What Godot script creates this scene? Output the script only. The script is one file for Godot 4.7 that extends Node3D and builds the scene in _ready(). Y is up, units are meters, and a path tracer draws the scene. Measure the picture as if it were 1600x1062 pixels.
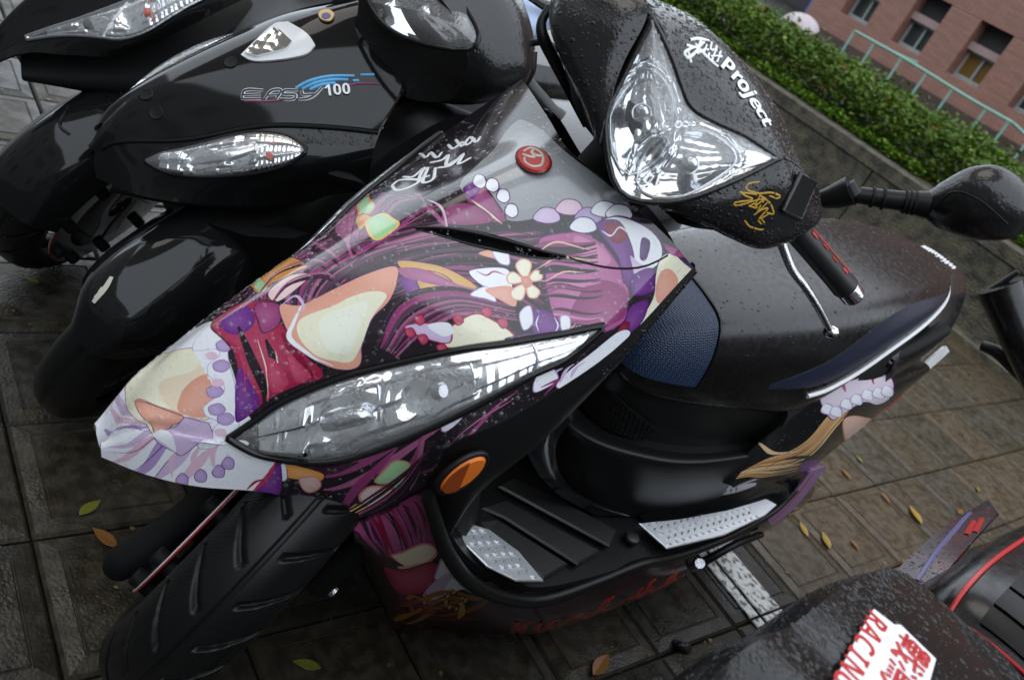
extends Node3D
# A wet scooter park: one scooter with a printed cowl between dark neighbours, a planted wall and a brick building behind.

var rng := RandomNumberGenerator.new()
var mats := {}
var used := {}

class Surf:
	# a smooth surface through a grid of points (Catmull-Rom both ways); u runs along the rows, v across them
	var g := []
	var nu := 0
	var nv := 0
	var side := 1.0
	func _init(rows: Array, hint := Vector3.ZERO) -> void:
		g = rows
		nu = rows.size()
		nv = rows[0].size()
		if hint != Vector3.ZERO and normal_at((nu - 1) * 0.5, (nv - 1) * 0.5).dot(hint) < 0.0:
			side = -1.0
	func cr(a: Vector3, b: Vector3, c: Vector3, d: Vector3, t: float) -> Vector3:
		return 0.5 * (2.0 * b + (c - a) * t + (2.0 * a - 5.0 * b + 4.0 * c - d) * t * t + (3.0 * b - a - 3.0 * c + d) * t * t * t)
	func row_at(i: int, v: float) -> Vector3:
		var r: Array = g[clampi(i, 0, nu - 1)]
		var j := clampi(int(floor(v)), 0, nv - 2)
		var b: Vector3 = r[j]
		var c: Vector3 = r[j + 1]
		var a: Vector3 = r[j - 1] if j > 0 else b * 2.0 - c
		var d: Vector3 = r[j + 2] if j + 2 < nv else c * 2.0 - b
		return cr(a, b, c, d, v - j)
	func at(u: float, v: float) -> Vector3:
		var i := clampi(int(floor(u)), 0, nu - 2)
		var b := row_at(i, v)
		var c := row_at(i + 1, v)
		var a := row_at(i - 1, v) if i > 0 else b * 2.0 - c
		var d := row_at(i + 2, v) if i + 2 < nu else c * 2.0 - b
		return cr(a, b, c, d, u - i)
	func normal_at(u: float, v: float) -> Vector3:
		var e := 0.03
		var du := at(u + e, v) - at(u - e, v)
		var dv := at(u, v + e) - at(u, v - e)
		if du.length() < 1e-6:
			du = at(u + 0.3, v) - at(u - 0.3, v)
		if dv.length() < 1e-6:
			dv = at(u + e * 3.0, v + 0.1) - at(u + e * 3.0, v - 0.1)
		return du.cross(dv).normalized() * side
	func out(u: float, v: float, h: float) -> Vector3:
		return at(u, v) + normal_at(u, v) * h

func V(x: float, y: float, z: float) -> Vector3:
	return Vector3(x, y, z)

func mz(p: Vector3) -> Vector3:
	return Vector3(p.x, p.y, -p.z)

func lin(r: float, g := -1.0, b := -1.0, a := 1.0) -> Color:
	if g < 0.0:
		g = r
		b = r
	var c := Color(r, g, b).linear_to_srgb()
	c.a = a
	return c

# ------------------------------------------------------------------ nodes
func numbered(called: String) -> String:
	var n: int = used.get(called, 0)
	used[called] = n + 1
	return called if n == 0 else "%s_%03d" % [called, n]

func thing(called: String, label: String, category: String, group := "", xf := Transform3D()) -> Node3D:
	var o := Node3D.new()
	o.name = numbered(called)
	o.transform = xf
	add_child(o, true)
	o.set_meta("label", label)
	o.set_meta("category", category)
	if group != "":
		o.set_meta("group", group)
	return o

func part(parent: Node, called: String, mesh: Mesh, mat: Material, xf := Transform3D(), label := "") -> MeshInstance3D:
	var o := MeshInstance3D.new()
	o.name = called
	o.mesh = mesh
	o.material_override = mat
	o.transform = xf
	parent.add_child(o, true)
	if o.name != called:
		var k := 1
		while parent.has_node("%s_%03d" % [called, k]):
			k += 1
		o.name = "%s_%03d" % [called, k]
	if label != "":
		o.set_meta("label", label)
	return o

func setting(called: String, mesh: Mesh, mat: Material, xf := Transform3D()) -> MeshInstance3D:
	var o := part(self, called, mesh, mat, xf)
	o.set_meta("kind", "structure")
	return o

func top(called: String, mesh: Mesh, mat: Material, label: String, category: String, group := "", xf := Transform3D()) -> MeshInstance3D:
	var o := MeshInstance3D.new()
	o.name = numbered(called)
	o.mesh = mesh
	o.material_override = mat
	o.transform = xf
	add_child(o, true)
	o.set_meta("label", label)
	o.set_meta("category", category)
	if group != "":
		o.set_meta("group", group)
	return o

# ------------------------------------------------------------------ meshes
func mesh_from(pos: PackedVector3Array, idx: PackedInt32Array, uv := PackedVector2Array()) -> ArrayMesh:
	var nrm := PackedVector3Array()
	nrm.resize(pos.size())
	for k in range(0, idx.size(), 3):
		var a := pos[idx[k]]
		var n := (pos[idx[k + 2]] - a).cross(pos[idx[k + 1]] - a)
		nrm[idx[k]] += n
		nrm[idx[k + 1]] += n
		nrm[idx[k + 2]] += n
	for k in nrm.size():
		nrm[k] = nrm[k].normalized() if nrm[k].length() > 1e-14 else Vector3.UP
	var arr := []
	arr.resize(Mesh.ARRAY_MAX)
	arr[Mesh.ARRAY_VERTEX] = pos
	arr[Mesh.ARRAY_NORMAL] = nrm
	arr[Mesh.ARRAY_INDEX] = idx
	if uv.size() == pos.size():
		arr[Mesh.ARRAY_TEX_UV] = uv
	var m := ArrayMesh.new()
	m.add_surface_from_arrays(Mesh.PRIMITIVE_TRIANGLES, arr)
	return m

func flat_mesh(tris: PackedVector3Array) -> ArrayMesh:
	# every triangle with its own flat normal
	var idx := PackedInt32Array()
	idx.resize(tris.size())
	for k in tris.size():
		idx[k] = k
	return mesh_from(tris, idx)

func add_grid(pos: PackedVector3Array, idx: PackedInt32Array, w: int, h: int, base: int, flip: bool) -> void:
	for i in h - 1:
		for j in w - 1:
			var a := base + i * w + j
			if flip:
				idx.append_array(PackedInt32Array([a, a + w, a + 1, a + 1, a + w, a + w + 1]))
			else:
				idx.append_array(PackedInt32Array([a, a + 1, a + w, a + 1, a + w + 1, a + w]))

# a shell of the surface s between u0..u1, v0..v1: the outer face raised by lift, thick metres thick
func shell(s: Surf, nu: int, nv: int, thick := 0.003, lift := 0.0, u0 := 0.0, u1 := -1.0, v0 := 0.0, v1 := -1.0, holes := []) -> ArrayMesh:
	if u1 < 0.0:
		u1 = s.nu - 1
	if v1 < 0.0:
		v1 = s.nv - 1
	var pos := PackedVector3Array()
	var uv := PackedVector2Array()
	for k in 2:
		for i in nu + 1:
			for j in nv + 1:
				var u := lerpf(u0, u1, float(i) / nu)
				var v := lerpf(v0, v1, float(j) / nv)
				pos.append(s.out(u, v, lift - thick * k))
				uv.append(Vector2(v / (s.nv - 1), u / (s.nu - 1)))
	var idx := PackedInt32Array()
	var w := nv + 1
	var n := w * (nu + 1)
	var outward := s.side < 0.0
	add_grid(pos, idx, w, nu + 1, 0, outward)
	add_grid(pos, idx, w, nu + 1, n, not outward)
	if holes.size():   # leave out the faces whose corners lie inside an opening given in (v, u)
		var kept := PackedInt32Array()
		for k in range(0, idx.size(), 3):
			var c := (uv[idx[k]] + uv[idx[k + 1]] + uv[idx[k + 2]]) / 3.0 * Vector2(s.nv - 1, s.nu - 1)
			var inside := false
			for h in holes:
				inside = inside or Geometry2D.is_point_in_polygon(c, h)
			if not inside:
				kept.append_array(PackedInt32Array([idx[k], idx[k + 1], idx[k + 2]]))
		idx = kept
	# rim, with its own vertices
	var loop := []
	for j in nv:
		loop.append(j)
	for i in nu:
		loop.append(i * w + nv)
	for j in nv:
		loop.append(nu * w + nv - j)
	for i in nu:
		loop.append((nu - i) * w)
	var b := pos.size()
	for q in loop:
		pos.append(pos[q])
		uv.append(uv[q])
		pos.append(pos[q + n])
		uv.append(uv[q])
	for q in loop.size():
		var a := b + q * 2
		var c := b + ((q + 1) % loop.size()) * 2
		if outward:
			idx.append_array(PackedInt32Array([a, c, a + 1, c, c + 1, a + 1]))
		else:
			idx.append_array(PackedInt32Array([a, a + 1, c, c, a + 1, c + 1]))
	return mesh_from(pos, idx, uv)

func smooth_path(pts: Array, sub: int) -> Array:
	var out := []
	for i in pts.size() - 1:
		var b: Vector3 = pts[i]
		var c: Vector3 = pts[i + 1]
		var a: Vector3 = pts[i - 1] if i > 0 else b * 2.0 - c
		var d: Vector3 = pts[i + 2] if i + 2 < pts.size() else c * 2.0 - b
		for k in sub:
			var t := float(k) / sub
			out.append(0.5 * (2.0 * b + (c - a) * t + (2.0 * a - 5.0 * b + 4.0 * c - d) * t * t + (3.0 * b - a - 3.0 * c + d) * t * t * t))
	out.append(pts[-1])
	return out

# a round bar along pts; radii: one per control point, or a single number in an array
func tube(pts: Array, radii: Array, n := 10, sub := 4, flat := 1.0, up := Vector3.ZERO) -> ArrayMesh:
	var path := smooth_path(pts, sub)
	var pos := PackedVector3Array()
	var idx := PackedInt32Array()
	var m := path.size()
	var prev := up if up != Vector3.ZERO else Vector3(0.31, 0.87, 0.38)
	for i in m:
		var t: Vector3 = (path[mini(i + 1, m - 1)] - path[maxi(i - 1, 0)]).normalized()
		var side := t.cross(prev)
		if side.length() < 0.01:
			side = t.cross(Vector3(0.9, 0.1, 0.2))
		side = side.normalized()
		var nrm := side.cross(t).normalized()
		prev = nrm
		var f := float(i) / (m - 1) * (radii.size() - 1)
		var q := mini(int(f), maxi(radii.size() - 2, 0))
		var r: float = radii[0] if radii.size() == 1 else lerpf(radii[q], radii[q + 1], f - q)
		for k in n:
			var a := TAU * k / n
			pos.append(path[i] + side * cos(a) * r + nrm * sin(a) * r * flat)
	for i in m - 1:
		for k in n:
			var a := i * n + k
			var b := i * n + (k + 1) % n
			idx.append_array(PackedInt32Array([a, b, a + n, b, b + n, a + n]))
	for e in 2:
		var base := 0 if e == 0 else (m - 1) * n
		var c := pos.size()
		for k in n:
			pos.append(pos[base + k])
		pos.append(path[0] if e == 0 else path[m - 1])
		for k in n:
			if e == 0:
				idx.append_array(PackedInt32Array([c + n, c + (k + 1) % n, c + k]))
			else:
				idx.append_array(PackedInt32Array([c + n, c + k, c + (k + 1) % n]))
	return mesh_from(pos, idx)

# closed rings joined into one smooth skin, ends closed by caps
func loft(rings: Array, sub_u: int, sub_v: int) -> ArrayMesh:
	var n: int = rings[0].size()
	var fine := []
	for r in rings:
		var ring := []
		for k in n:
			var a: Vector3 = r[(k - 1 + n) % n]
			var b: Vector3 = r[k]
			var c: Vector3 = r[(k + 1) % n]
			var d: Vector3 = r[(k + 2) % n]
			for q in sub_v:
				var t := float(q) / sub_v
				ring.append(0.5 * (2.0 * b + (c - a) * t + (2.0 * a - 5.0 * b + 4.0 * c - d) * t * t + (3.0 * b - a - 3.0 * c + d) * t * t * t))
		fine.append(ring)
	var w: int = fine[0].size()
	var cols := []
	for k in w:
		var col := []
		for r in fine:
			col.append(r[k])
		cols.append(smooth_path(col, sub_u))
	var h: int = cols[0].size()
	var pos := PackedVector3Array()
	var idx := PackedInt32Array()
	var mid := Vector3.ZERO
	for i in h:
		for k in w:
			pos.append(cols[k][i])
			mid += cols[k][i]
	mid /= float(h * w)
	var a0 := pos[w * (h / 2)]
	var nn := (pos[w * (h / 2) + w] - a0).cross(pos[w * (h / 2) + 1] - a0)
	var flip := nn.dot(a0 - mid) < 0.0
	for i in h - 1:
		for k in w:
			var a := i * w + k
			var b := i * w + (k + 1) % w
			if flip:
				idx.append_array(PackedInt32Array([a, a + w, b, b, a + w, b + w]))
			else:
				idx.append_array(PackedInt32Array([a, b, a + w, b, b + w, a + w]))
	for e in 2:
		var base := 0 if e == 0 else (h - 1) * w
		var c := pos.size()
		var ctr := Vector3.ZERO
		for k in w:
			pos.append(pos[base + k])
			ctr += pos[base + k]
		pos.append(ctr / w)
		for k in w:
			if (e == 0) != flip:
				idx.append_array(PackedInt32Array([c + w, c + (k + 1) % w, c + k]))
			else:
				idx.append_array(PackedInt32Array([c + w, c + k, c + (k + 1) % w]))
	return mesh_from(pos, idx)

# a plate with the outline poly in its own x-y plane, its face at z = depth with bevelled edges, its back at z = 0
func plate_tris(poly: PackedVector2Array, depth: float, bevel: float) -> PackedVector3Array:
	var p := poly
	if Geometry2D.is_polygon_clockwise(p):
		p = poly.duplicate()
		p.reverse()
	var n := p.size()
	var inner := PackedVector2Array()
	for k in n:
		var e0 := (p[k] - p[(k - 1 + n) % n]).normalized()
		var e1 := (p[(k + 1) % n] - p[k]).normalized()
		var n0 := Vector2(-e0.y, e0.x)
		var n1 := Vector2(-e1.y, e1.x)
		var h := (n0 + n1).normalized()
		inner.append(p[k] + h * bevel / maxf(h.dot(n0), 0.4))
	var tris := PackedVector3Array()
	var faces := Geometry2D.triangulate_polygon(inner)
	for k in range(0, faces.size(), 3):
		for q in [0, 2, 1]:
			tris.append(Vector3(inner[faces[k + q]].x, inner[faces[k + q]].y, depth))
	var back := Geometry2D.triangulate_polygon(p)
	for k in range(0, back.size(), 3):
		for q in [0, 1, 2]:
			tris.append(Vector3(p[back[k + q]].x, p[back[k + q]].y, 0))
	for k in n:
		var q := (k + 1) % n
		var a := Vector3(p[k].x, p[k].y, 0)
		var b := Vector3(p[q].x, p[q].y, 0)
		var c := Vector3(p[k].x, p[k].y, depth - bevel)
		var d := Vector3(p[q].x, p[q].y, depth - bevel)
		var e := Vector3(inner[k].x, inner[k].y, depth)
		var f := Vector3(inner[q].x, inner[q].y, depth)
		tris.append_array(PackedVector3Array([a, d, b, a, c, d, c, f, d, c, e, f]))
	# the triangulation's own turning sense: make the face look along +z
	if tris.size() > 2 and (tris[2] - tris[0]).cross(tris[1] - tris[0]).z < 0.0:
		for k in range(0, faces.size() , 3):
			var t := tris[k + 1]
			tris[k + 1] = tris[k + 2]
			tris[k + 2] = t
	return tris

func plate(poly: PackedVector2Array, depth: float, bevel: float) -> ArrayMesh:
	return flat_mesh(plate_tris(poly, depth, bevel))

func rect(w: float, h: float) -> PackedVector2Array:
	return PackedVector2Array([Vector2(-w / 2, -h / 2), Vector2(w / 2, -h / 2), Vector2(w / 2, h / 2), Vector2(-w / 2, h / 2)])

func block(size: Vector3, bevel := 0.002) -> ArrayMesh:
	# a box standing on its base at y = 0, its top edges bevelled
	var t := plate_tris(rect(size.x, size.z), size.y, bevel)
	var turned := PackedVector3Array()
	for p in t:
		turned.append(Vector3(p.x, p.z, -p.y))
	return flat_mesh(turned)

# a turned body: profile of (radius, along), about the local y axis
func lathe(profile: Array, n := 24) -> ArrayMesh:
	var pos := PackedVector3Array()
	var idx := PackedInt32Array()
	var m := profile.size()
	for i in m:
		for k in n + 1:
			var a := TAU * k / n
			pos.append(Vector3(cos(a) * profile[i].x, profile[i].y, sin(a) * profile[i].x))
	for i in m - 1:
		for k in n:
			var a := i * (n + 1) + k
			idx.append_array(PackedInt32Array([a, a + n + 1, a + 1, a + 1, a + n + 1, a + n + 2]))
	var o := mesh_from(pos, idx)
	return o

# ribbons of ink or paint lying on the surface s: strokes are lists of (u, v), width in metres
func ink(s: Surf, strokes: Array, width: float, raise := 0.0006) -> ArrayMesh:
	var pos := PackedVector3Array()
	var idx := PackedInt32Array()
	for st in strokes:
		var pts := []
		for q in st:
			pts.append(Vector3(q.x, q.y, 0))
		pts = smooth_path(pts, 4) if st.size() > 2 else pts
		var b := pos.size()
		var n := pts.size()
		for i in n:
			var p: Vector3 = pts[i]
			var a := s.at(pts[maxi(i - 1, 0)].x, pts[maxi(i - 1, 0)].y)
			var c := s.at(pts[mini(i + 1, n - 1)].x, pts[mini(i + 1, n - 1)].y)
			var nr := s.normal_at(p.x, p.y)
			var side := (c - a).cross(nr).normalized()
			var w := width * (0.62 + 0.38 * sin(PI * (0.12 + 0.76 * i / maxf(n - 1, 1))))
			var m := s.at(p.x, p.y)
			pos.append(m + side * w * 0.5)
			pos.append(m + side * w * 0.3 + nr * raise)
			pos.append(m - side * w * 0.3 + nr * raise)
			pos.append(m - side * w * 0.5)
		for i in n - 1:
			for k in 3:
				var a := b + i * 4 + k
				idx.append_array(PackedInt32Array([a, a + 4, a + 1, a + 1, a + 4, a + 5]))
	return mesh_from(pos, idx)

func word(text: String, size: float, depth := 0.0008, bold := true) -> TextMesh:
	var t := TextMesh.new()
	var f := SystemFont.new()
	f.font_names = PackedStringArray(["Droid Sans"])
	f.font_weight = 700 if bold else 400
	t.font = f
	t.text = text
	t.font_size = 48
	t.pixel_size = size / 48.0
	t.depth = depth
	t.curve_step = 1.0
	return t

# a frame lying on the surface: x along dir_u/dir_v, z along the normal
func on(s: Surf, u: float, v: float, du: float, dv: float, h := 0.0) -> Transform3D:
	var p := s.at(u, v)
	var n := s.normal_at(u, v)
	var x := (s.at(u + du * 0.05, v + dv * 0.05) - s.at(u - du * 0.05, v - dv * 0.05)).normalized()
	x = (x - n * x.dot(n)).normalized()
	return Transform3D(Basis(x, n.cross(x), n), p + n * h)

# clear drops of rain lying on a surface: one body of stuff
var drop_mesh: ArrayMesh
func rain(parent: Node, s: Surf, count: int, u0: float, u1: float, v0: float, v1: float, size: float, xf := Transform3D(), bead: Material = null) -> void:
	if drop_mesh == null:
		var prof := [Vector2(0.0001, 0.42), Vector2(0.35, 0.39), Vector2(0.65, 0.31), Vector2(0.88, 0.17), Vector2(0.98, 0.05), Vector2(1.0, -0.03)]
		drop_mesh = lathe(prof, 10)
	var mm := MultiMesh.new()
	mm.transform_format = MultiMesh.TRANSFORM_3D
	mm.mesh = drop_mesh
	mm.instance_count = count
	for k in count:
		var u := rng.randf_range(u0, u1)
		var v := rng.randf_range(v0, v1)
		var n := s.normal_at(u, v)
		var r := size * (0.28 + 0.9 * pow(rng.randf(), 3.5))
		var t := n.cross(Vector3(rng.randf() - 0.5, rng.randf() - 0.5, rng.randf() - 0.5)).normalized()
		var b := Basis(t * r * rng.randf_range(0.85, 1.25), n * r * rng.randf_range(0.7, 1.1), t.cross(n) * r * rng.randf_range(0.85, 1.2))
		mm.set_instance_transform(k, Transform3D(b, s.at(u, v)))
	var o := MultiMeshInstance3D.new()
	o.name = "rain_drops"
	o.multimesh = mm
	o.material_override = bead if bead else mats.water
	o.transform = xf
	o.set_meta("kind", "stuff")
	parent.add_child(o, true)

# ------------------------------------------------------------------ materials
func mat(color: Color, rough: float, metal := 0.0) -> StandardMaterial3D:
	var m := StandardMaterial3D.new()
	m.albedo_color = color
	m.roughness = rough
	m.metallic = metal
	return m

func relief(m: StandardMaterial3D, t: Texture2D, cm: float, tile: float) -> StandardMaterial3D:
	m.heightmap_enabled = true
	m.heightmap_texture = t
	m.heightmap_scale = cm
	m.uv1_triplanar = true
	m.uv1_scale = Vector3.ONE / tile
	return m

func noise_tex(freq: float, seed_: int, size := 512, ramp: Gradient = null, kind := FastNoiseLite.TYPE_SIMPLEX_SMOOTH, oct := 4) -> NoiseTexture2D:
	var n := FastNoiseLite.new()
	n.noise_type = kind
	n.seed = seed_
	n.frequency = freq
	n.fractal_octaves = oct
	var t := NoiseTexture2D.new()
	t.width = size
	t.height = size
	t.seamless = true
	t.noise = n
	if ramp:
		t.color_ramp = ramp
	return t

func ramp(stops: Array) -> Gradient:
	var g := Gradient.new()
	var o := PackedFloat32Array()
	var c := PackedColorArray()
	for s in stops:
		o.append(s[0])
		c.append(s[1])
	g.offsets = o
	g.colors = c
	return g

func drop_tex(count: int, rmin: float, rmax: float, size: int, seed_: int) -> ImageTexture:
	# heights of small drops standing on a wet skin, tiling
	var h := PackedFloat32Array()
	h.resize(size * size)
	var r := RandomNumberGenerator.new()
	r.seed = seed_
	for k in count:
		var cx := r.randi_range(0, size - 1)
		var cy := r.randi_range(0, size - 1)
		var rad := rmin + (rmax - rmin) * pow(r.randf(), 3.0)
		var ax := r.randf_range(0.8, 1.25)
		var q := int(ceil(rad * 1.3))
		for y in range(-q, q + 1):
			for x in range(-q, q + 1):
				var d := (x * x * ax + y * y / ax) / (rad * rad)
				if d < 1.0:
					var i := posmod(cy + y, size) * size + posmod(cx + x, size)
					h[i] = maxf(h[i], sqrt(1.0 - d) * rad / rmax)
	var im := Image.create_empty(size, size, false, Image.FORMAT_L8)
	for i in size * size:
		im.set_pixel(i % size, i / size, Color(h[i], h[i], h[i]))
	return ImageTexture.create_from_image(im)

var XF := Transform3D(Basis(V(1, 0, 0), V(0, 0.997564, 0.069756), V(0, -0.069756, 0.997564)), V(0, 0, -0.740))   # the printed scooter: upright plane leaning a little on its side stand
var BAR := Transform3D()

func _ready() -> void:
	rng.seed = 20240611
	var cam := Camera3D.new()
	cam.name = "camera"
	cam.transform = Transform3D(Basis(V(0.759447, 0.408634, 0.506220), V(0.007687, 0.772428, -0.635056), V(-0.650524, 0.486183, 0.583477)), V(0, 1.2, 0))
	cam.fov = 43.29
	cam.near = 0.02
	cam.far = 400.0
	var lens := CameraAttributesPhysical.new()
	lens.frustum_focal_length = 30.24
	lens.frustum_focus_distance = 1.15
	lens.exposure_aperture = 7.0
	cam.attributes = lens
	add_child(cam)
	cam.fov = 43.29
	cam.current = true

	var env := Environment.new()
	env.background_mode = Environment.BG_SKY
	var sky := Sky.new()
	var air := ProceduralSkyMaterial.new()
	air.sky_top_color = Color(0.93, 0.96, 1.0)
	air.sky_horizon_color = Color(0.82, 0.86, 0.9)
	air.sky_curve = 0.3
	air.ground_horizon_color = Color(0.5, 0.52, 0.53)
	air.ground_bottom_color = Color(0.2, 0.2, 0.2)
	air.sky_energy_multiplier = 1.5
	sky.sky_material = air
	env.sky = sky
	env.tonemap_mode = Environment.TONE_MAPPER_LINEAR
	env.tonemap_exposure = 1.0
	env.sdfgi_enabled = true
	env.ssao_enabled = true
	env.ssil_enabled = true
	var we := WorldEnvironment.new()
	we.name = "environment"
	we.environment = env
	add_child(we)
	var sun := DirectionalLight3D.new()
	sun.name = "overcast_sun"
	sun.light_energy = 0.18
	sun.light_angular_distance = 30.0
	sun.light_color = Color(1.0, 0.98, 0.95)
	sun.rotation_degrees = V(-62, 200, 0)
	sun.shadow_enabled = true
	add_child(sun)

	materials()
	BAR = steering(V(0.805, 0.95, 0), 23.0, 42.0)
	pavement()
	background()
	printed_scooter()
	second_scooter()
	third_scooter()
	fourth_scooter()
	far_handlebar()
	leaves()

func steering(p: Vector3, rake: float, turn: float) -> Transform3D:
	var ax := V(sin(deg_to_rad(rake)), cos(deg_to_rad(rake)), 0)
	var b := Basis(ax, deg_to_rad(turn))
	return Transform3D(b, p - b * p)

func materials() -> void:
	var drops := drop_tex(2600, 3.0, 15.0, 768, 5)
	var fine := drop_tex(5200, 2.0, 7.0, 512, 9)
	var grain := noise_tex(0.09, 3, 256)
	var grime := noise_tex(0.02, 8, 512)
	var smear := noise_tex(0.02, 15, 512, ramp([[0.3, Color(0.19, 0.19, 0.19)], [0.7, Color(0.31, 0.31, 0.31)]]))
	mats.paint = relief(mat(lin(0.010), 0.13), drops, 0.014, 0.16)          # gloss black panels, wet
	mats.paint.metallic_specular = 0.42
	mats.gloss = mat(lin(0.008, 0.0083, 0.0087), 0.07)
	mats.gloss.metallic_specular = 0.41                       # gloss black without drops
	mats.wet = relief(mat(lin(0.012), 0.2), drops, 0.035, 0.15)            # satin black plastic under drops
	mats.satin = relief(mat(lin(0.008), 0.36), grain, 0.015, 0.05)
	mats.satin.metallic_specular = 0.36
	mats.bead = mat(lin(0.006), 0.02)
	mats.matte = relief(mat(lin(0.008), 0.6), grain, 0.02, 0.05)
	mats.matte.metallic_specular = 0.3
	mats.rubber = relief(mat(lin(0.011), 0.42), grain, 0.02, 0.03)
	mats.tyre = relief(mat(lin(0.007), 0.3), grain, 0.03, 0.03)
	mats.tyre.metallic_specular = 0.35
	mats.vinyl = relief(mat(lin(0.0075, 0.007, 0.007), 1.0), fine, 0.004, 0.16)
	mats.vinyl.roughness_texture = smear
	mats.chrome = relief(mat(Color(0.82, 0.83, 0.84), 0.12, 1.0), fine, 0.02, 0.1)
	mats.steel = relief(mat(Color(0.78, 0.79, 0.80), 0.22, 1.0), fine, 0.03, 0.08)
	mats.plate = relief(mat(Color(0.86, 0.87, 0.88), 0.36, 0.75), fine, 0.02, 0.1)
	mats.facet = relief(mat(Color(0.9, 0.91, 0.92), 0.08, 1.0), noise_tex(0.035, 21, 256, null, FastNoiseLite.TYPE_CELLULAR, 1), 0.045, 0.10)
	mats.water = mat(Color(1, 1, 1, 0.04), 0.0)
	mats.water.transparency = BaseMaterial3D.TRANSPARENCY_ALPHA
	mats.clear = relief(mat(Color(1, 1, 1, 0.05), 0.03), drops, 0.03, 0.14)
	mats.clear.transparency = BaseMaterial3D.TRANSPARENCY_ALPHA
	mats.amber = relief(mat(lin(0.75, 0.17, 0.01), 0.15), noise_tex(0.2, 4, 256, null, FastNoiseLite.TYPE_CELLULAR, 1), 0.06, 0.03)
	mats.amber_dark = mat(lin(0.22, 0.04, 0.004), 0.12)
	mats.bulb_red = mat(lin(0.4, 0.05, 0.02), 0.1)
	mats.white = mat(lin(0.78, 0.79, 0.8), 0.3)
	mats.white_gloss = mat(lin(0.72), 0.12)
	mats.red = mat(lin(0.45, 0.02, 0.02), 0.25)
	mats.red_line = mat(lin(0.55, 0.035, 0.02), 0.3)
	mats.gold = mat(lin(0.55, 0.32, 0.03), 0.35)
	mats.cyan = mat(lin(0.1, 0.4, 0.68), 0.3)
	mats.pink = mat(lin(0.35, 0.08, 0.2), 0.3)
	mats.navy = relief(mat(lin(0.016, 0.02, 0.04), 0.35), grain, 0.02, 0.03)
	mats.orange_red = mat(lin(0.4, 0.03, 0.015), 0.3)
	var weave := Image.create_empty(64, 64, false, Image.FORMAT_L8)
	for y in 64:
		for x in 64:
			var h := 0.5 + 0.5 * sin(TAU * (x + y * 0.5) / 16.0) * sin(TAU * (y - x * 0.5) / 16.0)
			weave.set_pixel(x, y, Color(h, h, h))
	var weave_t := ImageTexture.create_from_image(weave)
	mats.mesh_blue = relief(mat(lin(0.011, 0.026, 0.066), 0.4), weave_t, 0.12, 0.02)
	mats.tank_grey = relief(mat(lin(0.10, 0.105, 0.11), 0.3), fine, 0.03, 0.15)
	mats.leaf_yellow = mat(lin(0.30, 0.19, 0.02), 0.3)
	mats.leaf_brown = mat(lin(0.20, 0.085, 0.018), 0.35)
	mats.leaf_green = mat(lin(0.15, 0.15, 0.018), 0.35)

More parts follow.
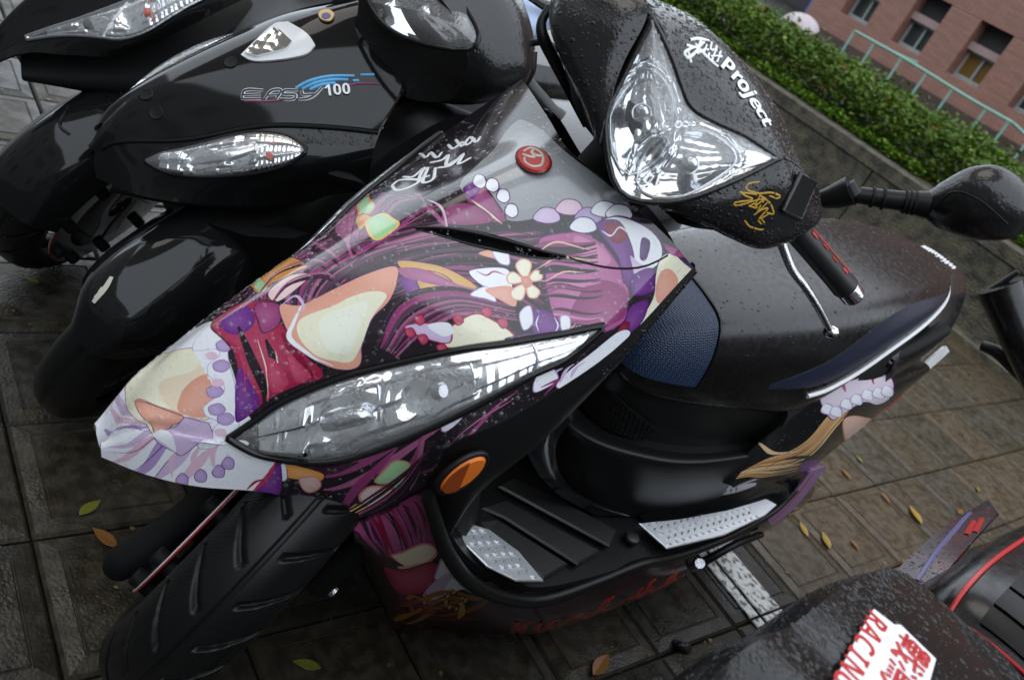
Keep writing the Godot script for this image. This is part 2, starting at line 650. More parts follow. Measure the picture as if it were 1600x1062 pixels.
# ------------------------------------------------------------------ ground
func pavement() -> void:
	var stone: Array = []
	for k in 8:   # four tones of the grey lot, four of the browner one beyond the white line
		var m := mat(Color.WHITE, 1.0)
		var tint: Color = [lin(0.020, 0.018, 0.013), lin(0.027, 0.023, 0.016), lin(0.023, 0.0205, 0.0155), lin(0.031, 0.025, 0.016), lin(0.052, 0.042, 0.025), lin(0.066, 0.049, 0.028), lin(0.058, 0.046, 0.030), lin(0.078, 0.055, 0.030)][k]
		m.albedo_texture = noise_tex(0.024, 40 + k, 512, ramp([[0.25, tint.darkened(0.22)], [0.5, tint], [0.72, tint.lightened(0.06)], [0.9, lin(0.03, 0.028, 0.01)]]), FastNoiseLite.TYPE_SIMPLEX_SMOOTH, 6)
		m.roughness_texture = noise_tex(0.016, 60 + k, 256, ramp([[0.25, Color(0.26, 0.26, 0.26)], [0.75, Color(0.5, 0.5, 0.5)]]))
		m.metallic_specular = 0.42
		relief(m, noise_tex(0.12, 70 + k, 512, null, FastNoiseLite.TYPE_SIMPLEX_SMOOTH, 5), 0.09, 0.5)
		m.uv1_world_triplanar = true
		stone.append(m)
	var base := mat(lin(0.014, 0.013, 0.011), 0.5)
	var road := PlaneMesh.new()
	road.size = Vector2(300, 300)
	setting("ground", road, base, Transform3D(Basis(), V(0, -0.03, 0)))
	var pave := Node3D.new()
	pave.name = "pavement"
	pave.set_meta("kind", "structure")
	add_child(pave)
	# a pressed paver: low sloping border, a groove, a raised field inside
	var s := 0.2565
	var levels := [[s / 2, -0.028], [s / 2, -0.006], [s / 2 - 0.005, 0.0], [s / 2 - 0.030, 0.003], [s / 2 - 0.032, 0.0005], [s / 2 - 0.0335, 0.0005], [s / 2 - 0.036, 0.0035]]
	var tris := PackedVector3Array()
	for q in levels.size() - 1:
		for e in 4:
			var b := Basis(Vector3.UP, e * PI / 2)
			var r0: float = levels[q][0]
			var r1: float = levels[q + 1][0]
			var p0 := b * V(-r0, levels[q][1], r0)
			var p1 := b * V(r0, levels[q][1], r0)
			var p2 := b * V(-r1, levels[q + 1][1], r1)
			var p3 := b * V(r1, levels[q + 1][1], r1)
			tris.append_array(PackedVector3Array([p0, p2, p1, p1, p2, p3]))
	var r: float = levels[-1][0]
	var y: float = levels[-1][1]
	tris.append_array(PackedVector3Array([V(-r, y, r), V(-r, y, -r), V(r, y, r), V(r, y, r), V(-r, y, -r), V(r, y, -r)]))
	var paver := flat_mesh(tris)
	for i in 18:
		for j in 16:
			var x := 0.17 + 0.26 * i
			var z := 0.33 - 0.26 * j - 0.0
			z = -0.71 + 0.13 + 0.26 * (3 - j)
			var o := part(pave, "paver", paver, stone[rng.randi() % 4 + (4 if x > 1.75 else 0)], Transform3D(Basis(V(0, 1, 0), (rng.randi() % 4) * PI / 2 + rng.randf_range(-0.006, 0.006)) * Basis(V(1, 0, 0), rng.randf_range(-0.006, 0.006)), V(x, rng.randf_range(-0.002, 0.0015) - 0.004, z)))
	# the worn white parking line, two strips with a gap where it crosses the grooves
	var paint := mat(Color.WHITE, 0.4)
	paint.albedo_texture = noise_tex(0.05, 90, 512, ramp([[0.3, lin(0.1, 0.095, 0.08)], [0.38, lin(0.45, 0.45, 0.43)], [0.6, lin(0.62, 0.62, 0.6)]]), FastNoiseLite.TYPE_SIMPLEX_SMOOTH, 5)
	paint.uv1_triplanar = true
	paint.uv1_world_triplanar = true
	paint.uv1_scale = Vector3.ONE * 1.2
	relief(paint, noise_tex(0.15, 91, 256), 0.08, 0.6)
	var line := Node3D.new()
	line.name = "parking_line"
	line.set_meta("kind", "structure")
	add_child(line)
	for j in 16:
		var z := -0.58 + 0.26 * (3 - j)
		part(line, "paint_strip", block(V(0.030, 0.004, 0.254), 0.0015), paint, Transform3D(Basis(), V(1.665, 0.0015, z)))
		part(line, "paint_strip", block(V(0.076, 0.004, 0.254), 0.0015), paint, Transform3D(Basis(), V(1.728, 0.0022, z)))

func leaves() -> void:
	var spots := [
		[V(0.3919, 0.0000, -1.0111), 0.06, 2, 0.6, "yellow green fallen leaf on the paver groove ahead of the printed nose"],
		[V(0.4006, 0.0000, -0.9442), 0.07, 1, 2.1, "orange brown fallen leaf on the paver just left of the front wheel"],
		[V(2.1479, 0.0000, -0.5772), 0.08, 0, 1.0, "long yellow leaf on the pavers by the rear wheel and white line"],
		[V(2.6725, 0.0000, -0.5710), 0.1, 0, 1.1, "long yellow leaf alone on the pavers between the white line and the dark seat"],
		[V(2.2492, 0.0000, -0.5401), 0.05, 1, 1.4, "short orange leaf on the paver between two longer yellow leaves"],
		[V(2.3921, 0.0000, -0.4497), 0.03, 1, 0.2, "small square orange leaf scrap beside the bottom right scooter"],
		[V(2.0986, 0.0000, -0.6255), 0.07, 0, 1.1, "yellow leaf lying close behind the swing arm of the printed scooter"],
		[V(1.8594, 0.0000, -0.4406), 0.05, 0, 0.9, "yellow leaf on the joint just above the wet dark panel"],
		[V(2.6092, 0.0000, -0.6541), 0.06, 1, 1.2, "orange leaf on the dark joint below the crack in the pavers"],
		[V(2.5296, 0.0000, -0.7647), 0.06, 1, 1.3, "brown orange leaf on the pavers under the printed tail panel"],
		[V(2.6796, 0.0000, -0.8110), 0.05, 2, 1.2, "yellow green leaf on the pavers next to the printed tail panel"],
		[V(3.1957, 0.0000, -0.5925), 0.05, 2, 0.5, "yellow green curled leaf at the far right of the pavers"],
		[V(2.9357, 0.0000, -0.5358), 0.06, 1, 0.2, "orange leaf near the colourful tail of the bottom right scooter"],
		[V(1.8731, 0.0000, -0.7762), 0.05, 1, 0.2, "brown leaf under the floor of the printed scooter"],
		[V(6.3662, 0.0000, -3.2067), 0.08, 1, 0.9, "orange leaf on the ground below the long mirror stem"],
		[V(0.6350, 0.0000, -0.6335), 0.06, 2, 2.6, "yellow green leaf behind the front tyre at the bottom of the picture"],
		[V(0.4064, 0.0000, -1.6530), 0.05, 2, 2.2, "yellow green leaf left of the second scooter's black mudguard"],
		[V(1.1806, 0.0000, -0.4711), 0.09, 1, 0.4, "wet brown leaf under the side stand"],
	]
	for s in spots:
		var p: Vector3 = s[0]
		var l: float = s[1] * 0.8
		var outline := PackedVector2Array()
		for k in 13:
			var t := k / 12.0
			outline.append(Vector2((t - 0.5) * l, sin(PI * pow(t, 0.8)) * l * 0.2))
		for k in range(11, 0, -1):
			var t := k / 12.0
			outline.append(Vector2((t - 0.5) * l, -sin(PI * pow(t, 0.9)) * l * 0.18))
		var m: Array = [mats.leaf_yellow, mats.leaf_brown, mats.leaf_green]
		var tr := plate_tris(outline, 0.0012, 0.0004)
		for k in tr.size():
			tr[k].z += 0.05 * tr[k].x * tr[k].x / l + absf(tr[k].y) * 0.22
		top("fallen_leaf", flat_mesh(tr), m[s[2]], s[4], "leaf", "leaves fallen on the wet ground", Transform3D(Basis(V(0, 1, 0), s[3]) * Basis(V(1, 0, 0), -PI / 2), V(p.x, 0.003, p.z)))
	# crumbs of leaf and grit lying in the joints
	var bit := PackedVector3Array([V(-0.5, 0, -0.3), V(-0.2, 0.12, 0.35), V(0.5, 0.02, 0.1), V(-0.5, 0, -0.3), V(0.5, 0.02, 0.1), V(0.1, 0.1, -0.4)])
	var put: Array = []
	var tint: Array = []
	for k in 1500:
		var x := rng.randf_range(0.05, 4.6)
		var z := rng.randf_range(-2.6, 0.3)
		if rng.randf() < 0.6:
			z = -0.71 + 0.26 * floor((z + 0.71) / 0.26) + rng.randfn(0.0, 0.012)
		var l := 0.003 + 0.011 * pow(rng.randf(), 3.0)
		put.append(Transform3D(Basis(V(0, 1, 0), rng.randf() * TAU).scaled(V(l, l, l)), V(x, 0.0015, z)))
		tint.append(Color(0.05, 0.035, 0.012).lerp(Color(0.22, 0.13, 0.02), rng.randf()))
	var m := mat(Color.WHITE, 0.4)
	m.vertex_color_use_as_albedo = true
	var litter := Node3D.new()
	litter.name = "leaf_litter"
	litter.set_meta("kind", "stuff")
	add_child(litter)
	foliage(litter, "crumbs", flat_mesh(bit), m, put, tint)

# ------------------------------------------------------------------ wall, hedge, building
func background() -> void:
	var conc := mat(Color.WHITE, 0.55)
	conc.albedo_texture = noise_tex(0.014, 101, 512, ramp([[0.2, lin(0.045, 0.042, 0.031)], [0.5, lin(0.095, 0.085, 0.065)], [0.75, lin(0.11, 0.105, 0.062)], [0.95, lin(0.16, 0.15, 0.125)]]), FastNoiseLite.TYPE_SIMPLEX_SMOOTH, 6)
	relief(conc, noise_tex(0.09, 102, 512, null, FastNoiseLite.TYPE_SIMPLEX_SMOOTH, 5), 0.5, 0.8)
	var wall := thing("retaining_wall", "mossy grey concrete retaining wall under the hedge", "wall")
	for k in 6:
		var z := 0.6 - 2.0 * k
		part(wall, "wall_panel", block(V(0.3, 0.47, 1.988), 0.006), conc, Transform3D(Basis(), V(4.86, -0.05, z)))
		part(wall, "coping", block(V(0.33, 0.083, 1.992), 0.012), conc, Transform3D(Basis(V(0, 1, 0), rng.randf_range(-0.002, 0.002)), V(4.865, 0.424, z + 0.5)))
		part(wall, "footing", block(V(0.10, 0.06, 1.99), 0.01), conc, Transform3D(Basis(), V(4.665, -0.03, z)))
	var soil := mat(lin(0.03, 0.024, 0.016), 0.8)
	setting("planting_bed", block(V(1.3, 0.5, 13.0), 0.02), soil, Transform3D(Basis(), V(5.67, -0.03, -4.0)))

	# the hedge: limbs inside, leaves through its whole depth
	var leaf := PackedVector3Array([V(0, 0, 0), V(0.42, 0.12, 0.5), V(0, 0, 1.0), V(0, 0, 0), V(0, 0, 1.0), V(-0.42, 0.12, 0.5)])
	var leaf_mesh := flat_mesh(leaf)
	var green := mat(Color.WHITE, 0.5)
	green.metallic_specular = 0.3
	green.vertex_color_use_as_albedo = true
	green.backlight_enabled = true
	green.backlight = lin(0.25, 0.3, 0.05)
	var hedge := thing("hedge", "clipped green hedge growing along the top of the concrete wall", "hedge")
	var bark := mat(lin(0.05, 0.035, 0.022), 0.8)
	for k in 34:
		var z := -8.2 + k * 0.235
		var x := 5.25 + rng.randf_range(-0.15, 0.15)
		part(hedge, "stem", tube([V(x, 0.42, z), V(x + rng.randf_range(-0.08, 0.08), 0.55, z + rng.randf_range(-0.08, 0.08)), V(x + rng.randf_range(-0.15, 0.15), 0.7, z + rng.randf_range(-0.12, 0.12))], [0.012, 0.004], 6, 2), bark)
	var bumps := FastNoiseLite.new()
	bumps.seed = 12
	bumps.frequency = 1.6
	var cloud := FastNoiseLite.new()
	cloud.seed = 13
	cloud.frequency = 3.2
	var put: Array = []
	var tint: Array = []
	while put.size() < 70000:
		var z := rng.randf_range(-8.3, -0.6)
		var x := rng.randf_range(4.84, 5.85)
		var y := rng.randf_range(0.5, 0.98)
		var t := (x - 5.3) / 0.5
		var crown := 0.80 + 0.09 * bumps.get_noise_2d(z * 1.3, x) - 0.10 * t * t + 0.035 * bumps.get_noise_2d(z * 4.0, x * 4.0 + 9.0)
		if y > crown + (0.05 if rng.randf() < 0.06 else 0.0):
			continue
		if cloud.get_noise_3d(x * 2.2, y * 2.6, z * 2.2) < -0.16:
			continue
		var deep := crown - y > 0.16 and x > 5.05 + 0.05 * bumps.get_noise_2d(z * 3.0, 4.0)
		if deep and rng.randf() < 0.75:
			continue
		var l := rng.randf_range(0.018, 0.045)
		var b := Basis.from_euler(V(rng.randf_range(-0.9, 0.5), rng.randf() * TAU, rng.randf_range(-0.6, 0.6))).scaled(V(l, l, l))
		put.append(Transform3D(b, V(x, y, z)))
		var g := rng.randf()
		var c := Color(0.045, 0.095, 0.010).lerp(Color(0.115, 0.19, 0.018), g)
		if rng.randf() < 0.012:
			c = Color(0.24, 0.07, 0.02)
		if rng.randf() < 0.03:
			c = Color(0.25, 0.28, 0.05)
		tint.append(c)
	foliage(hedge, "leaves", leaf_mesh, green, put, tint)
	# the low bright plants that spill over the coping
	put = []
	tint = []
	var low := thing("ground_cover", "bright green low plants spilling along the wall coping", "ground cover")
	while put.size() < 9000:
		var z := rng.randf_range(-8.0, -0.2)
		var x := 4.78 + absf(rng.randfn(0.0, 0.09))
		var h := 0.51 + rng.randf() * (0.05 + 0.03 * bumps.get_noise_1d(z * 4.0))
		if bumps.get_noise_1d(z * 2.0) < -0.32 or x > 5.1:
			continue
		var l := rng.randf_range(0.014, 0.032)
		var b := Basis.from_euler(V(rng.randf_range(-0.9, 0.4), rng.randf() * TAU, rng.randf_range(-0.5, 0.5))).scaled(V(l, l, l))
		put.append(Transform3D(b, V(x, h, z)))
		tint.append(Color(0.07, 0.14, 0.012).lerp(Color(0.15, 0.27, 0.022), rng.randf()))
	foliage(low, "leaves", leaf_mesh, green, put, tint)
	var runner := tube([V(4.9, 0.5, -8.0), V(4.93, 0.505, -5.0), V(4.9, 0.505, -2.5), V(4.92, 0.5, -0.2)], [0.006], 6, 6)
	part(low, "stem", runner, bark)

	# brick building
	var bricks := Image.create_empty(512, 512, false, Image.FORMAT_RGB8)
	var br := RandomNumberGenerator.new()
	br.seed = 77
	bricks.fill(lin(0.13, 0.085, 0.068))
	for row in 32:
		for col in 9:
			var c := lin(0.29, 0.135, 0.095).lerp(lin(0.22, 0.105, 0.078), br.randf())
			var x0 := col * 64 + (32 if row % 2 else 0) - 32
			bricks.fill_rect(Rect2i(x0, row * 16, 61, 13), c)
	for row in 32:   # close the seam of the tile
		if row % 2 == 0:
			for y in 13:
				for x in 32:
					bricks.set_pixel(480 + x, row * 16 + y, bricks.get_pixel(440, row * 16 + 2) if x < 29 else lin(0.13, 0.085, 0.068))
	var brick := mat(Color.WHITE, 0.6)
	brick.albedo_texture = ImageTexture.create_from_image(bricks)
	brick.uv1_triplanar = true
	brick.uv1_world_triplanar = true
	brick.uv1_triplanar_sharpness = 8.0
	brick.uv1_scale = Vector3.ONE / 2.0
	var house := thing("brick_building", "red brick building with deep set windows beyond the hedge", "building")
	var louvre := mat(lin(0.045, 0.05, 0.05), 0.5)
	var band := mat(lin(0.3, 0.215, 0.2), 0.6)
	var alu := mat(lin(0.3, 0.34, 0.33), 0.35)
	var pane_m := mat(lin(0.03, 0.04, 0.04), 0.05)
	var warm := mat(lin(0.16, 0.09, 0.02), 0.1)
	var dark := mat(lin(0.02, 0.02, 0.02), 0.6)
	var left := -14.27
	var right := 8.0
	part(house, "wall", block(V(6.0, 0.89, right - left), 0.01), brick, Transform3D(Basis(), V(23.0, -0.4, (left + right) / 2)))
	part(house, "wall", block(V(6.0, 13.0, right - left), 0.01), brick, Transform3D(Basis(), V(23.0, 1.71, (left + right) / 2)))
	for k in 18:   # upper storeys, above the picture, mirrored in the wet seat
		var uw := part(house, "window", block(V(0.12, 1.22, 0.84), 0.01), pane_m, Transform3D(Basis(), V(19.98, 3.9 + 3.2 * (k / 6), -12.98 + 1.63 * (k % 6))))
		part(uw, "frame", block(V(0.06, 0.06, 0.9), 0.01), alu, Transform3D(Basis(), V(-0.05, -0.06, 0)))
	var edges := [left]
	for k in 6:
		edges.append(-13.4 + 1.63 * k)
		edges.append(-13.4 + 1.63 * k + 0.84)
	edges.append(right)
	for k in range(0, edges.size(), 2):
		part(house, "pier", block(V(5.99, 1.22, edges[k + 1] - edges[k]), 0.008), brick, Transform3D(Basis(), V(23.0, 0.49, (edges[k] + edges[k + 1]) / 2)))
	for k in 6:
		var z := -13.4 + 1.63 * k + 0.42
		var w := part(house, "window", block(V(0.1, 0.08, 0.84), 0.01), alu, Transform3D(Basis(), V(20.42, 0.49, z)))
		for q in 2:
			var gz := -0.2 if q == 0 else 0.2
			part(w, "pane", block(V(0.02, 0.5, 0.37), 0.004), warm if k == 2 else pane_m, Transform3D(Basis(), V(0.02 + 0.02 * q, 0.08, gz)))
		for q in 3:
			part(w, "frame", block(V(0.07, 0.52, 0.045), 0.006), alu, Transform3D(Basis(), V(0, 0.08, [-0.395, 0.0, 0.395][q])))
		part(w, "frame", block(V(0.07, 0.045, 0.84), 0.006), alu, Transform3D(Basis(), V(0, 0.56, 0)))
		part(w, "concrete_band", block(V(0.3, 0.17, 0.84), 0.01), band, Transform3D(Basis(), V(-0.07, 0.605, 0)))
		for q in 9:
			part(w, "louvre_slat", block(V(0.06, 0.035, 0.83), 0.004), louvre, Transform3D(Basis(V(0, 0, 1), 0.5), V(0.02, 0.785 + 0.048 * q, 0)))
		part(w, "back_wall", block(V(0.03, 1.2, 0.84), 0.002), brick, Transform3D(Basis(), V(0.12, 0.0, 0)))
	# drain pipes down the brick
	for k in 2:
		part(house, "cable", tube([V(19.97, -0.4, -7.0 - 0.16 * k), V(19.97, 4.6, -7.0 - 0.16 * k)], [0.012], 6, 1), dark)
	var wing := thing("dark_wing", "dark doorway wall beside the brick building behind the umbrella", "wall")
	part(wing, "wall", block(V(2.0, 5.0, 6.0), 0.01), mat(lin(0.02, 0.018, 0.022), 0.6), Transform3D(Basis(), V(23.5, -0.4, -17.4)))
	part(wing, "blue_panel", block(V(0.1, 5.0, 0.5), 0.01), mat(lin(0.05, 0.13, 0.4), 0.5), Transform3D(Basis(), V(22.4, -0.4, -15.75)))

	# the blocks across the lane, behind and beside the photographer: they stand in the wet black panels and keep the low sky off the scooters
	var plaster := mat(lin(0.20, 0.20, 0.195), 0.7)
	var opp := thing("office_block", "grey rendered block across the lane, behind the photographer, mirrored in the wet panels", "building")
	part(opp, "wall", block(V(6.0, 11.0, 46.0), 0.02), plaster, Transform3D(Basis(), V(-12.5, -0.03, -6.0)))
	for k in 26:
		var w := part(opp, "window", block(V(0.1, 1.5, 1.4), 0.01), pane_m, Transform3D(Basis(), V(-9.49, 1.4 + 3.2 * (k / 9), -22.0 + 4.2 * (k % 9))))
		part(w, "frame", block(V(0.08, 0.08, 1.5), 0.01), alu, Transform3D(Basis(), V(0.03, -0.08, 0)))
	var sidehouse := thing("office_block", "low grey rendered block closing the lane beside the row of scooters, outside the picture", "building")
	part(sidehouse, "wall", block(V(34.0, 4.6, 6.0), 0.02), plaster, Transform3D(Basis(), V(6.0, -0.03, 12.5)))
	for k in 8:
		var w := part(sidehouse, "window", block(V(1.4, 1.5, 0.1), 0.01), pane_m, Transform3D(Basis(), V(-8.0 + 4.2 * (k % 8), 1.4 + 3.2 * (k / 8), 9.49)))
		part(w, "frame", block(V(1.5, 0.08, 0.08), 0.01), alu, Transform3D(Basis(), V(0, -0.08, -0.03)))

	# pale green railing
	var rail := thing("railing", "pale green metal railing between hedge and brick building", "railing")
	var mint := mat(lin(0.22, 0.42, 0.35), 0.4)
	var rx := 12.0
	part(rail, "handrail", tube([V(rx, 0.65, -7.64), V(rx, 0.66, -6.6), V(rx, 0.635, -5.6), V(rx, 0.64, -4.9)], [0.021], 8, 3), mint)
	for k in 8:
		var z: float = [-7.64, -7.25, -6.75, -6.3, -5.85, -5.3, -4.95, -4.6][k]
		part(rail, "post", tube([V(rx, -0.35, z), V(rx, 0.645, z)], [0.017], 8, 1), mint)
	part(rail, "lower_rail", tube([V(rx, 0.15, -7.64), V(rx, 0.15, -4.5)], [0.014], 8, 1), mint)
	part(rail, "handrail", tube([V(rx, 0.65, -7.64), V(rx + 0.9, 0.62, -7.45), V(rx + 1.8, 0.62, -7.5)], [0.02], 8, 2), mint)
	part(rail, "handrail", tube([V(rx, 0.64, -4.9), V(rx + 0.2, 0.55, -4.55), V(rx + 0.6, 0.5, -4.3)], [0.02], 8, 2), mint)

	# a white umbrella carried behind the hedge
	var um := thing("umbrella", "open white umbrella showing above the hedge at the building corner", "umbrella", "", Transform3D(Basis(V(0, 0, 1), 0.3), V(9.0000, 0.5945, -6.4128)))
	var cloth := mat(lin(0.55, 0.49, 0.51), 0.6)
	cloth.backlight_enabled = true
	cloth.backlight = lin(0.3, 0.28, 0.29)
	var rows := []
	for i in 6:
		var row := []
		var a := i / 5.0
		for k in 17:
			var th := TAU * k / 16.0
			var scal := 1.0 - 0.05 * a * absf(sin(th * 4.0))
			row.append(V(cos(th) * 0.24 * sin(a * 1.35) * scal + 0.0001 * cos(th), 0.17 * cos(a * 1.35) - 0.085, sin(th) * 0.24 * sin(a * 1.35) * scal))
		rows.append(row)
	part(um, "canopy", shell(Surf.new(rows, V(0, 1, 0)), 15, 48, 0.002), cloth)
	part(um, "shaft", tube([V(0, 0.09, 0), V(0, -0.65, 0)], [0.006], 8, 1), dark)
	part(um, "handle", tube([V(0, -0.62, 0), V(0, -0.72, 0), V(0.03, -0.76, 0), V(0.06, -0.73, 0)], [0.011], 8, 3), dark)

func foliage(parent: Node, called: String, mesh: Mesh, m: Material, put: Array, tint: Array) -> void:
	var mm := MultiMesh.new()
	mm.transform_format = MultiMesh.TRANSFORM_3D
	mm.use_colors = true
	mm.mesh = mesh
	mm.instance_count = put.size()
	for k in put.size():
		mm.set_instance_transform(k, put[k])
		mm.set_instance_color(k, tint[k])
	var o := MultiMeshInstance3D.new()
	o.name = called
	o.multimesh = mm
	o.material_override = m
	o.set_meta("kind", "stuff")
	parent.add_child(o, true)

# ------------------------------------------------------------------ shared scooter pieces
func wheel(parent: Node, xf: Transform3D, r: float, half: float, disc_side := -1.0, show_disc := true) -> void:
	# tyre: a crown with a centre groove and slanted side grooves cut into it
	var nu := 720 if show_disc else 160
	var prof := []
	var np := 84 if show_disc else 36
	for k in np + 1:
		var t := float(k) / np * 2.0 - 1.0
		var a := t * 2.05
		prof.append(Vector2(r - half * 0.86 + half * 0.86 * cos(a) - 0.004 * t * t, half * sin(a) * (1.0 if absf(a) < PI / 2 else 1.0)))
	var pos := PackedVector3Array()
	var idx := PackedInt32Array()
	var w := prof.size()
	for i in nu + 1:
		var th := TAU * i / nu
		for k in w:
			var p: Vector2 = prof[k]
			var s := p.y / half
			var depth := 0.0
			if absf(s) < 0.045:
				depth = 0.006
			var pitch := TAU / 24.0
			var ph := fposmod(th + 0.24 * pow(absf(s), 1.5) + (0.0 if s > 0.0 else pitch * 0.5), pitch) / pitch
			if absf(s) > 0.2 and absf(s) < 0.93 and k > w / 8 and k < w - w / 8 - 1 and show_disc:
				depth = 0.007 * (1.0 - smoothstep(0.045, 0.085, absf(ph - 0.5)))
			if show_disc and absf(s) > 0.66 and depth < 0.001:
				depth = 0.0011 * (1.0 + sin(th * 260.0) * sin(s * 95.0))
			var rr := p.x - depth
			pos.append(V(cos(th) * rr, sin(th) * rr, p.y))
	add_grid(pos, idx, w, nu + 1, 0, true)
	var ty := part(parent, "tyre", mesh_from(pos, idx), mats.tyre, xf)
	# rim: hub, barrel and five spokes
	var turn := Transform3D(Basis(V(1, 0, 0), PI / 2), Vector3.ZERO)
	var rr := r - half * 1.25
	var rim := part(parent, "rim", lathe([Vector2(rr - 0.004, -half * 0.8), Vector2(rr + 0.012, -half * 0.8), Vector2(rr + 0.012, half * 0.8), Vector2(rr - 0.004, half * 0.8), Vector2(rr - 0.02, half * 0.5), Vector2(rr - 0.02, -half * 0.5), Vector2(rr - 0.004, -half * 0.8)], 48), mats.gloss, xf * turn)
	part(rim, "hub", lathe([Vector2(0.001, -0.05), Vector2(0.032, -0.05), Vector2(0.036, 0.0), Vector2(0.032, 0.05), Vector2(0.001, 0.05)], 24), mats.gloss)
	for k in 5:
		var a := TAU * k / 5.0
		part(rim, "spoke", tube([V(cos(a) * 0.03, 0, sin(a) * 0.03), V(cos(a + 0.1) * rr * 0.6, 0, sin(a + 0.1) * rr * 0.6), V(cos(a) * (rr - 0.015), 0, sin(a) * (rr - 0.015))], [0.016, 0.011, 0.015], 8, 3), mats.gloss)
	if show_disc:
		var dz := disc_side * (half + 0.010)
		var disc := part(parent, "brake_disc", lathe([Vector2(0.118, -0.002), Vector2(0.168, -0.002), Vector2(0.168, 0.002), Vector2(0.118, 0.002), Vector2(0.118, -0.002)], 64), mats.steel, xf * Transform3D(Basis(V(1, 0, 0), PI / 2), V(0, 0, dz)))
		part(disc, "carrier", lathe([Vector2(0.03, -0.0025), Vector2(0.12, -0.0025), Vector2(0.12, 0.0025), Vector2(0.03, 0.0025), Vector2(0.03, -0.0025)], 48), mats.gloss)
		part(disc, "red_ring", lathe([Vector2(0.1675, -0.0012), Vector2(0.1692, -0.0012), Vector2(0.1692, 0.0012), Vector2(0.1675, 0.0012)], 64), mats.red)
		part(disc, "white_ring", lathe([Vector2(0.1672, -0.0034), Vector2(0.1686, -0.0034), Vector2(0.1686, -0.0014), Vector2(0.1672, -0.0014)], 64), mats.white)
		for k in 10:
			var a := TAU * k / 10.0 + 0.2
			part(disc, "bobbin", lathe([Vector2(0.0005, -0.018), Vector2(0.011, -0.017), Vector2(0.0125, -0.014), Vector2(0.0125, 0.014), Vector2(0.011, 0.017), Vector2(0.0005, 0.018)], 18), mats.matte, Transform3D(Basis(), V(cos(a) * 0.152, 0, sin(a) * 0.152)))

func mirrored_rows(rows: Array) -> Array:
	# each row runs from the centre line (z = 0) to the left; add the right half
	var out := []
	for r in rows:
		var row := []
		for k in range(r.size() - 1, 0, -1):
			row.append(mz(r[k]))
		row.append_array(r)
		out.append(row)
	return out

# a lamp set on the surface s between two lines of (u, v): bezel, bright bowl, clear cover
func lamp(parent: Node, called: String, s: Surf, lo: Array, hi: Array, bulge: float, bowl_mat: Material, xf: Transform3D, label := "", bezel_r := 0.004, bezel_mat: Material = null) -> Surf:
	var rows := []
	var dome := []
	var n := lo.size()
	for i in n:
		var row := []
		var drow := []
		var f := sin(PI * clampf((i + 0.25) / (n - 0.5), 0.0, 1.0))
		for k in 5:
			var t := k / 4.0
			var a: Vector2 = lo[i]
			var b: Vector2 = hi[i]
			var q := a.lerp(b, t)
			row.append(s.out(q.x, q.y, 0.0018))
			drow.append(s.out(q.x, q.y, 0.003 + bulge * 4.0 * t * (1.0 - t) * f))
		rows.append(row)
		dome.append(drow)
	var hint := s.normal_at(lo[n / 2].x, lo[n / 2].y)
	var tray := []
	for i in n:
		tray.append([s.out(lo[i].x, lo[i].y, 0.0012), s.out((lo[i].x + hi[i].x) / 2, (lo[i].y + hi[i].y) / 2, 0.0012), s.out(hi[i].x, hi[i].y, 0.0012)])
	# bright bowl of stepped facets, each tipped a little its own way, as moulded reflectors are
	var deep := []
	var fr := RandomNumberGenerator.new()
	fr.seed = 71
	var tip := []
	for k in 60:
		tip.append(Vector2(fr.randf_range(0.20, 0.52), fr.randf_range(-0.14, 0.14)))
	for i in 109:
		var row := []
		var g := i / 108.0
		var q := lerpf(0.10, 0.97, g) * (n - 1)
		var q0 := mini(int(q), n - 2)
		var a: Vector2 = lo[q0].lerp(lo[q0 + 1], q - q0)
		var b: Vector2 = hi[q0].lerp(hi[q0 + 1], q - q0)
		var wide := s.at(a.x, a.y).distance_to(s.at(b.x, b.y))
		for k in 33:
			var t := lerpf(0.06, 0.94, k / 32.0)
			var cell: Vector2 = tip[int(g * 11.99) * 4 + int(t * 3.999)]
			var h := cell.x * wide * 0.25 * fposmod(t * 4.0, 1.0) + cell.y * 0.02 * fposmod(g * 12.0, 1.0) + 0.002
			if g < 0.18:
				h = 0.42 * wide * 0.5 * fposmod(t * 2.0, 1.0) + 0.0012 * fposmod(g * 60.0, 1.0)
			if g > 0.66:
				h = 0.36 * wide * 0.33 * fposmod(t * 3.0, 1.0) + 0.001 * fposmod(g * 30.0, 1.0)
			for c in [0.30, 0.55]:
				var d := Vector2((g - c) * 6.5, (t - 0.5) * 2.0).length()
				if d < 0.62:
					h = bulge * 0.5 * d * d + 0.001
			var p := a.lerp(b, t)
			row.append(s.out(p.x, p.y, 0.0018 + minf(h, bulge * 0.8) * minf(1.0, 7.0 * t * (1.0 - t))))
		deep.append(row)
	var bowl := Surf.new(deep, hint)
	var cover := Surf.new(dome, hint)
	var l := part(parent, called, shell(cover, 24, 16, 0.0012), mats.clear, xf, label)
	part(l, "housing", shell(Surf.new(tray, hint), 24, 8, 0.001), mats.gloss)
	part(l, "reflector", shell(bowl, 108, 32, 0.0012), bowl_mat)
	var ring := []
	for i in n:
		ring.append(rows[i][0])
	for k in [1, 2, 3]:
		ring.append(rows[n - 1][k])
	for i in range(n - 1, -1, -1):
		ring.append(rows[i][4])
	for k in [3, 2, 1, 0]:
		ring.append(rows[0][k])
	part(l, "bezel", tube(ring, [bezel_r], 8, 3), bezel_mat if bezel_mat else mats.gloss)
	return cover

# ------------------------------------------------------------------ the printed scooter
func printed_scooter() -> void:
	var s := thing("scooter", "black scooter whose nose and sides carry a purple and pink printed wrap", "scooter", "scooters parked in a row", XF)
	cowl(s)
	lower_body(s)
	seat(s)
	tail(s)
	head(s)
	front_wheel(s)

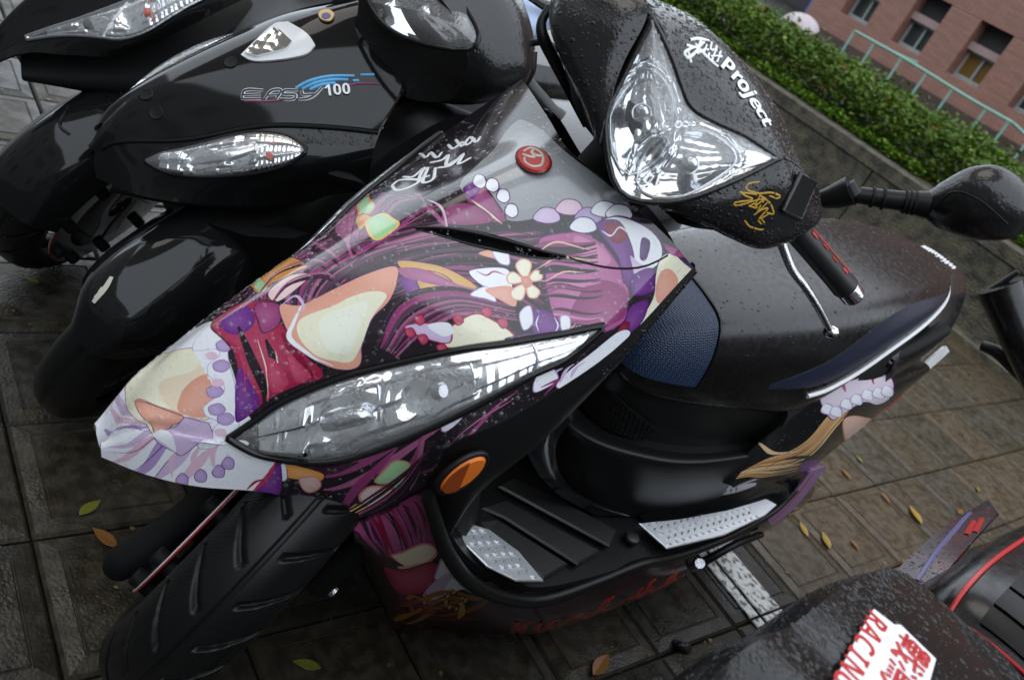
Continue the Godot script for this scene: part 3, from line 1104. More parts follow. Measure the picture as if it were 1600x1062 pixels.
func cowl(s: Node3D) -> void:
	# centre profile of the nose, then the two lamp edges and the outer edge of the left half
	var c0 := [V(0.270, 0.458, 0), V(0.286, 0.53, 0), V(0.312, 0.588, 0), V(0.348, 0.638, 0), V(0.398, 0.69, 0), V(0.455, 0.745, 0), V(0.515, 0.797, 0), V(0.57, 0.842, 0), V(0.63, 0.888, 0), V(0.685, 0.922, 0)]
	var c2 := [V(0.2634, 0.4845, 0.0120), V(0.2967, 0.5329, 0.0340), V(0.3603, 0.5486, 0.0740), V(0.4048, 0.6003, 0.0780), V(0.4520, 0.6462, 0.0900), V(0.5048, 0.6891, 0.1100), V(0.5611, 0.7359, 0.1360), V(0.6197, 0.7694, 0.1560), V(0.6779, 0.8128, 0.1700), V(0.7408, 0.9129, 0.1460)]
	var c3 := [V(0.2626, 0.4821, 0.0180), V(0.2983, 0.5161, 0.0420), V(0.3628, 0.5458, 0.0800), V(0.4106, 0.5492, 0.1080), V(0.4608, 0.5703, 0.1380), V(0.5153, 0.6154, 0.1560), V(0.5681, 0.6815, 0.1740), V(0.6224, 0.7393, 0.1800), V(0.6818, 0.7962, 0.1830), V(0.7540, 0.9062, 0.1620)]
	var c4 := [V(0.2649, 0.4703, 0.0200), V(0.3064, 0.4691, 0.0500), V(0.3524, 0.4774, 0.0800), V(0.4260, 0.4930, 0.1150), V(0.5183, 0.4658, 0.1450), V(0.5919, 0.5311, 0.1720), V(0.5599, 0.6377, 0.1900), V(0.6204, 0.6963, 0.1970), V(0.7121, 0.7846, 0.1920), V(0.7852, 0.8903, 0.1680)]
	var rows := []
	for i in 10:
		var a: Vector3 = c0[i]
		var b: Vector3 = c2[i]
		var push := V(-0.62, 0.62, 0.45) * (0.014 * sin(PI * (i + 0.6) / 10.6))
		rows.append([a, a.lerp(b, 0.36) + push * 0.85, a.lerp(b, 0.7) + push, b, c3[i], c4[i]])
	var both := mirrored_rows(rows)
	for i in range(6, 10):
		for k in 5:
			both[i][k].z *= 1.0 + 0.06 * (i - 5)
	var sf := Surf.new(both, V(-1, 1, 0))
	var m := mat(Color.WHITE, 0.13)
	m.clearcoat_enabled = true
	m.clearcoat = 0.35
	m.clearcoat_roughness = 0.1
	m.albedo_texture = cowl_print()
	# the slot under the upper panel is a real opening in the shell
	var slot_mid := []
	var slot_w := []
	var slot := PackedVector2Array()
	for k in 9:
		var t := k / 8.0
		slot_mid.append(Vector2(5.0 + lerpf(0.25, 1.72, t), lerpf(6.15, 8.02, t)))
		slot_w.append(0.135 * sin(PI * clampf(t * 0.92 + 0.05, 0, 1)))
	for k in 9:
		slot.append(slot_mid[k] - Vector2(slot_w[k], 0))
	for k in range(8, -1, -1):
		slot.append(slot_mid[k] + Vector2(slot_w[k], 0))
	part(s, "front_cowl", shell(sf, 190, 170, 0.004, 0.0, 0.0, -1.0, 0.0, -1.0, [slot]), m)
	rain(s, sf, 4200, 0.3, 9.0, 2.0, 9.9, 0.0026)
	# lamps let into both flanks
	for side in 2:
		var lo := []
		var hi := []
		for k in 13:
			var u := (2.06 + 6.0 * k / 12.0) if side == 0 else (3.6 + 4.4 * k / 12.0)
			var v8 := 0.05 * sin(PI * k / 12.0)
			lo.append(Vector2(u, 8.0 - v8 if side == 0 else 1.5))
			hi.append(Vector2(u, 9.0 - 0.02 if side == 0 else 0.95))
		for q in [0, 12]:
			var mid: Vector2 = (lo[q] + hi[q]) * 0.5
			lo[q] = lo[q].lerp(mid, 0.75)
			hi[q] = hi[q].lerp(mid, 0.75)
		var cover := lamp(s, "indicator_lamp", sf, lo, hi, 0.02 if side == 0 else 0.006, mats.facet, Transform3D(), "", 0.0045, mats.gloss)
		if side == 0:
			rain(s, cover, 700, 0.6, 11.4, 0.3, 3.7, 0.002)
		if side == 1:
			continue
		# bulb holder and dividing ribs inside the lamp
		var l := s.get_child(s.get_child_count() - (2 if side == 0 else 1))
		var vm := 8.5 if side == 0 else 1.5
		part(l, "bulb", tube([sf.out(3.9, vm, 0.003), sf.out(4.1, vm, 0.009), sf.out(4.5, vm, 0.011), sf.out(4.55, vm, 0.010)], [0.011, 0.011, 0.0105, 0.006], 16, 4), mats.chrome)
		part(l, "bulb", tube([sf.out(5.55, vm, 0.003), sf.out(5.65, vm, 0.010)], [0.009, 0.007], 14, 2), mats.steel)
		for q in 4:
			var u: float = [3.1, 4.7, 6.0, 7.0][q]
			part(l, "reflector_rib", tube([sf.out(u, vm - 0.42, 0.003), sf.out(u + 0.06, vm, 0.006), sf.out(u, vm + 0.42, 0.003)], [0.0022], 6, 4), mats.chrome)
	# inside the slot: a ribbed duct wall, and a lip along its upper edge
	var duct := []
	for k in 9:
		var t := k / 8.0
		var q: Vector2 = slot_mid[k]
		duct.append([sf.out(q.y, q.x - 0.5, -0.012), sf.out(q.y, q.x, -0.028), sf.out(q.y, q.x + 0.5, -0.012)])
	part(s, "air_duct", shell(Surf.new(duct, sf.normal_at(7, 6.2)), 16, 6, 0.002), mats.matte)
	var lip := []
	for k in 9:
		lip.append(sf.out(slot_mid[k].y, slot_mid[k].x - slot_w[k], 0.0008))
	part(s, "slot_lip", tube(lip, [0.0012, 0.003, 0.0012], 8, 3), mats.gloss)
	var sill := []
	for k in 9:
		sill.append(sf.out(slot_mid[k].y, slot_mid[k].x + slot_w[k], -0.0004))
	part(s, "slot_sill", tube(sill, [0.001, 0.002, 0.001], 8, 3), mats.gloss)
	# seam between the upper panel and the lower one
	for side in 2:
		var line := []
		for q in [[8.05, 1.75], [8.3, 2.2], [8.55, 2.7], [8.9, 3.5]]:
			line.append(Vector2(q[0], 5.0 + (q[1] if side == 0 else -q[1])))
		part(s, "panel_seam", ink(sf, [line], 0.0026, 0.0004), mats.matte)
	# red oval badge with its pale swirl
	var bx := on(sf, 8.3, 4.99, 0, 1, 0.0005)
	var oval := PackedVector2Array()
	for k in 40:
		oval.append(Vector2(cos(TAU * k / 40) * 0.0245, sin(TAU * k / 40) * 0.0175))
	var bt := plate_tris(oval, 0.004, 0.002)
	var badge := part(s, "badge", flat_mesh(bt), mats.red, bx)
	var bs := Surf.new([[V(-0.024, -0.018, 0.0042), V(0.0, -0.018, 0.0042), V(0.024, -0.018, 0.0042)], [V(-0.024, 0, 0.0042), V(0, 0, 0.0042), V(0.024, 0, 0.0042)], [V(-0.024, 0.018, 0.0042), V(0, 0.018, 0.0042), V(0.024, 0.018, 0.0042)]], V(0, 0, 1))
	var silver := mat(lin(0.45, 0.42, 0.4), 0.3, 0.6)
	part(badge, "swirl", ink(bs, [[Vector2(0.75, 0.35), Vector2(1.35, 0.3), Vector2(1.65, 0.8), Vector2(1.5, 1.3), Vector2(1.1, 1.62), Vector2(0.6, 1.5), Vector2(0.38, 1.1), Vector2(0.55, 0.75)]], 0.0035, 0.0004), silver)
	part(badge, "swirl", ink(bs, [[Vector2(1.5, 0.45), Vector2(1.2, 0.6), Vector2(1.15, 0.95), Vector2(0.85, 0.8), Vector2(0.6, 0.5)], [Vector2(1.2, 0.7), Vector2(1.35, 0.95), Vector2(1.55, 1.05)]], 0.0042, 0.0004), silver)
	var rim := []
	for k in 33:
		rim.append(V(cos(TAU * k / 32) * 0.0248, sin(TAU * k / 32) * 0.0178, 0.001))
	part(badge, "rim", tube(rim, [0.0012], 6, 1), mats.gloss)
	# white marker writing on the black right shoulder
	var su := [
		[Vector2(6.361, 3.365), Vector2(6.521, 3.289), Vector2(6.678, 3.561), Vector2(6.771, 3.846), Vector2(6.558, 3.895), Vector2(6.355, 3.728), Vector2(6.361, 3.365)],
		[Vector2(6.647, 3.233), Vector2(6.758, 3.526), Vector2(7.031, 3.396), Vector2(6.812, 3.739), Vector2(6.975, 3.877)],
		[Vector2(6.895, 3.515), Vector2(7.071, 3.500), Vector2(6.789, 3.966), Vector2(6.943, 4.080), Vector2(7.153, 3.686)],
		[Vector2(7.377, 1.903), Vector2(7.254, 2.878), Vector2(7.412, 2.716), Vector2(7.352, 3.276), Vector2(7.503, 3.180)],
		[Vector2(7.190, 3.334), Vector2(7.355, 3.524), Vector2(7.513, 3.468), Vector2(7.312, 3.825), Vector2(7.538, 3.824)],
		[Vector2(7.181, 3.744), Vector2(7.358, 3.917), Vector2(7.684, 3.752), Vector2(7.457, 4.021), Vector2(7.691, 4.035)],
		[Vector2(7.717, 2.985), Vector2(7.682, 3.321), Vector2(7.878, 3.267), Vector2(7.877, 3.491), Vector2(8.049, 3.400)],
		[Vector2(7.877, 2.960), Vector2(7.809, 3.430), Vector2(8.028, 3.229), Vector2(7.999, 3.570), Vector2(8.112, 3.457)],
	]
	part(s, "marker_writing", ink(sf, su, 0.005, 0.0005), mats.white)
	# black leg shield behind the cowl, closing it towards the rider
	var shield := []
	for i in [9, 8, 7, 6, 5]:
		var e: Vector3 = c4[i]
		var back: Vector3 = [V(0.010, -0.004, -0.004), V(0.022, -0.016, 0.0), V(0.055, -0.04, 0.008), V(0.07, -0.07, 0.012), V(0.05, -0.07, 0.02)][9 - i]
		var inner := V(e.x + 0.075, e.y - 0.045, e.z * 0.66)
		shield.append([V(e.x + 0.09, e.y - 0.03, 0), V(e.x + 0.088, e.y - 0.035, e.z * 0.36), inner, e + back + V(0.008, 0, -0.012), e + back, e + back * 0.5 + V(0, 0, 0.005), e + V(-0.004, 0.0, 0.0)])
	var inn := Surf.new(mirrored_rows(shield), V(1, 0, 0))
	part(s, "leg_shield", shell(inn, 24, 60, 0.003), mats.satin)
	rain(s, inn, 260, 0.0, 1.2, 10.0, 11.6, 0.002, Transform3D(), mats.bead)
	# amber side reflector
	var rx := Transform3D(Basis(), V(0.5715, 0.6214, 0.2080))
	var rb := Basis(V(0.62, 0.55, -0.06).normalized(), 0.0)
	var face := V(-0.05, 0.10, 1.0).normalized()
	var along := V(0.60, 0.78, 0.0)
	along = (along - face * along.dot(face)).normalized()
	rx.basis = Basis(along, face.cross(along), face)
	var ov := PackedVector2Array()
	for k in 36:
		ov.append(Vector2(cos(TAU * k / 36) * 0.030, sin(TAU * k / 36) * 0.0185))
	var halfl := PackedVector2Array()
	for k in 19:
		halfl.append(Vector2(cos(PI * k / 18 + 1.0) * 0.0285, sin(PI * k / 18 + 1.0) * 0.017))
	var refl := part(s, "side_reflector", plate(ov, 0.009, 0.003), mats.amber, rx)
	part(refl, "dark_half", plate(halfl, 0.0008, 0.0002), mats.amber_dark, Transform3D(Basis(), V(0, 0, 0.0088)))
	var rr := []
	for k in 33:
		rr.append(V(cos(TAU * k / 32) * 0.032, sin(TAU * k / 32) * 0.0205, 0.003))
	part(refl, "holder", tube(rr, [0.004], 8, 1), mats.satin)

func lower_body(s: Node3D) -> void:
	# printed side skirt below the floor
	var topl := [V(0.5225, 0.4563, 0.1500), V(0.5562, 0.4953, 0.1620), V(0.5830, 0.5355, 0.1780), V(0.6293, 0.4595, 0.2000), V(0.7308, 0.3532, 0.2200), V(0.8885, 0.2842, 0.2380), V(1.1026, 0.3010, 0.2320), V(1.2541, 0.2795, 0.2150)]
	var botl := [V(0.5471, 0.4135, 0.1400), V(0.6504, 0.2676, 0.1250), V(0.7984, 0.0319, 0.1000), V(0.8800, 0.0359, 0.1200), V(0.9654, 0.0635, 0.1700), V(1.0541, 0.0868, 0.2000), V(1.2207, 0.1618, 0.2220), V(1.3346, 0.1837, 0.2140)]
	var rows := []
	for i in 8:
		var a: Vector3 = topl[i]
		var b: Vector3 = botl[i]
		rows.append([a, a.lerp(b, 0.33) + V(0, 0, 0.012), a.lerp(b, 0.66) + V(0, 0, 0.012), b])
	var sk := Surf.new(rows, V(0, 0, 1))
	var pm := mat(Color.WHITE, 0.2)
	pm.albedo_texture = skirt_print()
	part(s, "side_skirt", shell(sk, 40, 14, 0.003), pm)
	var mrows := []
	for r in rows:
		var q := []
		for p in r:
			q.append(mz(p))
		mrows.append(q)
	part(s, "side_skirt", shell(Surf.new(mrows, V(0, 0, -1)), 24, 8, 0.003), mats.gloss)
	# slanting red lettering along the skirt
	var red: Array = []
	for k in 14:
		var u0 := 4.35 + 0.185 * k
		var h := 0.55 + 0.25 * sin(k * 2.3)
		red.append([Vector2(u0 - 0.07, 2.6), Vector2(u0 + 0.07, 2.6 - h * 1.9), Vector2(u0 + 0.2, 2.45 - h * 2.0)])
		if k % 3 != 1:
			red.append([Vector2(u0 + 0.16, 1.0 + 0.3 * (k % 2)), Vector2(u0 + 0.06, 1.7), Vector2(u0 + 0.17, 2.2)])
	part(s, "red_lettering", ink(sk, red, 0.0125, 0.0009), mats.orange_red)
	part(s, "front_inner_fairing", loft([
		[V(0.60, 0.58, 0.12), V(0.70, 0.58, 0.10), V(0.70, 0.58, -0.10), V(0.60, 0.58, -0.12)],
		[V(0.64, 0.42, 0.12), V(0.76, 0.40, 0.13), V(0.76, 0.40, -0.13), V(0.64, 0.42, -0.12)],
		[V(0.74, 0.24, 0.09), V(0.86, 0.24, 0.10), V(0.86, 0.24, -0.10), V(0.74, 0.24, -0.09)],
		[V(0.86, 0.17, 0.07), V(1.1, 0.19, 0.08), V(1.1, 0.19, -0.08), V(0.86, 0.17, -0.07)]], 4, 3), mats.matte)
	# floor: tray, rim, rubber pads, bright tread plates
	var tray := []
	for r in [[0.60, 0.56, 0.10], [0.645, 0.475, 0.145], [0.70, 0.402, 0.18], [0.77, 0.362, 0.215], [0.86, 0.345, 0.238], [1.05, 0.345, 0.238], [1.25, 0.355, 0.228], [1.45, 0.375, 0.205]]:
		tray.append([V(r[0] + 0.03, r[1], 0), V(r[0] + 0.02, r[1], r[2] * 0.5), V(r[0], r[1], r[2])])
	var tr := Surf.new(mirrored_rows(tray), V(0, 1, 0))
	part(s, "floor_tray", shell(tr, 40, 40, 0.012), mats.satin)
	rain(s, tr, 420, 2.5, 6.8, 2.4, 3.9, 0.0014, Transform3D(), mats.bead)
	for side in [1.0, -1.0]:
		var rim := [V(0.5720, 0.5512, 0.1850), V(0.5964, 0.5115, 0.1960), V(0.6407, 0.4470, 0.2050), V(0.7104, 0.3740, 0.2170), V(0.7839, 0.3364, 0.2340), V(0.8632, 0.3180, 0.2440), V(0.9737, 0.3278, 0.2430), V(1.0624, 0.3425, 0.2410), V(1.1741, 0.3306, 0.2380), V(1.3329, 0.3306, 0.2280), V(1.4924, 0.3339, 0.2050), V(1.5545, 0.3775, 0.1900)]
		if side < 0.0:
			for k in rim.size():
				rim[k] = mz(rim[k])
		part(s, "floor_rim", tube(rim, [0.008, 0.0105, 0.011, 0.0095, 0.008, 0.006], 10, 4), mats.satin)
	var pads := [
		[V(0.7614, 0.3900, 0.1186), V(0.8281, 0.3680, 0.1167), V(0.9086, 0.3600, 0.2157), V(0.8487, 0.3600, 0.2301), V(0.8008, 0.3720, 0.1375)],
		[V(0.8101, 0.3950, 0.0924), V(0.8633, 0.3800, 0.0861), V(0.9851, 0.3600, 0.2076), V(0.9249, 0.3600, 0.2215), V(0.8415, 0.3660, 0.1175)],
		[V(0.8650, 0.3950, 0.0590), V(0.9053, 0.3850, 0.0468), V(0.9724, 0.3620, 0.1046), V(1.0467, 0.3600, 0.1791), V(1.0093, 0.3600, 0.2050)],
	]
	for p in pads:
		var poly := PackedVector2Array()
		for q in p:
			poly.append(Vector2(q.x, -q.z))
		var pd := plate_tris(poly, 0.006, 0.003)
		for k in pd.size():
			var x := pd[k].x
			pd[k].z += (0.352 if x > 0.8 else 0.352 + (0.8 - x) * (0.8 - x) * 4.5)
		part(s, "rubber_pad", flat_mesh(pd), mats.rubber, Transform3D(Basis(V(1, 0, 0), -PI / 2), Vector3.ZERO))
	part(s, "floor_plug", lathe([Vector2(0.0005, 0.004), Vector2(0.011, 0.004), Vector2(0.013, 0.001), Vector2(0.013, -0.004)], 20), mats.rubber, Transform3D(Basis(), V(1.0685, 0.3560, 0.1984)))
	var plates := [
		[V(0.7177, 0.3820, 0.1386), V(0.7542, 0.3880, 0.1330), V(0.7842, 0.3780, 0.1436), V(0.8194, 0.3620, 0.1846), V(0.8356, 0.3600, 0.2382), V(0.7819, 0.3620, 0.2326), V(0.7407, 0.3660, 0.2047), V(0.7230, 0.3740, 0.1690)],
		[V(1.0922, 0.3650, 0.1808), V(1.1792, 0.3720, 0.1938), V(1.2994, 0.3820, 0.2029), V(1.4132, 0.3920, 0.2030), V(1.4292, 0.3920, 0.2209), V(1.3810, 0.3880, 0.2335), V(1.2528, 0.3750, 0.2456), V(1.1135, 0.3660, 0.2380)],
	]
	for side in 2:
		for p in plates:
			var poly := PackedVector2Array()
			var lowest := 1.0
			for q in p:
				poly.append(Vector2(q.x, -q.z))
			var front: bool = p[0].x < 1.0
			var tris := plate_tris(poly, 0.0035, 0.0012)
			var dots: Array = []
			var bx0: float = 0.72 if front else 1.09
			for i in 24:
				for j in 14:
					var c := Vector2(bx0 + i * 0.0165 + (0.008 if j % 2 else 0.0), -0.105 - j * 0.0105)
					if Geometry2D.is_point_in_polygon(c, poly) and Geometry2D.is_point_in_polygon(c + Vector2(0.009, 0), poly) and Geometry2D.is_point_in_polygon(c - Vector2(0.009, 0.004), poly) and (front or c.x < 1.36):
						dots.append(c)
			for c in dots:
				var tw := 0.7 if (int(round((-c.y - 0.105) / 0.0105)) % 2) else -0.7
				var d := Vector2(cos(tw), sin(tw))
				var e := Vector2(-d.y, d.x)
				var ln := 0.0075 if front else 0.0055
				var p0 := V(c.x - d.x * ln, c.y - d.y * ln, 0.0034)
				var p1 := V(c.x + d.x * ln, c.y + d.y * ln, 0.0034)
				var s0 := V(c.x + e.x * 0.0028, c.y + e.y * 0.0028, 0.0034)
				var s1 := V(c.x - e.x * 0.0028, c.y - e.y * 0.0028, 0.0034)
				var t := V(c.x, c.y, 0.0068)
				tris.append_array(PackedVector3Array([p0, t, s1, s1, t, p1, p1, t, s0, s0, t, p0]))
			for k in tris.size():
				var x := tris[k].x
				var h := 0.0
				if front:
					h = 0.360 + (0.86 - x) * 0.19
				else:
					h = 0.360 + (x - 1.05) * 0.085
				tris[k].z += h
				if side == 1:
					tris[k].y = -tris[k].y
			part(s, "tread_plate", flat_mesh(tris), mats.plate, Transform3D(Basis(V(1, 0, 0), -PI / 2), Vector3.ZERO))
	# body under the seat: a lower collar, then a set back upper box
	var lower := []
	for r in [[0.348, 0.965, 1.0], [0.40, 0.945, 1.02], [0.46, 0.92, 1.03], [0.50, 0.90, 1.02], [0.512, 0.905, 0.99], [0.508, 0.935, 0.9]]:
		lower.append(hull(r[0], r[1], r[2]))
	part(s, "tunnel_collar", loft(lower, 4, 5), mats.satin)
	var upper := []
	for r in [[0.46, 0.965, 0.82], [0.52, 0.955, 0.84], [0.58, 0.94, 0.86], [0.63, 0.935, 0.86], [0.66, 0.945, 0.80]]:
		upper.append(hull(r[0], r[1], r[2]))
	part(s, "seat_box", loft(upper, 4, 5), mats.satin)
	# grey flare where the tunnel meets the floor
	var flare := []
	for p in [[V(0.7866, 0.5849, 0.1000), V(0.8885, 0.5598, 0.0850)], [V(0.8005, 0.5176, 0.1000), V(0.8808, 0.4872, 0.0950)], [V(0.8577, 0.4511, 0.1050), V(0.9570, 0.4012, 0.1100)], [V(0.9337, 0.3926, 0.1150), V(1.0706, 0.3573, 0.1400)], [V(1.0298, 0.3491, 0.1400), V(1.1438, 0.3471, 0.1600)]]:
		var a: Vector3 = p[0]
		var b: Vector3 = p[1]
		flare.append([a, a.lerp(b, 0.5) + V(-0.006, 0.006, 0.004), b])
	part(s, "tunnel_flare", shell(Surf.new(flare, V(-0.3, 0.8, 0.5)), 20, 8, 0.004), mats.gloss)
	# mesh vent in the collar
	var vent := Surf.new([[V(0.950, 0.516, 0.020), V(0.944, 0.578, 0.020)], [V(0.957, 0.516, 0.060), V(0.952, 0.578, 0.062)], [V(0.978, 0.516, 0.095), V(0.975, 0.572, 0.098)], [V(1.03, 0.516, 0.122), V(1.04, 0.545, 0.127)]], V(-0.7, 0.3, 0.6))
	var grille := part(s, "vent_grille", shell(vent, 12, 4, 0.002), mats.matte)
	var wires: Array = []
	for k in 22:
		var u := k * 0.15 - 0.25
		wires.append([Vector2(clampf(u, 0, 3), 0.02), Vector2(clampf(u + 0.3, 0, 3), 0.98)])
		wires.append([Vector2(clampf(u + 0.3, 0, 3), 0.02), Vector2(clampf(u, 0, 3), 0.98)])
	part(grille, "wire_mesh", ink(vent, wires, 0.0018, 0.0016), mats.satin)
	# engine, swing arm and stands
	part(s, "engine_case", loft([
		[V(1.20, 0.30, 0.03), V(1.20, 0.18, 0.03), V(1.20, 0.18, 0.13), V(1.20, 0.30, 0.13)],
		[V(1.30, 0.34, 0.02), V(1.30, 0.15, 0.02), V(1.30, 0.15, 0.165), V(1.30, 0.34, 0.165)],
		[V(1.5, 0.33, 0.03), V(1.5, 0.17, 0.03), V(1.5, 0.17, 0.17), V(1.5, 0.33, 0.17)],
		[V(1.68, 0.33, 0.06), V(1.68, 0.15, 0.06), V(1.68, 0.15, 0.16), V(1.68, 0.33, 0.16)],
		[V(1.80, 0.28, 0.07), V(1.80, 0.19, 0.07), V(1.80, 0.19, 0.145), V(1.80, 0.28, 0.145)]], 4, 4), mats.gloss)
	part(s, "kick_lever", tube([V(1.4219, 0.1615, 0.1900), V(1.4272, 0.1960, 0.2000), V(1.4834, 0.2281, 0.2000), V(1.5970, 0.2180, 0.1900)], [0.011, 0.009, 0.008, 0.007], 10, 3), mats.satin)
	part(s, "kick_pedal", tube([V(1.4307, 0.1428, 0.1850), V(1.3567, 0.2208, 0.2150)], [0.010], 10, 1), mats.steel)
	part(s, "exhaust", tube([V(1.1, 0.22, -0.10), V(1.35, 0.24, -0.16), V(1.8, 0.34, -0.18)], [0.02, 0.045, 0.05, 0.04], 14, 4), mats.satin)
	var foot := V(1.404, 0.004, 0.29)
	var sst := part(s, "side_stand", tube([V(1.3585, -0.0927, 0.1200), V(1.4800, -0.1487, 0.1650), V(1.5075, -0.1443, 0.2200), foot + V(-0.005, 0.012, -0.012), foot + V(0.01, 0.012, 0.01)], [0.016, 0.014, 0.011, 0.009, 0.010], 10, 4), mats.satin)
	part(sst, "foot", lathe([Vector2(0.0005, -0.004), Vector2(0.014, -0.004), Vector2(0.016, 0.0), Vector2(0.014, 0.006), Vector2(0.0005, 0.006)], 16), mats.rubber, Transform3D(Basis(V(1, 0, 0), 1.1), foot + V(0.008, 0.014, 0.006)))
	part(s, "stand_bracket", tube([V(0.9713, -0.0018, 0.1200), V(1.0170, 0.0045, 0.1400), V(1.1177, 0.0011, 0.1500), V(1.1000, 0.0214, 0.1400)], [0.004], 8, 2), mats.steel)
	part(s, "belly_pan", loft([
		[V(0.95, 0.28, 0.10), V(0.95, 0.21, 0.08), V(0.95, 0.21, -0.08), V(0.95, 0.28, -0.10)],
		[V(1.1, 0.28, 0.15), V(1.1, 0.20, 0.10), V(1.1, 0.20, -0.10), V(1.1, 0.28, -0.15)],
		[V(1.28, 0.30, 0.14), V(1.28, 0.22, 0.10), V(1.28, 0.22, -0.10), V(1.28, 0.30, -0.14)]], 3, 3), mats.wet)
	part(s, "centre_stand", tube([V(1.2, 0.2, 0.09), V(1.36, 0.12, 0.12), V(1.46, 0.10, 0.14)], [0.011, 0.009], 8, 3), mats.satin)
	wheel(s, Transform3D(Basis(), V(1.62, 0.235, 0)), 0.235, 0.06, -1.0, false)
	part(s, "rear_mudguard", tube([V(1.40, 0.42, 0), V(1.55, 0.52, 0), V(1.75, 0.52, 0), V(1.90, 0.44, 0), V(1.95, 0.36, 0)], [0.07], 14, 4, 0.25), mats.matte)

func hull(y: float, front: float, wide: float) -> Array:
	var z := 0.2 * wide
	return [V(front, y, 0), V(front + 0.018, y, z * 0.42), V(front + 0.095, y, z * 0.70), V(front + 0.24, y, z * 0.88), V(1.42, y + 0.01, z * 0.88), V(1.66, y + 0.03, z * 0.62), V(1.70, y + 0.03, 0), V(1.66, y + 0.03, -z * 0.62), V(1.42, y + 0.01, -z * 0.88), V(front + 0.24, y, -z * 0.88), V(front + 0.095, y, -z * 0.70), V(front + 0.018, y, -z * 0.42)]

func seat(s: Node3D) -> void:
	var rings := []
	for r in [[0.925, 0.045, 0.672, 0.635], [0.945, 0.088, 0.705, 0.622], [0.985, 0.115, 0.737, 0.618], [1.06, 0.138, 0.765, 0.618], [1.16, 0.156, 0.787, 0.618], [1.30, 0.170, 0.81, 0.615], [1.40, 0.166, 0.826, 0.652], [1.50, 0.152, 0.838, 0.715], [1.60, 0.132, 0.845, 0.765], [1.70, 0.098, 0.847, 0.795], [1.775, 0.055, 0.841, 0.808], [1.80, 0.02, 0.828, 0.814]]:
		var x: float = r[0]
		var w: float = r[1]
		var t: float = r[2]
		var b: float = r[3]
		rings.append([V(x, t, 0), V(x, t - 0.004, w * 0.45), V(x, lerpf(t, b, 0.13), w * 0.76), V(x, lerpf(t, b, 0.5), w * 0.95), V(x, b, w), V(x, b - 0.005, w * 0.8), V(x, b - 0.012, 0), V(x, b - 0.005, -w * 0.8), V(x, b, -w), V(x, lerpf(t, b, 0.5), -w * 0.95), V(x, lerpf(t, b, 0.13), -w * 0.76), V(x, t - 0.004, -w * 0.45)])
	var st := part(s, "seat", loft(rings, 5, 4), mats.vinyl)
	var rows := []
	for q in rings:
		rows.append([q[8], q[9], q[10], q[11], q[0], q[1], q[2], q[3], q[4]])
	var sf := Surf.new(rows, V(0, 1, 0))
	rain(s, sf, 650, 1.0, 9.6, 2.0, 6.9, 0.0026, Transform3D(), mats.bead)
	# blue woven nose
	part(st, "blue_nose_panel", shell(sf, 16, 40, 0.003, 0.0022, 0.08, 2.75, 0.6, 7.6), mats.mesh_blue)
	var stitch := []
	for k in 25:
		stitch.append(sf.out(2.8, 0.6 + 7.0 * k / 24.0, 0.0015))
	part(st, "seam", tube(stitch, [0.0028], 6, 1), mats.vinyl)
	# navy side bands under a white piping that runs round the back
	for side in 2:
		var band := []
		for k in 15:
			var t := k / 14.0
			var u := lerpf(4.2, 9.6, t)
			var w := sin(PI * clampf(t * 0.9 + 0.02, 0, 1))
			var hi := 7.5 - 1.25 * w
			var lo := 7.6
			if side == 1:
				hi = 8.0 - hi
				lo = 8.0 - lo
			band.append([sf.out(u, hi, 0.0016), sf.out(u, (hi + lo) * 0.5, 0.002), sf.out(u, lo, 0.0016)])
		part(st, "navy_band", shell(Surf.new(band, V(0, 0.3, 1.0 - 2.0 * side)), 30, 6, 0.002), mats.navy)
	var pipe := []
	for k in 17:
		pipe.append(sf.out(lerpf(5.0, 11.0, k / 16.0), 7.66, 0.004))
	for k in range(16, 4, -1):
		pipe.append(sf.out(lerpf(5.0, 11.0, k / 16.0), 0.34, 0.004))
	part(st, "white_piping", tube(pipe, [0.0042], 8, 2), mats.white_gloss)

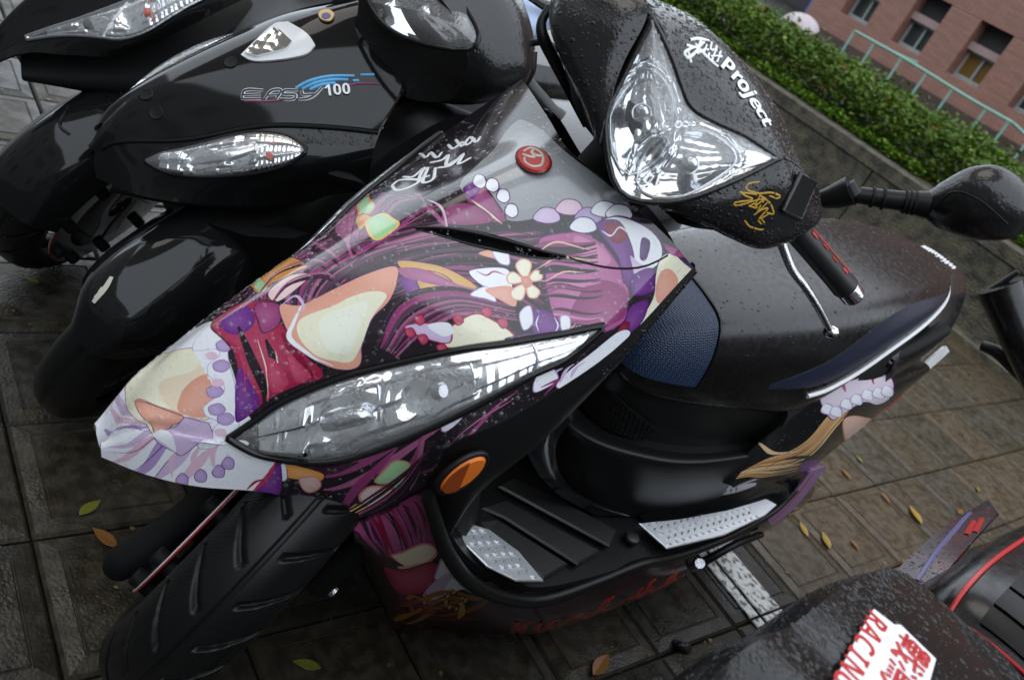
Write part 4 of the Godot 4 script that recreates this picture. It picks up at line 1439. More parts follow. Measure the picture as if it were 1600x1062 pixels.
func tail(s: Node3D) -> void:
	# printed side panel, left, and its black twin
	var topl := [V(1.2264, 0.4516, 0.1780), V(1.2669, 0.5463, 0.1780), V(1.3267, 0.5991, 0.1700), V(1.3823, 0.6419, 0.1600), V(1.5100, 0.6549, 0.1450), V(1.6672, 0.6445, 0.1250), V(1.8803, 0.6353, 0.0900)]
	var botl := [V(1.2846, 0.4428, 0.1880), V(1.3803, 0.4351, 0.1900), V(1.5378, 0.4321, 0.1850), V(1.5943, 0.4721, 0.1750), V(1.7015, 0.5143, 0.1550), V(1.8151, 0.5458, 0.1300), V(1.9667, 0.5962, 0.0900)]
	var rows := []
	for i in 7:
		var a: Vector3 = topl[i]
		var b: Vector3 = botl[i]
		rows.append([a, a.lerp(b, 0.33) + V(0.004, 0.004, 0.012), a.lerp(b, 0.66) + V(0.003, 0.0, 0.012), b])
	var sf := Surf.new(rows, V(0, 0.3, 1))
	var pm := mat(Color.WHITE, 0.18)
	pm.albedo_texture = tail_print()
	part(s, "tail_side_panel", shell(sf, 36, 16, 0.003), pm, Transform3D(), "printed left tail panel")
	rain(s, sf, 500, 0.2, 5.6, 0.1, 2.8, 0.0016)
	var back := []
	for r in rows:
		var q := []
		for p in r:
			q.append(mz(p))
		back.append(q)
	part(s, "tail_side_panel", shell(Surf.new(back, V(0, 0.3, -1)), 20, 8, 0.003), mats.gloss)
	# black lower panel below it, running to the tail of the floor
	var lowr := []
	for p in [[V(1.1120, 0.3609, 0.1650), V(1.1710, 0.3220, 0.2150)], [V(1.2153, 0.4116, 0.1750), V(1.3361, 0.3151, 0.2200)], [V(1.2846, 0.4428, 0.1880), V(1.4491, 0.3380, 0.2100)], [V(1.4013, 0.4350, 0.1900), V(1.5197, 0.3624, 0.2000)], [V(1.5411, 0.4304, 0.1840), V(1.5957, 0.3530, 0.1850)]]:
		var a: Vector3 = p[0]
		var b: Vector3 = p[1]
		lowr.append([a, a.lerp(b, 0.5) + V(0, -0.004, -0.008), b])
	part(s, "rear_floor_side", shell(Surf.new(lowr, V(0, 0.3, 1)), 20, 8, 0.003), mats.gloss)
	# printed strip that curls down behind the floor
	var strip := Surf.new([[V(1.5427, 0.4369, 0.1880), V(1.6216, 0.4284, 0.1800)], [V(1.5478, 0.3812, 0.1920), V(1.6370, 0.3462, 0.1860)], [V(1.5351, 0.3389, 0.1970), V(1.6350, 0.2869, 0.1900)], [V(1.5167, 0.3037, 0.2020), V(1.5799, 0.2618, 0.1980)]], V(0, 0, 1))
	var sm := mat(lin(0.3, 0.16, 0.36), 0.2)
	part(s, "rear_skirt", shell(strip, 12, 4, 0.003), sm)
	part(s, "rear_skirt_stripe", ink(strip, [[Vector2(0.2, 0.3), Vector2(1.0, 0.35), Vector2(2.0, 0.4), Vector2(2.9, 0.5)]], 0.006, 0.0006), mats.red)
	# tail body filling the space under the seat
	part(s, "tail_body", loft([
		[V(1.30, 0.64, 0.13), V(1.30, 0.50, 0.16), V(1.30, 0.50, -0.16), V(1.30, 0.64, -0.13)],
		[V(1.50, 0.70, 0.11), V(1.52, 0.54, 0.145), V(1.52, 0.54, -0.145), V(1.50, 0.70, -0.11)],
		[V(1.68, 0.745, 0.085), V(1.72, 0.62, 0.10), V(1.72, 0.62, -0.10), V(1.68, 0.745, -0.085)],
		[V(1.86, 0.765, 0.05), V(1.9, 0.70, 0.06), V(1.9, 0.70, -0.06), V(1.86, 0.765, -0.05)]], 4, 3), mats.matte)
	# flat grab rail round the back of the seat
	var inr := [V(1.8658, 0.7873, -0.1300), V(1.9023, 0.7927, -0.1000), V(1.9411, 0.7908, -0.0700), V(1.9307, 0.7854, -0.0100), V(1.8231, 0.7719, 0.0500), V(1.7290, 0.7330, 0.0900), V(1.6096, 0.6885, 0.1250)]
	var outr := [V(1.9324, 0.7848, -0.1450), V(2.0182, 0.7910, -0.1300), V(2.1086, 0.7818, -0.1000), V(2.0600, 0.7836, -0.0200), V(1.9684, 0.7540, 0.0500), V(1.8560, 0.7061, 0.1000), V(1.6483, 0.6639, 0.1400)]
	var rail := []
	for k in 7:
		var a: Vector3 = inr[k]
		var b: Vector3 = outr[k]
		var hi := 0.62 if k < 3 else 0.75
		rail.append([a + V(0, -0.02, 0), a.lerp(b, 0.15), a.lerp(b, hi) + V(0, 0.004, 0), b + V(0, -0.006, 0), b + V(0, -0.034, 0)])
	var rs := Surf.new(rail, V(0, 1, 0))
	part(s, "grab_rail", shell(rs, 36, 12, 0.01), mats.wet)
	rain(s, rs, 420, 0.2, 5.8, 0.9, 3.2, 0.0018, Transform3D(), mats.bead)
	for z in [-0.12, 0.115]:
		part(s, "rail_bracket", tube([V(1.60, 0.66, z), V(1.70, 0.70, z), V(1.78, 0.745, z * 0.95)], [0.016], 8, 3), mats.matte)
	var strokes: Array = []
	var r2 := RandomNumberGenerator.new()
	r2.seed = 4
	for k in 11:
		var u := 1.15 + k * 0.135
		strokes.append([Vector2(u, 1.35 + r2.randf() * 0.2), Vector2(u + 0.05, 2.1), Vector2(u + 0.11, 1.45 + r2.randf() * 0.2), Vector2(u + 0.14, 1.8)])
	part(s, "white_script", ink(rs, strokes, 0.0042, 0.0006), mats.white)
	# clear tail lamp and its red foot
	var lampl := Surf.new([[V(1.8124, 0.5778, 0.1150), V(1.8602, 0.5924, 0.1050)], [V(1.8936, 0.5946, 0.1050), V(1.9061, 0.6286, 0.0920)], [V(1.9499, 0.6301, 0.0950), V(1.9414, 0.6620, 0.0850)], [V(1.9925, 0.6550, 0.0850), V(1.9690, 0.6646, 0.0780)]], V(0.2, 0.4, 1))
	part(s, "tail_lamp", shell(lampl, 14, 6, 0.006, 0.004), mats.white_gloss)
	var redl := Surf.new([[V(1.7909, 0.5077, 0.1300), V(1.7961, 0.5381, 0.1250)], [V(1.8394, 0.5313, 0.1220), V(1.8153, 0.5748, 0.1160)], [V(1.8815, 0.5460, 0.1120), V(1.8491, 0.5783, 0.1100)]], V(0.2, 0.4, 1))
	part(s, "tail_lamp_base", shell(redl, 8, 5, 0.006, 0.003), mats.red)

func head(s: Node3D) -> void:
	# everything here turns with the handlebar: BAR is that turned frame
	var hi := [V(0.7220, 1.0747, -0.0997), V(0.7080, 1.0680, -0.0613), V(0.7000, 1.0569, -0.0296), V(0.6950, 1.0514, -0.0067), V(0.7000, 1.0574, 0.0210), V(0.7080, 1.0680, 0.0541), V(0.7220, 1.0730, 0.0965)]
	var lo := [V(0.7200, 1.0713, -0.0984), V(0.6950, 1.0170, -0.0782), V(0.6700, 0.9798, -0.0576), V(0.6480, 0.9495, 0.0023), V(0.6520, 0.9790, 0.0468), V(0.6780, 1.0247, 0.0748), V(0.7200, 1.0703, 0.0970)]
	var rows := []
	for i in 7:
		var a: Vector3 = lo[i]
		var b: Vector3 = hi[i]
		var f := sin(PI * (i + 0.4) / 6.8)
		var row := []
		for k in 5:
			var t := k / 4.0
			row.append(a.lerp(b, t) + V(-0.8, 0.55, 0) * (0.026 * 4.0 * t * (1.0 - t) * f))
		rows.append(row)
	var glass := Surf.new(rows, V(-1, 0.4, 0))
	var hl := part(s, "headlamp", shell(glass, 36, 18, 0.002), mats.clear, BAR)
	# reflector: two round bowls side by side, stepped flutes towards the tips
	var rough := Surf.new([lo, hi], V(-1, 0.4, 0))
	var deep := []
	for i in 61:
		var row := []
		var g := i / 60.0
		for k in 25:
			var t := k / 24.0
			var p := rough.at(t, g * 6.0)
			var mid := rough.at(0.5, g * 6.0)
			var edge := sin(PI * clampf(g, 0.01, 0.99)) * minf(1.0, 5.0 * t * (1.0 - t))
			var h := 0.034
			for c in [0.36, 0.66]:
				var d := Vector2((g - c) * 4.6, (t - 0.42) * 1.9).length()
				h = minf(h, 0.006 + 0.0 + 0.03 * absf(1.0 - d * d) if d < 1.0 else 0.02 + 0.004 * (d - 1.0))
			h += 0.0016 * (fposmod(g * 34.0, 1.0) - 0.5) * (1.0 if absf(g - 0.5) > 0.3 else 0.25) + 0.0012 * (fposmod(t * 9.0, 1.0) - 0.5)
			row.append(p.lerp(mid, 0.05) + V(1.0, -0.2, 0) * (0.002 + h * edge))
		deep.append(row)
	var bowl := Surf.new(deep, V(-1, 0.4, 0))
	part(hl, "reflector", shell(bowl, 120, 48, 0.002), mats.facet)
	for k in 2:
		var u: float = [0.36, 0.66][k] * 60.0
		var b0 := bowl.at(u, 10.0)
		part(hl, "bulb", tube([b0, b0 + V(-0.016, 0.008, 0), b0 + V(-0.021, 0.010, 0)], [0.011, 0.010, 0.004], 14, 3), mats.chrome)
		var loop := []
		for q in 25:
			var th := TAU * q / 24.0
			loop.append(bowl.out(u + cos(th) * 11.0, clampf(10.5 + sin(th) * 10.5, 0.5, 23.5), 0.001))
		part(hl, "bowl_rim", tube(loop, [0.0014], 6, 1), mats.chrome)
	var ring := []
	for i in 7:
		ring.append(lo[i])
	for i in range(6, -1, -1):
		ring.append(hi[i])
	ring.append(lo[0])
	part(hl, "bezel", tube(ring, [0.0032], 8, 4), mats.wet)
	rain(s, glass, 900, 0.2, 5.8, 0.3, 3.7, 0.0024, BAR)
	# hanging drops under the lamp
	# cover: hood over the lamp, cheeks beside and below it
	var hood := [
		[V(0.7400, 0.9457, -0.0834), V(0.7240, 1.0004, -0.0887), V(0.7240, 1.0731, -0.1025), V(0.7100, 1.0692, -0.0613), V(0.7020, 1.0581, -0.0296), V(0.6970, 1.0535, -0.0075), V(0.7020, 1.0596, 0.0201), V(0.7100, 1.0701, 0.0532), V(0.7240, 1.0758, 0.0971), V(0.7450, 1.0765, 0.1216), V(0.7680, 1.0697, 0.1599)],
		[V(0.7650, 0.9469, -0.1254), V(0.7550, 1.0031, -0.1334), V(0.7520, 1.0678, -0.1215), V(0.7450, 1.0819, -0.0729), V(0.7420, 1.0797, -0.0367), V(0.7400, 1.0771, -0.0103), V(0.7420, 1.0788, 0.0199), V(0.7480, 1.0833, 0.0546), V(0.7560, 1.0792, 0.0980), V(0.7720, 1.0696, 0.1379), V(0.7900, 1.0600, 0.1757)],
		[V(0.80, 0.982, -0.185), V(0.80, 1.03, -0.16), V(0.80, 1.062, -0.125), V(0.80, 1.083, -0.08), V(0.80, 1.090, -0.04), V(0.80, 1.092, 0.0), V(0.80, 1.090, 0.04), V(0.80, 1.084, 0.08), V(0.80, 1.068, 0.125), V(0.80, 1.054, 0.165), V(0.81, 1.038, 0.198)],
		[V(0.87, 0.972, -0.20), V(0.87, 1.01, -0.175), V(0.87, 1.036, -0.13), V(0.88, 1.055, -0.08), V(0.88, 1.062, -0.04), V(0.88, 1.064, 0.0), V(0.88, 1.062, 0.04), V(0.88, 1.056, 0.08), V(0.87, 1.040, 0.13), V(0.87, 1.026, 0.175), V(0.87, 1.01, 0.205)],
		[V(0.92, 0.93, -0.19), V(0.93, 0.96, -0.16), V(0.935, 0.985, -0.12), V(0.94, 1.0, -0.08), V(0.945, 1.005, -0.04), V(0.945, 1.006, 0.0), V(0.945, 1.005, 0.04), V(0.94, 1.0, 0.08), V(0.935, 0.985, 0.12), V(0.93, 0.97, 0.16), V(0.92, 0.95, 0.2)],
	]
	var hd := Surf.new(hood, V(0, 1, 0))
	var cov := part(s, "handlebar_cover", shell(hd, 40, 60, 0.003), mats.wet, BAR)
	rain(s, hd, 2600, 0.1, 2.9, 0.2, 9.8, 0.0026, BAR, mats.bead)
	var cheek := [
		[V(0.6520, 0.9682, 0.0433), V(0.6620, 0.9964, 0.0621), V(0.6900, 1.0324, 0.0836), V(0.7240, 1.0716, 0.1000), V(0.7450, 1.0756, 0.1227), V(0.7680, 1.0687, 0.1611), V(0.7900, 1.0596, 0.1784)],
		[V(0.6550, 0.9675, 0.0471), V(0.6640, 0.9894, 0.0733), V(0.6840, 1.0165, 0.1011), V(0.7080, 1.0486, 0.1198), V(0.7350, 1.0561, 0.1446), V(0.7620, 1.0549, 0.1702), V(0.7900, 1.0543, 0.1863)],
		[V(0.6600, 0.9666, 0.0528), V(0.6780, 0.9775, 0.0890), V(0.6940, 0.9861, 0.1257), V(0.7150, 0.9962, 0.1610), V(0.7450, 1.0164, 0.1836), V(0.7720, 1.0364, 0.1946), V(0.7950, 1.0465, 0.1968)],
		[V(0.7200, 0.9427, 0.0661), V(0.7300, 0.9576, 0.1026), V(0.7450, 0.9669, 0.1426), V(0.7650, 0.9790, 0.1777), V(0.7850, 1.0014, 0.1980), V(0.8000, 1.0269, 0.2062), V(0.8200, 1.0379, 0.2070)],
	]
	var ck := Surf.new(cheek, V(-1, 0, 0.6))
	part(cov, "left_cheek", shell(ck, 24, 40, 0.003), mats.wet)
	rain(s, ck, 900, 0.05, 2.2, 0.8, 5.9, 0.0019, BAR, mats.bead)
	var right := []
	for r in cheek:
		var q := []
		for p in r:
			q.append(mz(p) + V(0, 0, -0.006))
		right.append(q)
	var rk := Surf.new(right, V(-1, 0, -0.6))
	part(cov, "right_cheek", shell(rk, 24, 40, 0.003), mats.wet)
	rain(s, rk, 500, 0.05, 2.2, 0.8, 5.9, 0.0019, BAR, mats.bead)
	part(cov, "cover_floor", loft([
		[V(0.70, 0.95, -0.08), V(0.84, 0.93, -0.10), V(0.84, 0.93, 0.10), V(0.70, 0.95, 0.08)],
		[V(0.72, 1.0, -0.13), V(0.90, 0.97, -0.16), V(0.90, 0.97, 0.16), V(0.72, 1.0, 0.13)],
		[V(0.76, 1.035, -0.12), V(0.88, 1.03, -0.14), V(0.88, 1.03, 0.14), V(0.76, 1.035, 0.12)]], 3, 3), mats.matte)
	part(s, "steering_neck", tube([V(0.80, 0.96, 0.0), V(0.775, 0.88, 0), V(0.74, 0.80, 0)], [0.055, 0.05, 0.06], 16, 3), mats.matte, BAR)
	# empty lamp opening with its raised frame
	var hx := on(ck, 0.98, 4.15, 0, 1, 0.0)
	var hole := plate(PackedVector2Array([Vector2(-0.016, -0.020), Vector2(0.019, -0.021), Vector2(0.018, 0.019), Vector2(-0.012, 0.021)]), 0.0035, 0.0006)
	part(cov, "lamp_opening", hole, mats.matte, hx)
	part(cov, "opening_frame", tube([hx * V(-0.017, -0.021, 0.001), hx * V(-0.013, 0.022, 0.001), hx * V(0.019, 0.02, 0.001), hx * V(0.020, -0.022, 0.001), hx * V(-0.017, -0.021, 0.001)], [0.003], 8, 1), mats.wet)
	# gold signature on the cheek
	var sig: Array = [
		[Vector2(0.492, 2.559), Vector2(0.315, 2.298), Vector2(0.560, 2.282), Vector2(0.899, 2.595), Vector2(1.012, 2.981), Vector2(1.090, 3.311), Vector2(1.139, 3.209), Vector2(1.071, 2.920)],
		[Vector2(0.481, 2.101), Vector2(0.717, 2.322), Vector2(1.053, 2.730), Vector2(1.245, 3.055), Vector2(1.393, 3.218), Vector2(1.364, 2.966)],
		[Vector2(0.452, 2.100), Vector2(0.756, 2.250), Vector2(1.006, 2.451), Vector2(0.860, 2.023), Vector2(0.994, 2.049), Vector2(1.058, 2.494), Vector2(1.102, 2.817)],
		[Vector2(0.935, 2.668), Vector2(1.166, 2.554), Vector2(1.149, 2.688), Vector2(1.088, 2.812), Vector2(1.314, 2.675), Vector2(1.191, 2.927)],
		[Vector2(1.141, 2.381), Vector2(1.244, 2.614), Vector2(1.136, 2.546), Vector2(1.141, 2.381)], [Vector2(1.373, 2.588), Vector2(1.306, 2.782), Vector2(1.303, 2.978), Vector2(1.457, 2.770), Vector2(1.389, 3.062)],
		[Vector2(1.452, 2.344), Vector2(1.591, 2.556), Vector2(1.647, 2.934), Vector2(1.614, 3.002)], [Vector2(1.477, 2.741), Vector2(1.547, 2.890)], [Vector2(1.461, 2.850), Vector2(1.529, 2.983)],
	]
	part(cov, "gold_signature", ink(ck, sig, 0.0021, 0.0004), mats.gold)
	# white emblem strokes and the word on the hood
	var em: Array = [
		[Vector2(0.749, 3.354), Vector2(1.053, 3.705), Vector2(1.394, 3.838)], [Vector2(1.415, 3.707), Vector2(1.039, 3.787), Vector2(0.586, 3.634), Vector2(0.542, 3.425), Vector2(0.964, 3.627)],
		[Vector2(1.014, 3.400), Vector2(1.339, 3.637), Vector2(1.567, 3.949)], [Vector2(1.098, 3.606), Vector2(1.157, 4.175), Vector2(1.248, 4.765)], [Vector2(0.914, 3.814), Vector2(1.315, 4.019)],
		[Vector2(1.402, 3.949), Vector2(1.169, 4.021)], [Vector2(1.603, 4.035), Vector2(1.140, 4.273)], [Vector2(1.287, 4.043), Vector2(1.542, 4.306)], [Vector2(1.639, 4.227), Vector2(1.191, 4.454)],
		[Vector2(1.253, 4.287), Vector2(1.528, 4.569)], [Vector2(1.612, 4.421), Vector2(1.287, 4.625)], [Vector2(0.710, 3.448), Vector2(0.586, 3.812)],
	]
	part(cov, "white_emblem", ink(hd, em, 0.0040, 0.0012), mats.white)
	var letters := "Project"
	var spots: Array = [Vector2(1.456, 4.954), Vector2(1.463, 5.371), Vector2(1.422, 5.761), Vector2(1.354, 6.125), Vector2(1.228, 6.554), Vector2(1.052, 6.959), Vector2(0.903, 7.235)]
	for k in 7:
		var q: Vector2 = spots[k]
		var d: Vector2 = spots[mini(k + 1, 6)] - spots[maxi(k - 1, 0)]
		part(cov, "letter", word(letters[k], 0.030), mats.white, on(hd, q.x, q.y, d.x, d.y, 0.001))
	# left mirror on its ribbed stem
	var mir := part(s, "mirror", loft(mirror_rings(), 4, 4), mats.wet, BAR, "left mirror seen from its back")
	part(mir, "boot", tube([V(0.8300, 1.0471, 0.1922), V(0.8300, 1.0632, 0.1996), V(0.8300, 1.0789, 0.2047)], [0.011, 0.0155, 0.018], 14, 4), mats.satin)
	part(mir, "boot_collar", tube([V(0.8320, 1.0780, 0.1965), V(0.8300, 1.0771, 0.2116)], [0.012], 10, 1), mats.satin)
	var neck := [V(0.8320, 1.0759, 0.2085), V(0.8350, 1.0946, 0.2324), V(0.8380, 1.1115, 0.2536), V(0.8400, 1.1290, 0.2758)]
	part(mir, "stem", tube(neck, [0.0095, 0.011, 0.012, 0.0165], 16, 5), mats.satin)
	for k in 5:
		var t: float = [0.28, 0.42, 0.7, 0.76, 0.82][k]
		var a: Vector3 = neck[0].lerp(neck[3], t)
		var d: Vector3 = (neck[3] - neck[0]).normalized()
		part(mir, "rib", tube([a - d * 0.0014, a + d * 0.0014], [0.0118 + 0.0035 * t], 16, 1), mats.matte)
	var curve := [V(0.8220, 1.1358, 0.2785), V(0.8000, 1.1649, 0.2661), V(0.7900, 1.1804, 0.2861), V(0.8000, 1.1843, 0.3318)]
	part(mir, "crease", tube(curve, [0.0012], 6, 5), mats.matte)
	# grip with red marks, bar end, brake lever
	var g0: Vector3 = V(0.8600, 0.9904, 0.2110)
	var g1: Vector3 = V(0.9050, 0.9723, 0.3303)
	var gd: Vector3 = (g1 - g0).normalized()
	var grip := part(s, "grip", tube([g0, g0.lerp(g1, 0.3), g0.lerp(g1, 0.8), g1 - gd * 0.003, g1], [0.0165, 0.0165, 0.017, 0.018, 0.016], 18, 3), mats.rubber, BAR)
	var gs := gd.cross(V(0, 1, 0)).normalized()
	var gu := gs.cross(gd).normalized()
	for k in 14:
		var long := k == 0
		var ang := 0.35 if long else -0.9 + 0.62 * (k % 4) + 0.1
		var t0 := 0.16 if long else 0.1 + 0.2 * ((k - 1) / 3)
		var t1 := 0.88 if long else t0 + 0.085
		if not long and absf(ang - 0.35) < 0.25:
			ang += 0.5
		var n0 := gs * cos(ang - PI / 2 - 0.6) - gu * sin(ang - PI / 2 - 0.6)
		part(grip, "red_mark", tube([g0.lerp(g1, t0) + n0 * 0.0162, g0.lerp(g1, (t0 + t1) / 2) + n0 * 0.0166, g0.lerp(g1, t1) + n0 * 0.0166], [0.0016], 6, 3), mats.red_line)
	part(s, "bar_end", tube([g1 + gd * 0.001, g1 + gd * 0.003, g1 + gd * 0.020, g1 + gd * 0.024], [0.0145, 0.0158, 0.0158, 0.0135], 18, 2), mats.chrome, BAR)
	part(s, "brake_lever", tube([V(0.8000, 0.9862, 0.1984), V(0.7950, 0.9756, 0.2308), V(0.7950, 0.9725, 0.2583), V(0.8000, 0.9657, 0.2878), V(0.8100, 0.9552, 0.3186), V(0.8150, 0.9501, 0.3321)], [0.0085, 0.0075, 0.007, 0.0065, 0.006, 0.006], 12, 5, 0.75), mats.steel, BAR)
	part(s, "lever_ball", lathe([Vector2(0.0003, -0.010), Vector2(0.005, -0.009), Vector2(0.0085, -0.004), Vector2(0.009, 0.001), Vector2(0.007, 0.007), Vector2(0.003, 0.0095), Vector2(0.0003, 0.010)], 16), mats.chrome, BAR * Transform3D(Basis(V(1, 0, 0), 0.9), V(0.8160, 0.9492, 0.3356)))
	# right hand side: mirror stub, chrome clamp, brake hose, grip
	part(s, "mirror_stub", tube([V(0.81, 1.03, -0.145), V(0.815, 1.075, -0.15), V(0.82, 1.13, -0.17), V(0.84, 1.20, -0.25)], [0.022, 0.019, 0.012, 0.011], 14, 4), mats.wet, BAR)
	part(s, "master_clamp", tube([V(0.8400, 0.9705, -0.1800), V(0.8500, 0.9572, -0.2096), V(0.8600, 0.9470, -0.2385)], [0.010, 0.0085, 0.008], 12, 3), mats.chrome, BAR)
	part(s, "brake_hose", tube([V(0.8350, 0.9628, -0.1994), V(0.8200, 0.9485, -0.1927), V(0.8100, 0.9405, -0.1766), V(0.8100, 0.9312, -0.1482), V(0.8150, 0.9141, -0.1074), V(0.8200, 0.9000, -0.0685)], [0.0055, 0.006, 0.0075, 0.0075, 0.0045, 0.0045], 10, 5), mats.satin, BAR)
	part(s, "grip", tube([V(0.86, 0.99, -0.2), V(0.905, 0.975, -0.34)], [0.0165], 16, 2), mats.rubber, BAR, "right grip")

func mirror_rings() -> Array:
	var path := [V(0.8400, 1.1264, 0.2736), V(0.8380, 1.1386, 0.2851), V(0.8350, 1.1543, 0.2969), V(0.8350, 1.1723, 0.3163), V(0.8350, 1.1883, 0.3380), V(0.8380, 1.1988, 0.3525), V(0.8400, 1.2034, 0.3595)]
	var size := [0.013, 0.028, 0.039, 0.0435, 0.036, 0.022, 0.006]
	var rings := []
	var d: Vector3 = (path[6] - path[0]).normalized()
	var side := V(1, 0, 0)
	side = (side - d * side.dot(d)).normalized()
	var up := d.cross(side).normalized()
	if up.y < 0.0:
		up = -up
	for k in 7:
		var r: float = size[k]
		var p: Vector3 = path[k] + up * (0.006 * sin(k / 6.0 * PI))
		rings.append([p + up * r, p + up * r * 0.7 - side * r * 0.55, p - side * r * 0.78, p - up * r * 0.75 - side * r * 0.5, p - up * r, p - up * r * 0.8 + side * 0.014, p + side * 0.016, p + up * r * 0.85 + side * 0.012])
	return rings

func front_wheel(s: Node3D) -> void:
	var ax := V(0.512, 0.270, 0.012)
	wheel(s, BAR * Transform3D(Basis(), ax), 0.270, 0.062)
	# fork legs and mudguard turn with the wheel
	for z in [-0.128, 0.118]:
		var w := -0.6 if z < 0 else 0.0
		if z < 0:
			part(s, "fork_leg", tube([V(0.4200, 0.1162, -0.0991), V(0.4240, 0.1307, -0.0977), V(0.5000, 0.2301, -0.0741), V(0.56, 0.40, -0.085), V(0.625, 0.56, -0.085)], [0.022, 0.026, 0.027, 0.026, 0.024], 18, 4), mats.matte, BAR)
		else:
			part(s, "fork_leg", tube([V(0.505, 0.26, z), V(0.525, 0.32, z), V(0.585, 0.46, z), V(0.625, 0.56, z * 0.9)], [0.021, 0.022, 0.02, 0.02], 16, 4), mats.matte, BAR)
		part(s, "axle_nut", tube([V(0.512, 0.27, z), V(0.512, 0.27, z * 1.22)], [0.012], 6, 1), mats.steel, BAR)
	var guard := []
	for k in 9:
		var a := deg_to_rad(70.0 - 13.0 * k)
		var r := 0.290
		var row := []
		for q in 7:
			var t := q / 6.0 * 2.0 - 1.0
			row.append(V(0.512 + cos(a) * (r - 0.03 * t * t), 0.270 + sin(a) * (r - 0.03 * t * t), 0.078 * t))
		guard.append(row)
	part(s, "front_mudguard", shell(Surf.new(guard, V(1, 1, 0)), 24, 18, 0.003), mats.gloss, BAR)
	part(s, "brake_caliper", block(V(0.05, 0.085, 0.05), 0.01), mats.matte, BAR * Transform3D(Basis(V(0, 0, 1), -0.5), V(0.60, 0.27, -0.10)))

# ------------------------------------------------------------------ printed pictures: ribbons, petals and folds of cloth
func canvas(w: int, h: int, c: Color) -> Image:
	var im := Image.create_empty(w, h, false, Image.FORMAT_RGB8)
	im.fill(c)
	return im

func fill(im: Image, pts: PackedVector2Array, c: Color) -> void:
	var w := im.get_width()
	var h := im.get_height()
	var lo := 1e9
	var hi := -1e9
	for p in pts:
		lo = minf(lo, p.y)
		hi = maxf(hi, p.y)
	var n := pts.size()
	for y in range(maxi(int(floor(lo)), 0), mini(int(ceil(hi)), h - 1) + 1):
		var xs := PackedFloat32Array()
		var yy := y + 0.5
		for k in n:
			var a := pts[k]
			var b := pts[(k + 1) % n]
			if (a.y <= yy) != (b.y <= yy):
				xs.append(a.x + (yy - a.y) / (b.y - a.y) * (b.x - a.x))
		xs.sort()
		for k in range(0, xs.size() - 1, 2):
			var x0 := clampi(int(round(xs[k])), 0, w)
			var x1 := clampi(int(round(xs[k + 1])), 0, w)
			if x1 > x0:
				im.fill_rect(Rect2i(x0, y, x1 - x0, 1), c)

func curve2(pts: Array, closed: bool, sub := 8) -> PackedVector2Array:
	var out := PackedVector2Array()
	var n := pts.size()
	for i in (n if closed else n - 1):
		var b: Vector2 = pts[i]
		var c: Vector2 = pts[(i + 1) % n]
		var a: Vector2 = pts[(i - 1 + n) % n] if closed or i > 0 else b * 2.0 - c
		var d: Vector2 = pts[(i + 2) % n] if closed or i + 2 < n else c * 2.0 - b
		for k in sub:
			var t := float(k) / sub
			out.append(0.5 * (2.0 * b + (c - a) * t + (2.0 * a - 5.0 * b + 4.0 * c - d) * t * t + (3.0 * b - a - 3.0 * c + d) * t * t * t))
	if not closed:
		out.append(pts[n - 1])
	return out

# a tapering ribbon painted along a line
func ribbon(im: Image, pts: Array, w0: float, c: Color, taper := true) -> void:
	var line := curve2(pts, false)
	var n := line.size()
	var left := PackedVector2Array()
	var right := PackedVector2Array()
	for k in n:
		var d := (line[mini(k + 1, n - 1)] - line[maxi(k - 1, 0)]).normalized()
		var t := float(k) / (n - 1)
		var w := w0 * (sin(PI * clampf(0.08 + 0.86 * t, 0, 1)) if taper else 1.0)
		left.append(line[k] + Vector2(-d.y, d.x) * w)
		right.append(line[k] - Vector2(-d.y, d.x) * w)
	right.reverse()
	left.append_array(right)
	fill(im, left, c)

func blob(im: Image, pts: Array, c: Color, edge: Color, ew: float) -> void:
	var p := curve2(pts, true)
	if ew > 0.0:
		var q := PackedVector2Array(p)
		q.append(p[0])
		for k in p.size():
			var d := (q[k + 1] - q[k])
			if d.length() < 0.01:
				continue
			var nn := Vector2(-d.y, d.x).normalized() * ew
			fill(im, PackedVector2Array([q[k] - nn, q[k + 1] - nn, q[k + 1] + nn, q[k] + nn]), edge)
			fill(im, PackedVector2Array([q[k] + Vector2(-ew, 0), q[k] + Vector2(0, -ew), q[k] + Vector2(ew, 0), q[k] + Vector2(0, ew)]), edge)
	fill(im, p, c)
	# airbrushed inner tones, as in a printed drawing
	var mid := Vector2.ZERO
	for q in p:
		mid += q
	mid /= p.size()
	for k in 5:
		var small := PackedVector2Array()
		for q in p:
			small.append(q.lerp(mid + Vector2(-6, -9), 0.10 + 0.13 * k))
		fill(im, small, c.lerp(c.lightened(0.55), 0.05 * (k + 1)))
	if ew > 0.0:
		var q := PackedVector2Array(p)
		q.append(p[0])
		for k in p.size():
			var d := (q[k + 1] - q[k])
			if d.length() < 0.01:
				continue
			var nn := Vector2(-d.y, d.x).normalized() * ew * 0.6
			fill(im, PackedVector2Array([q[k] - nn, q[k + 1] - nn, q[k + 1] + nn, q[k] + nn]), edge)


func strands(im: Image, a: Array, b: Array, n: int, w: float, cols: Array, seed_: int) -> void:
	var r := RandomNumberGenerator.new()
	r.seed = seed_
	for k in n:
		var line := []
		var t := r.randf()
		for q in a.size():
			var p: Vector2 = a[q].lerp(b[q], clampf(t + r.randf_range(-0.04, 0.04), -0.02, 1.02))
			line.append(p)
		ribbon(im, line, w * r.randf_range(0.4, 1.6), cols[r.randi() % cols.size()])

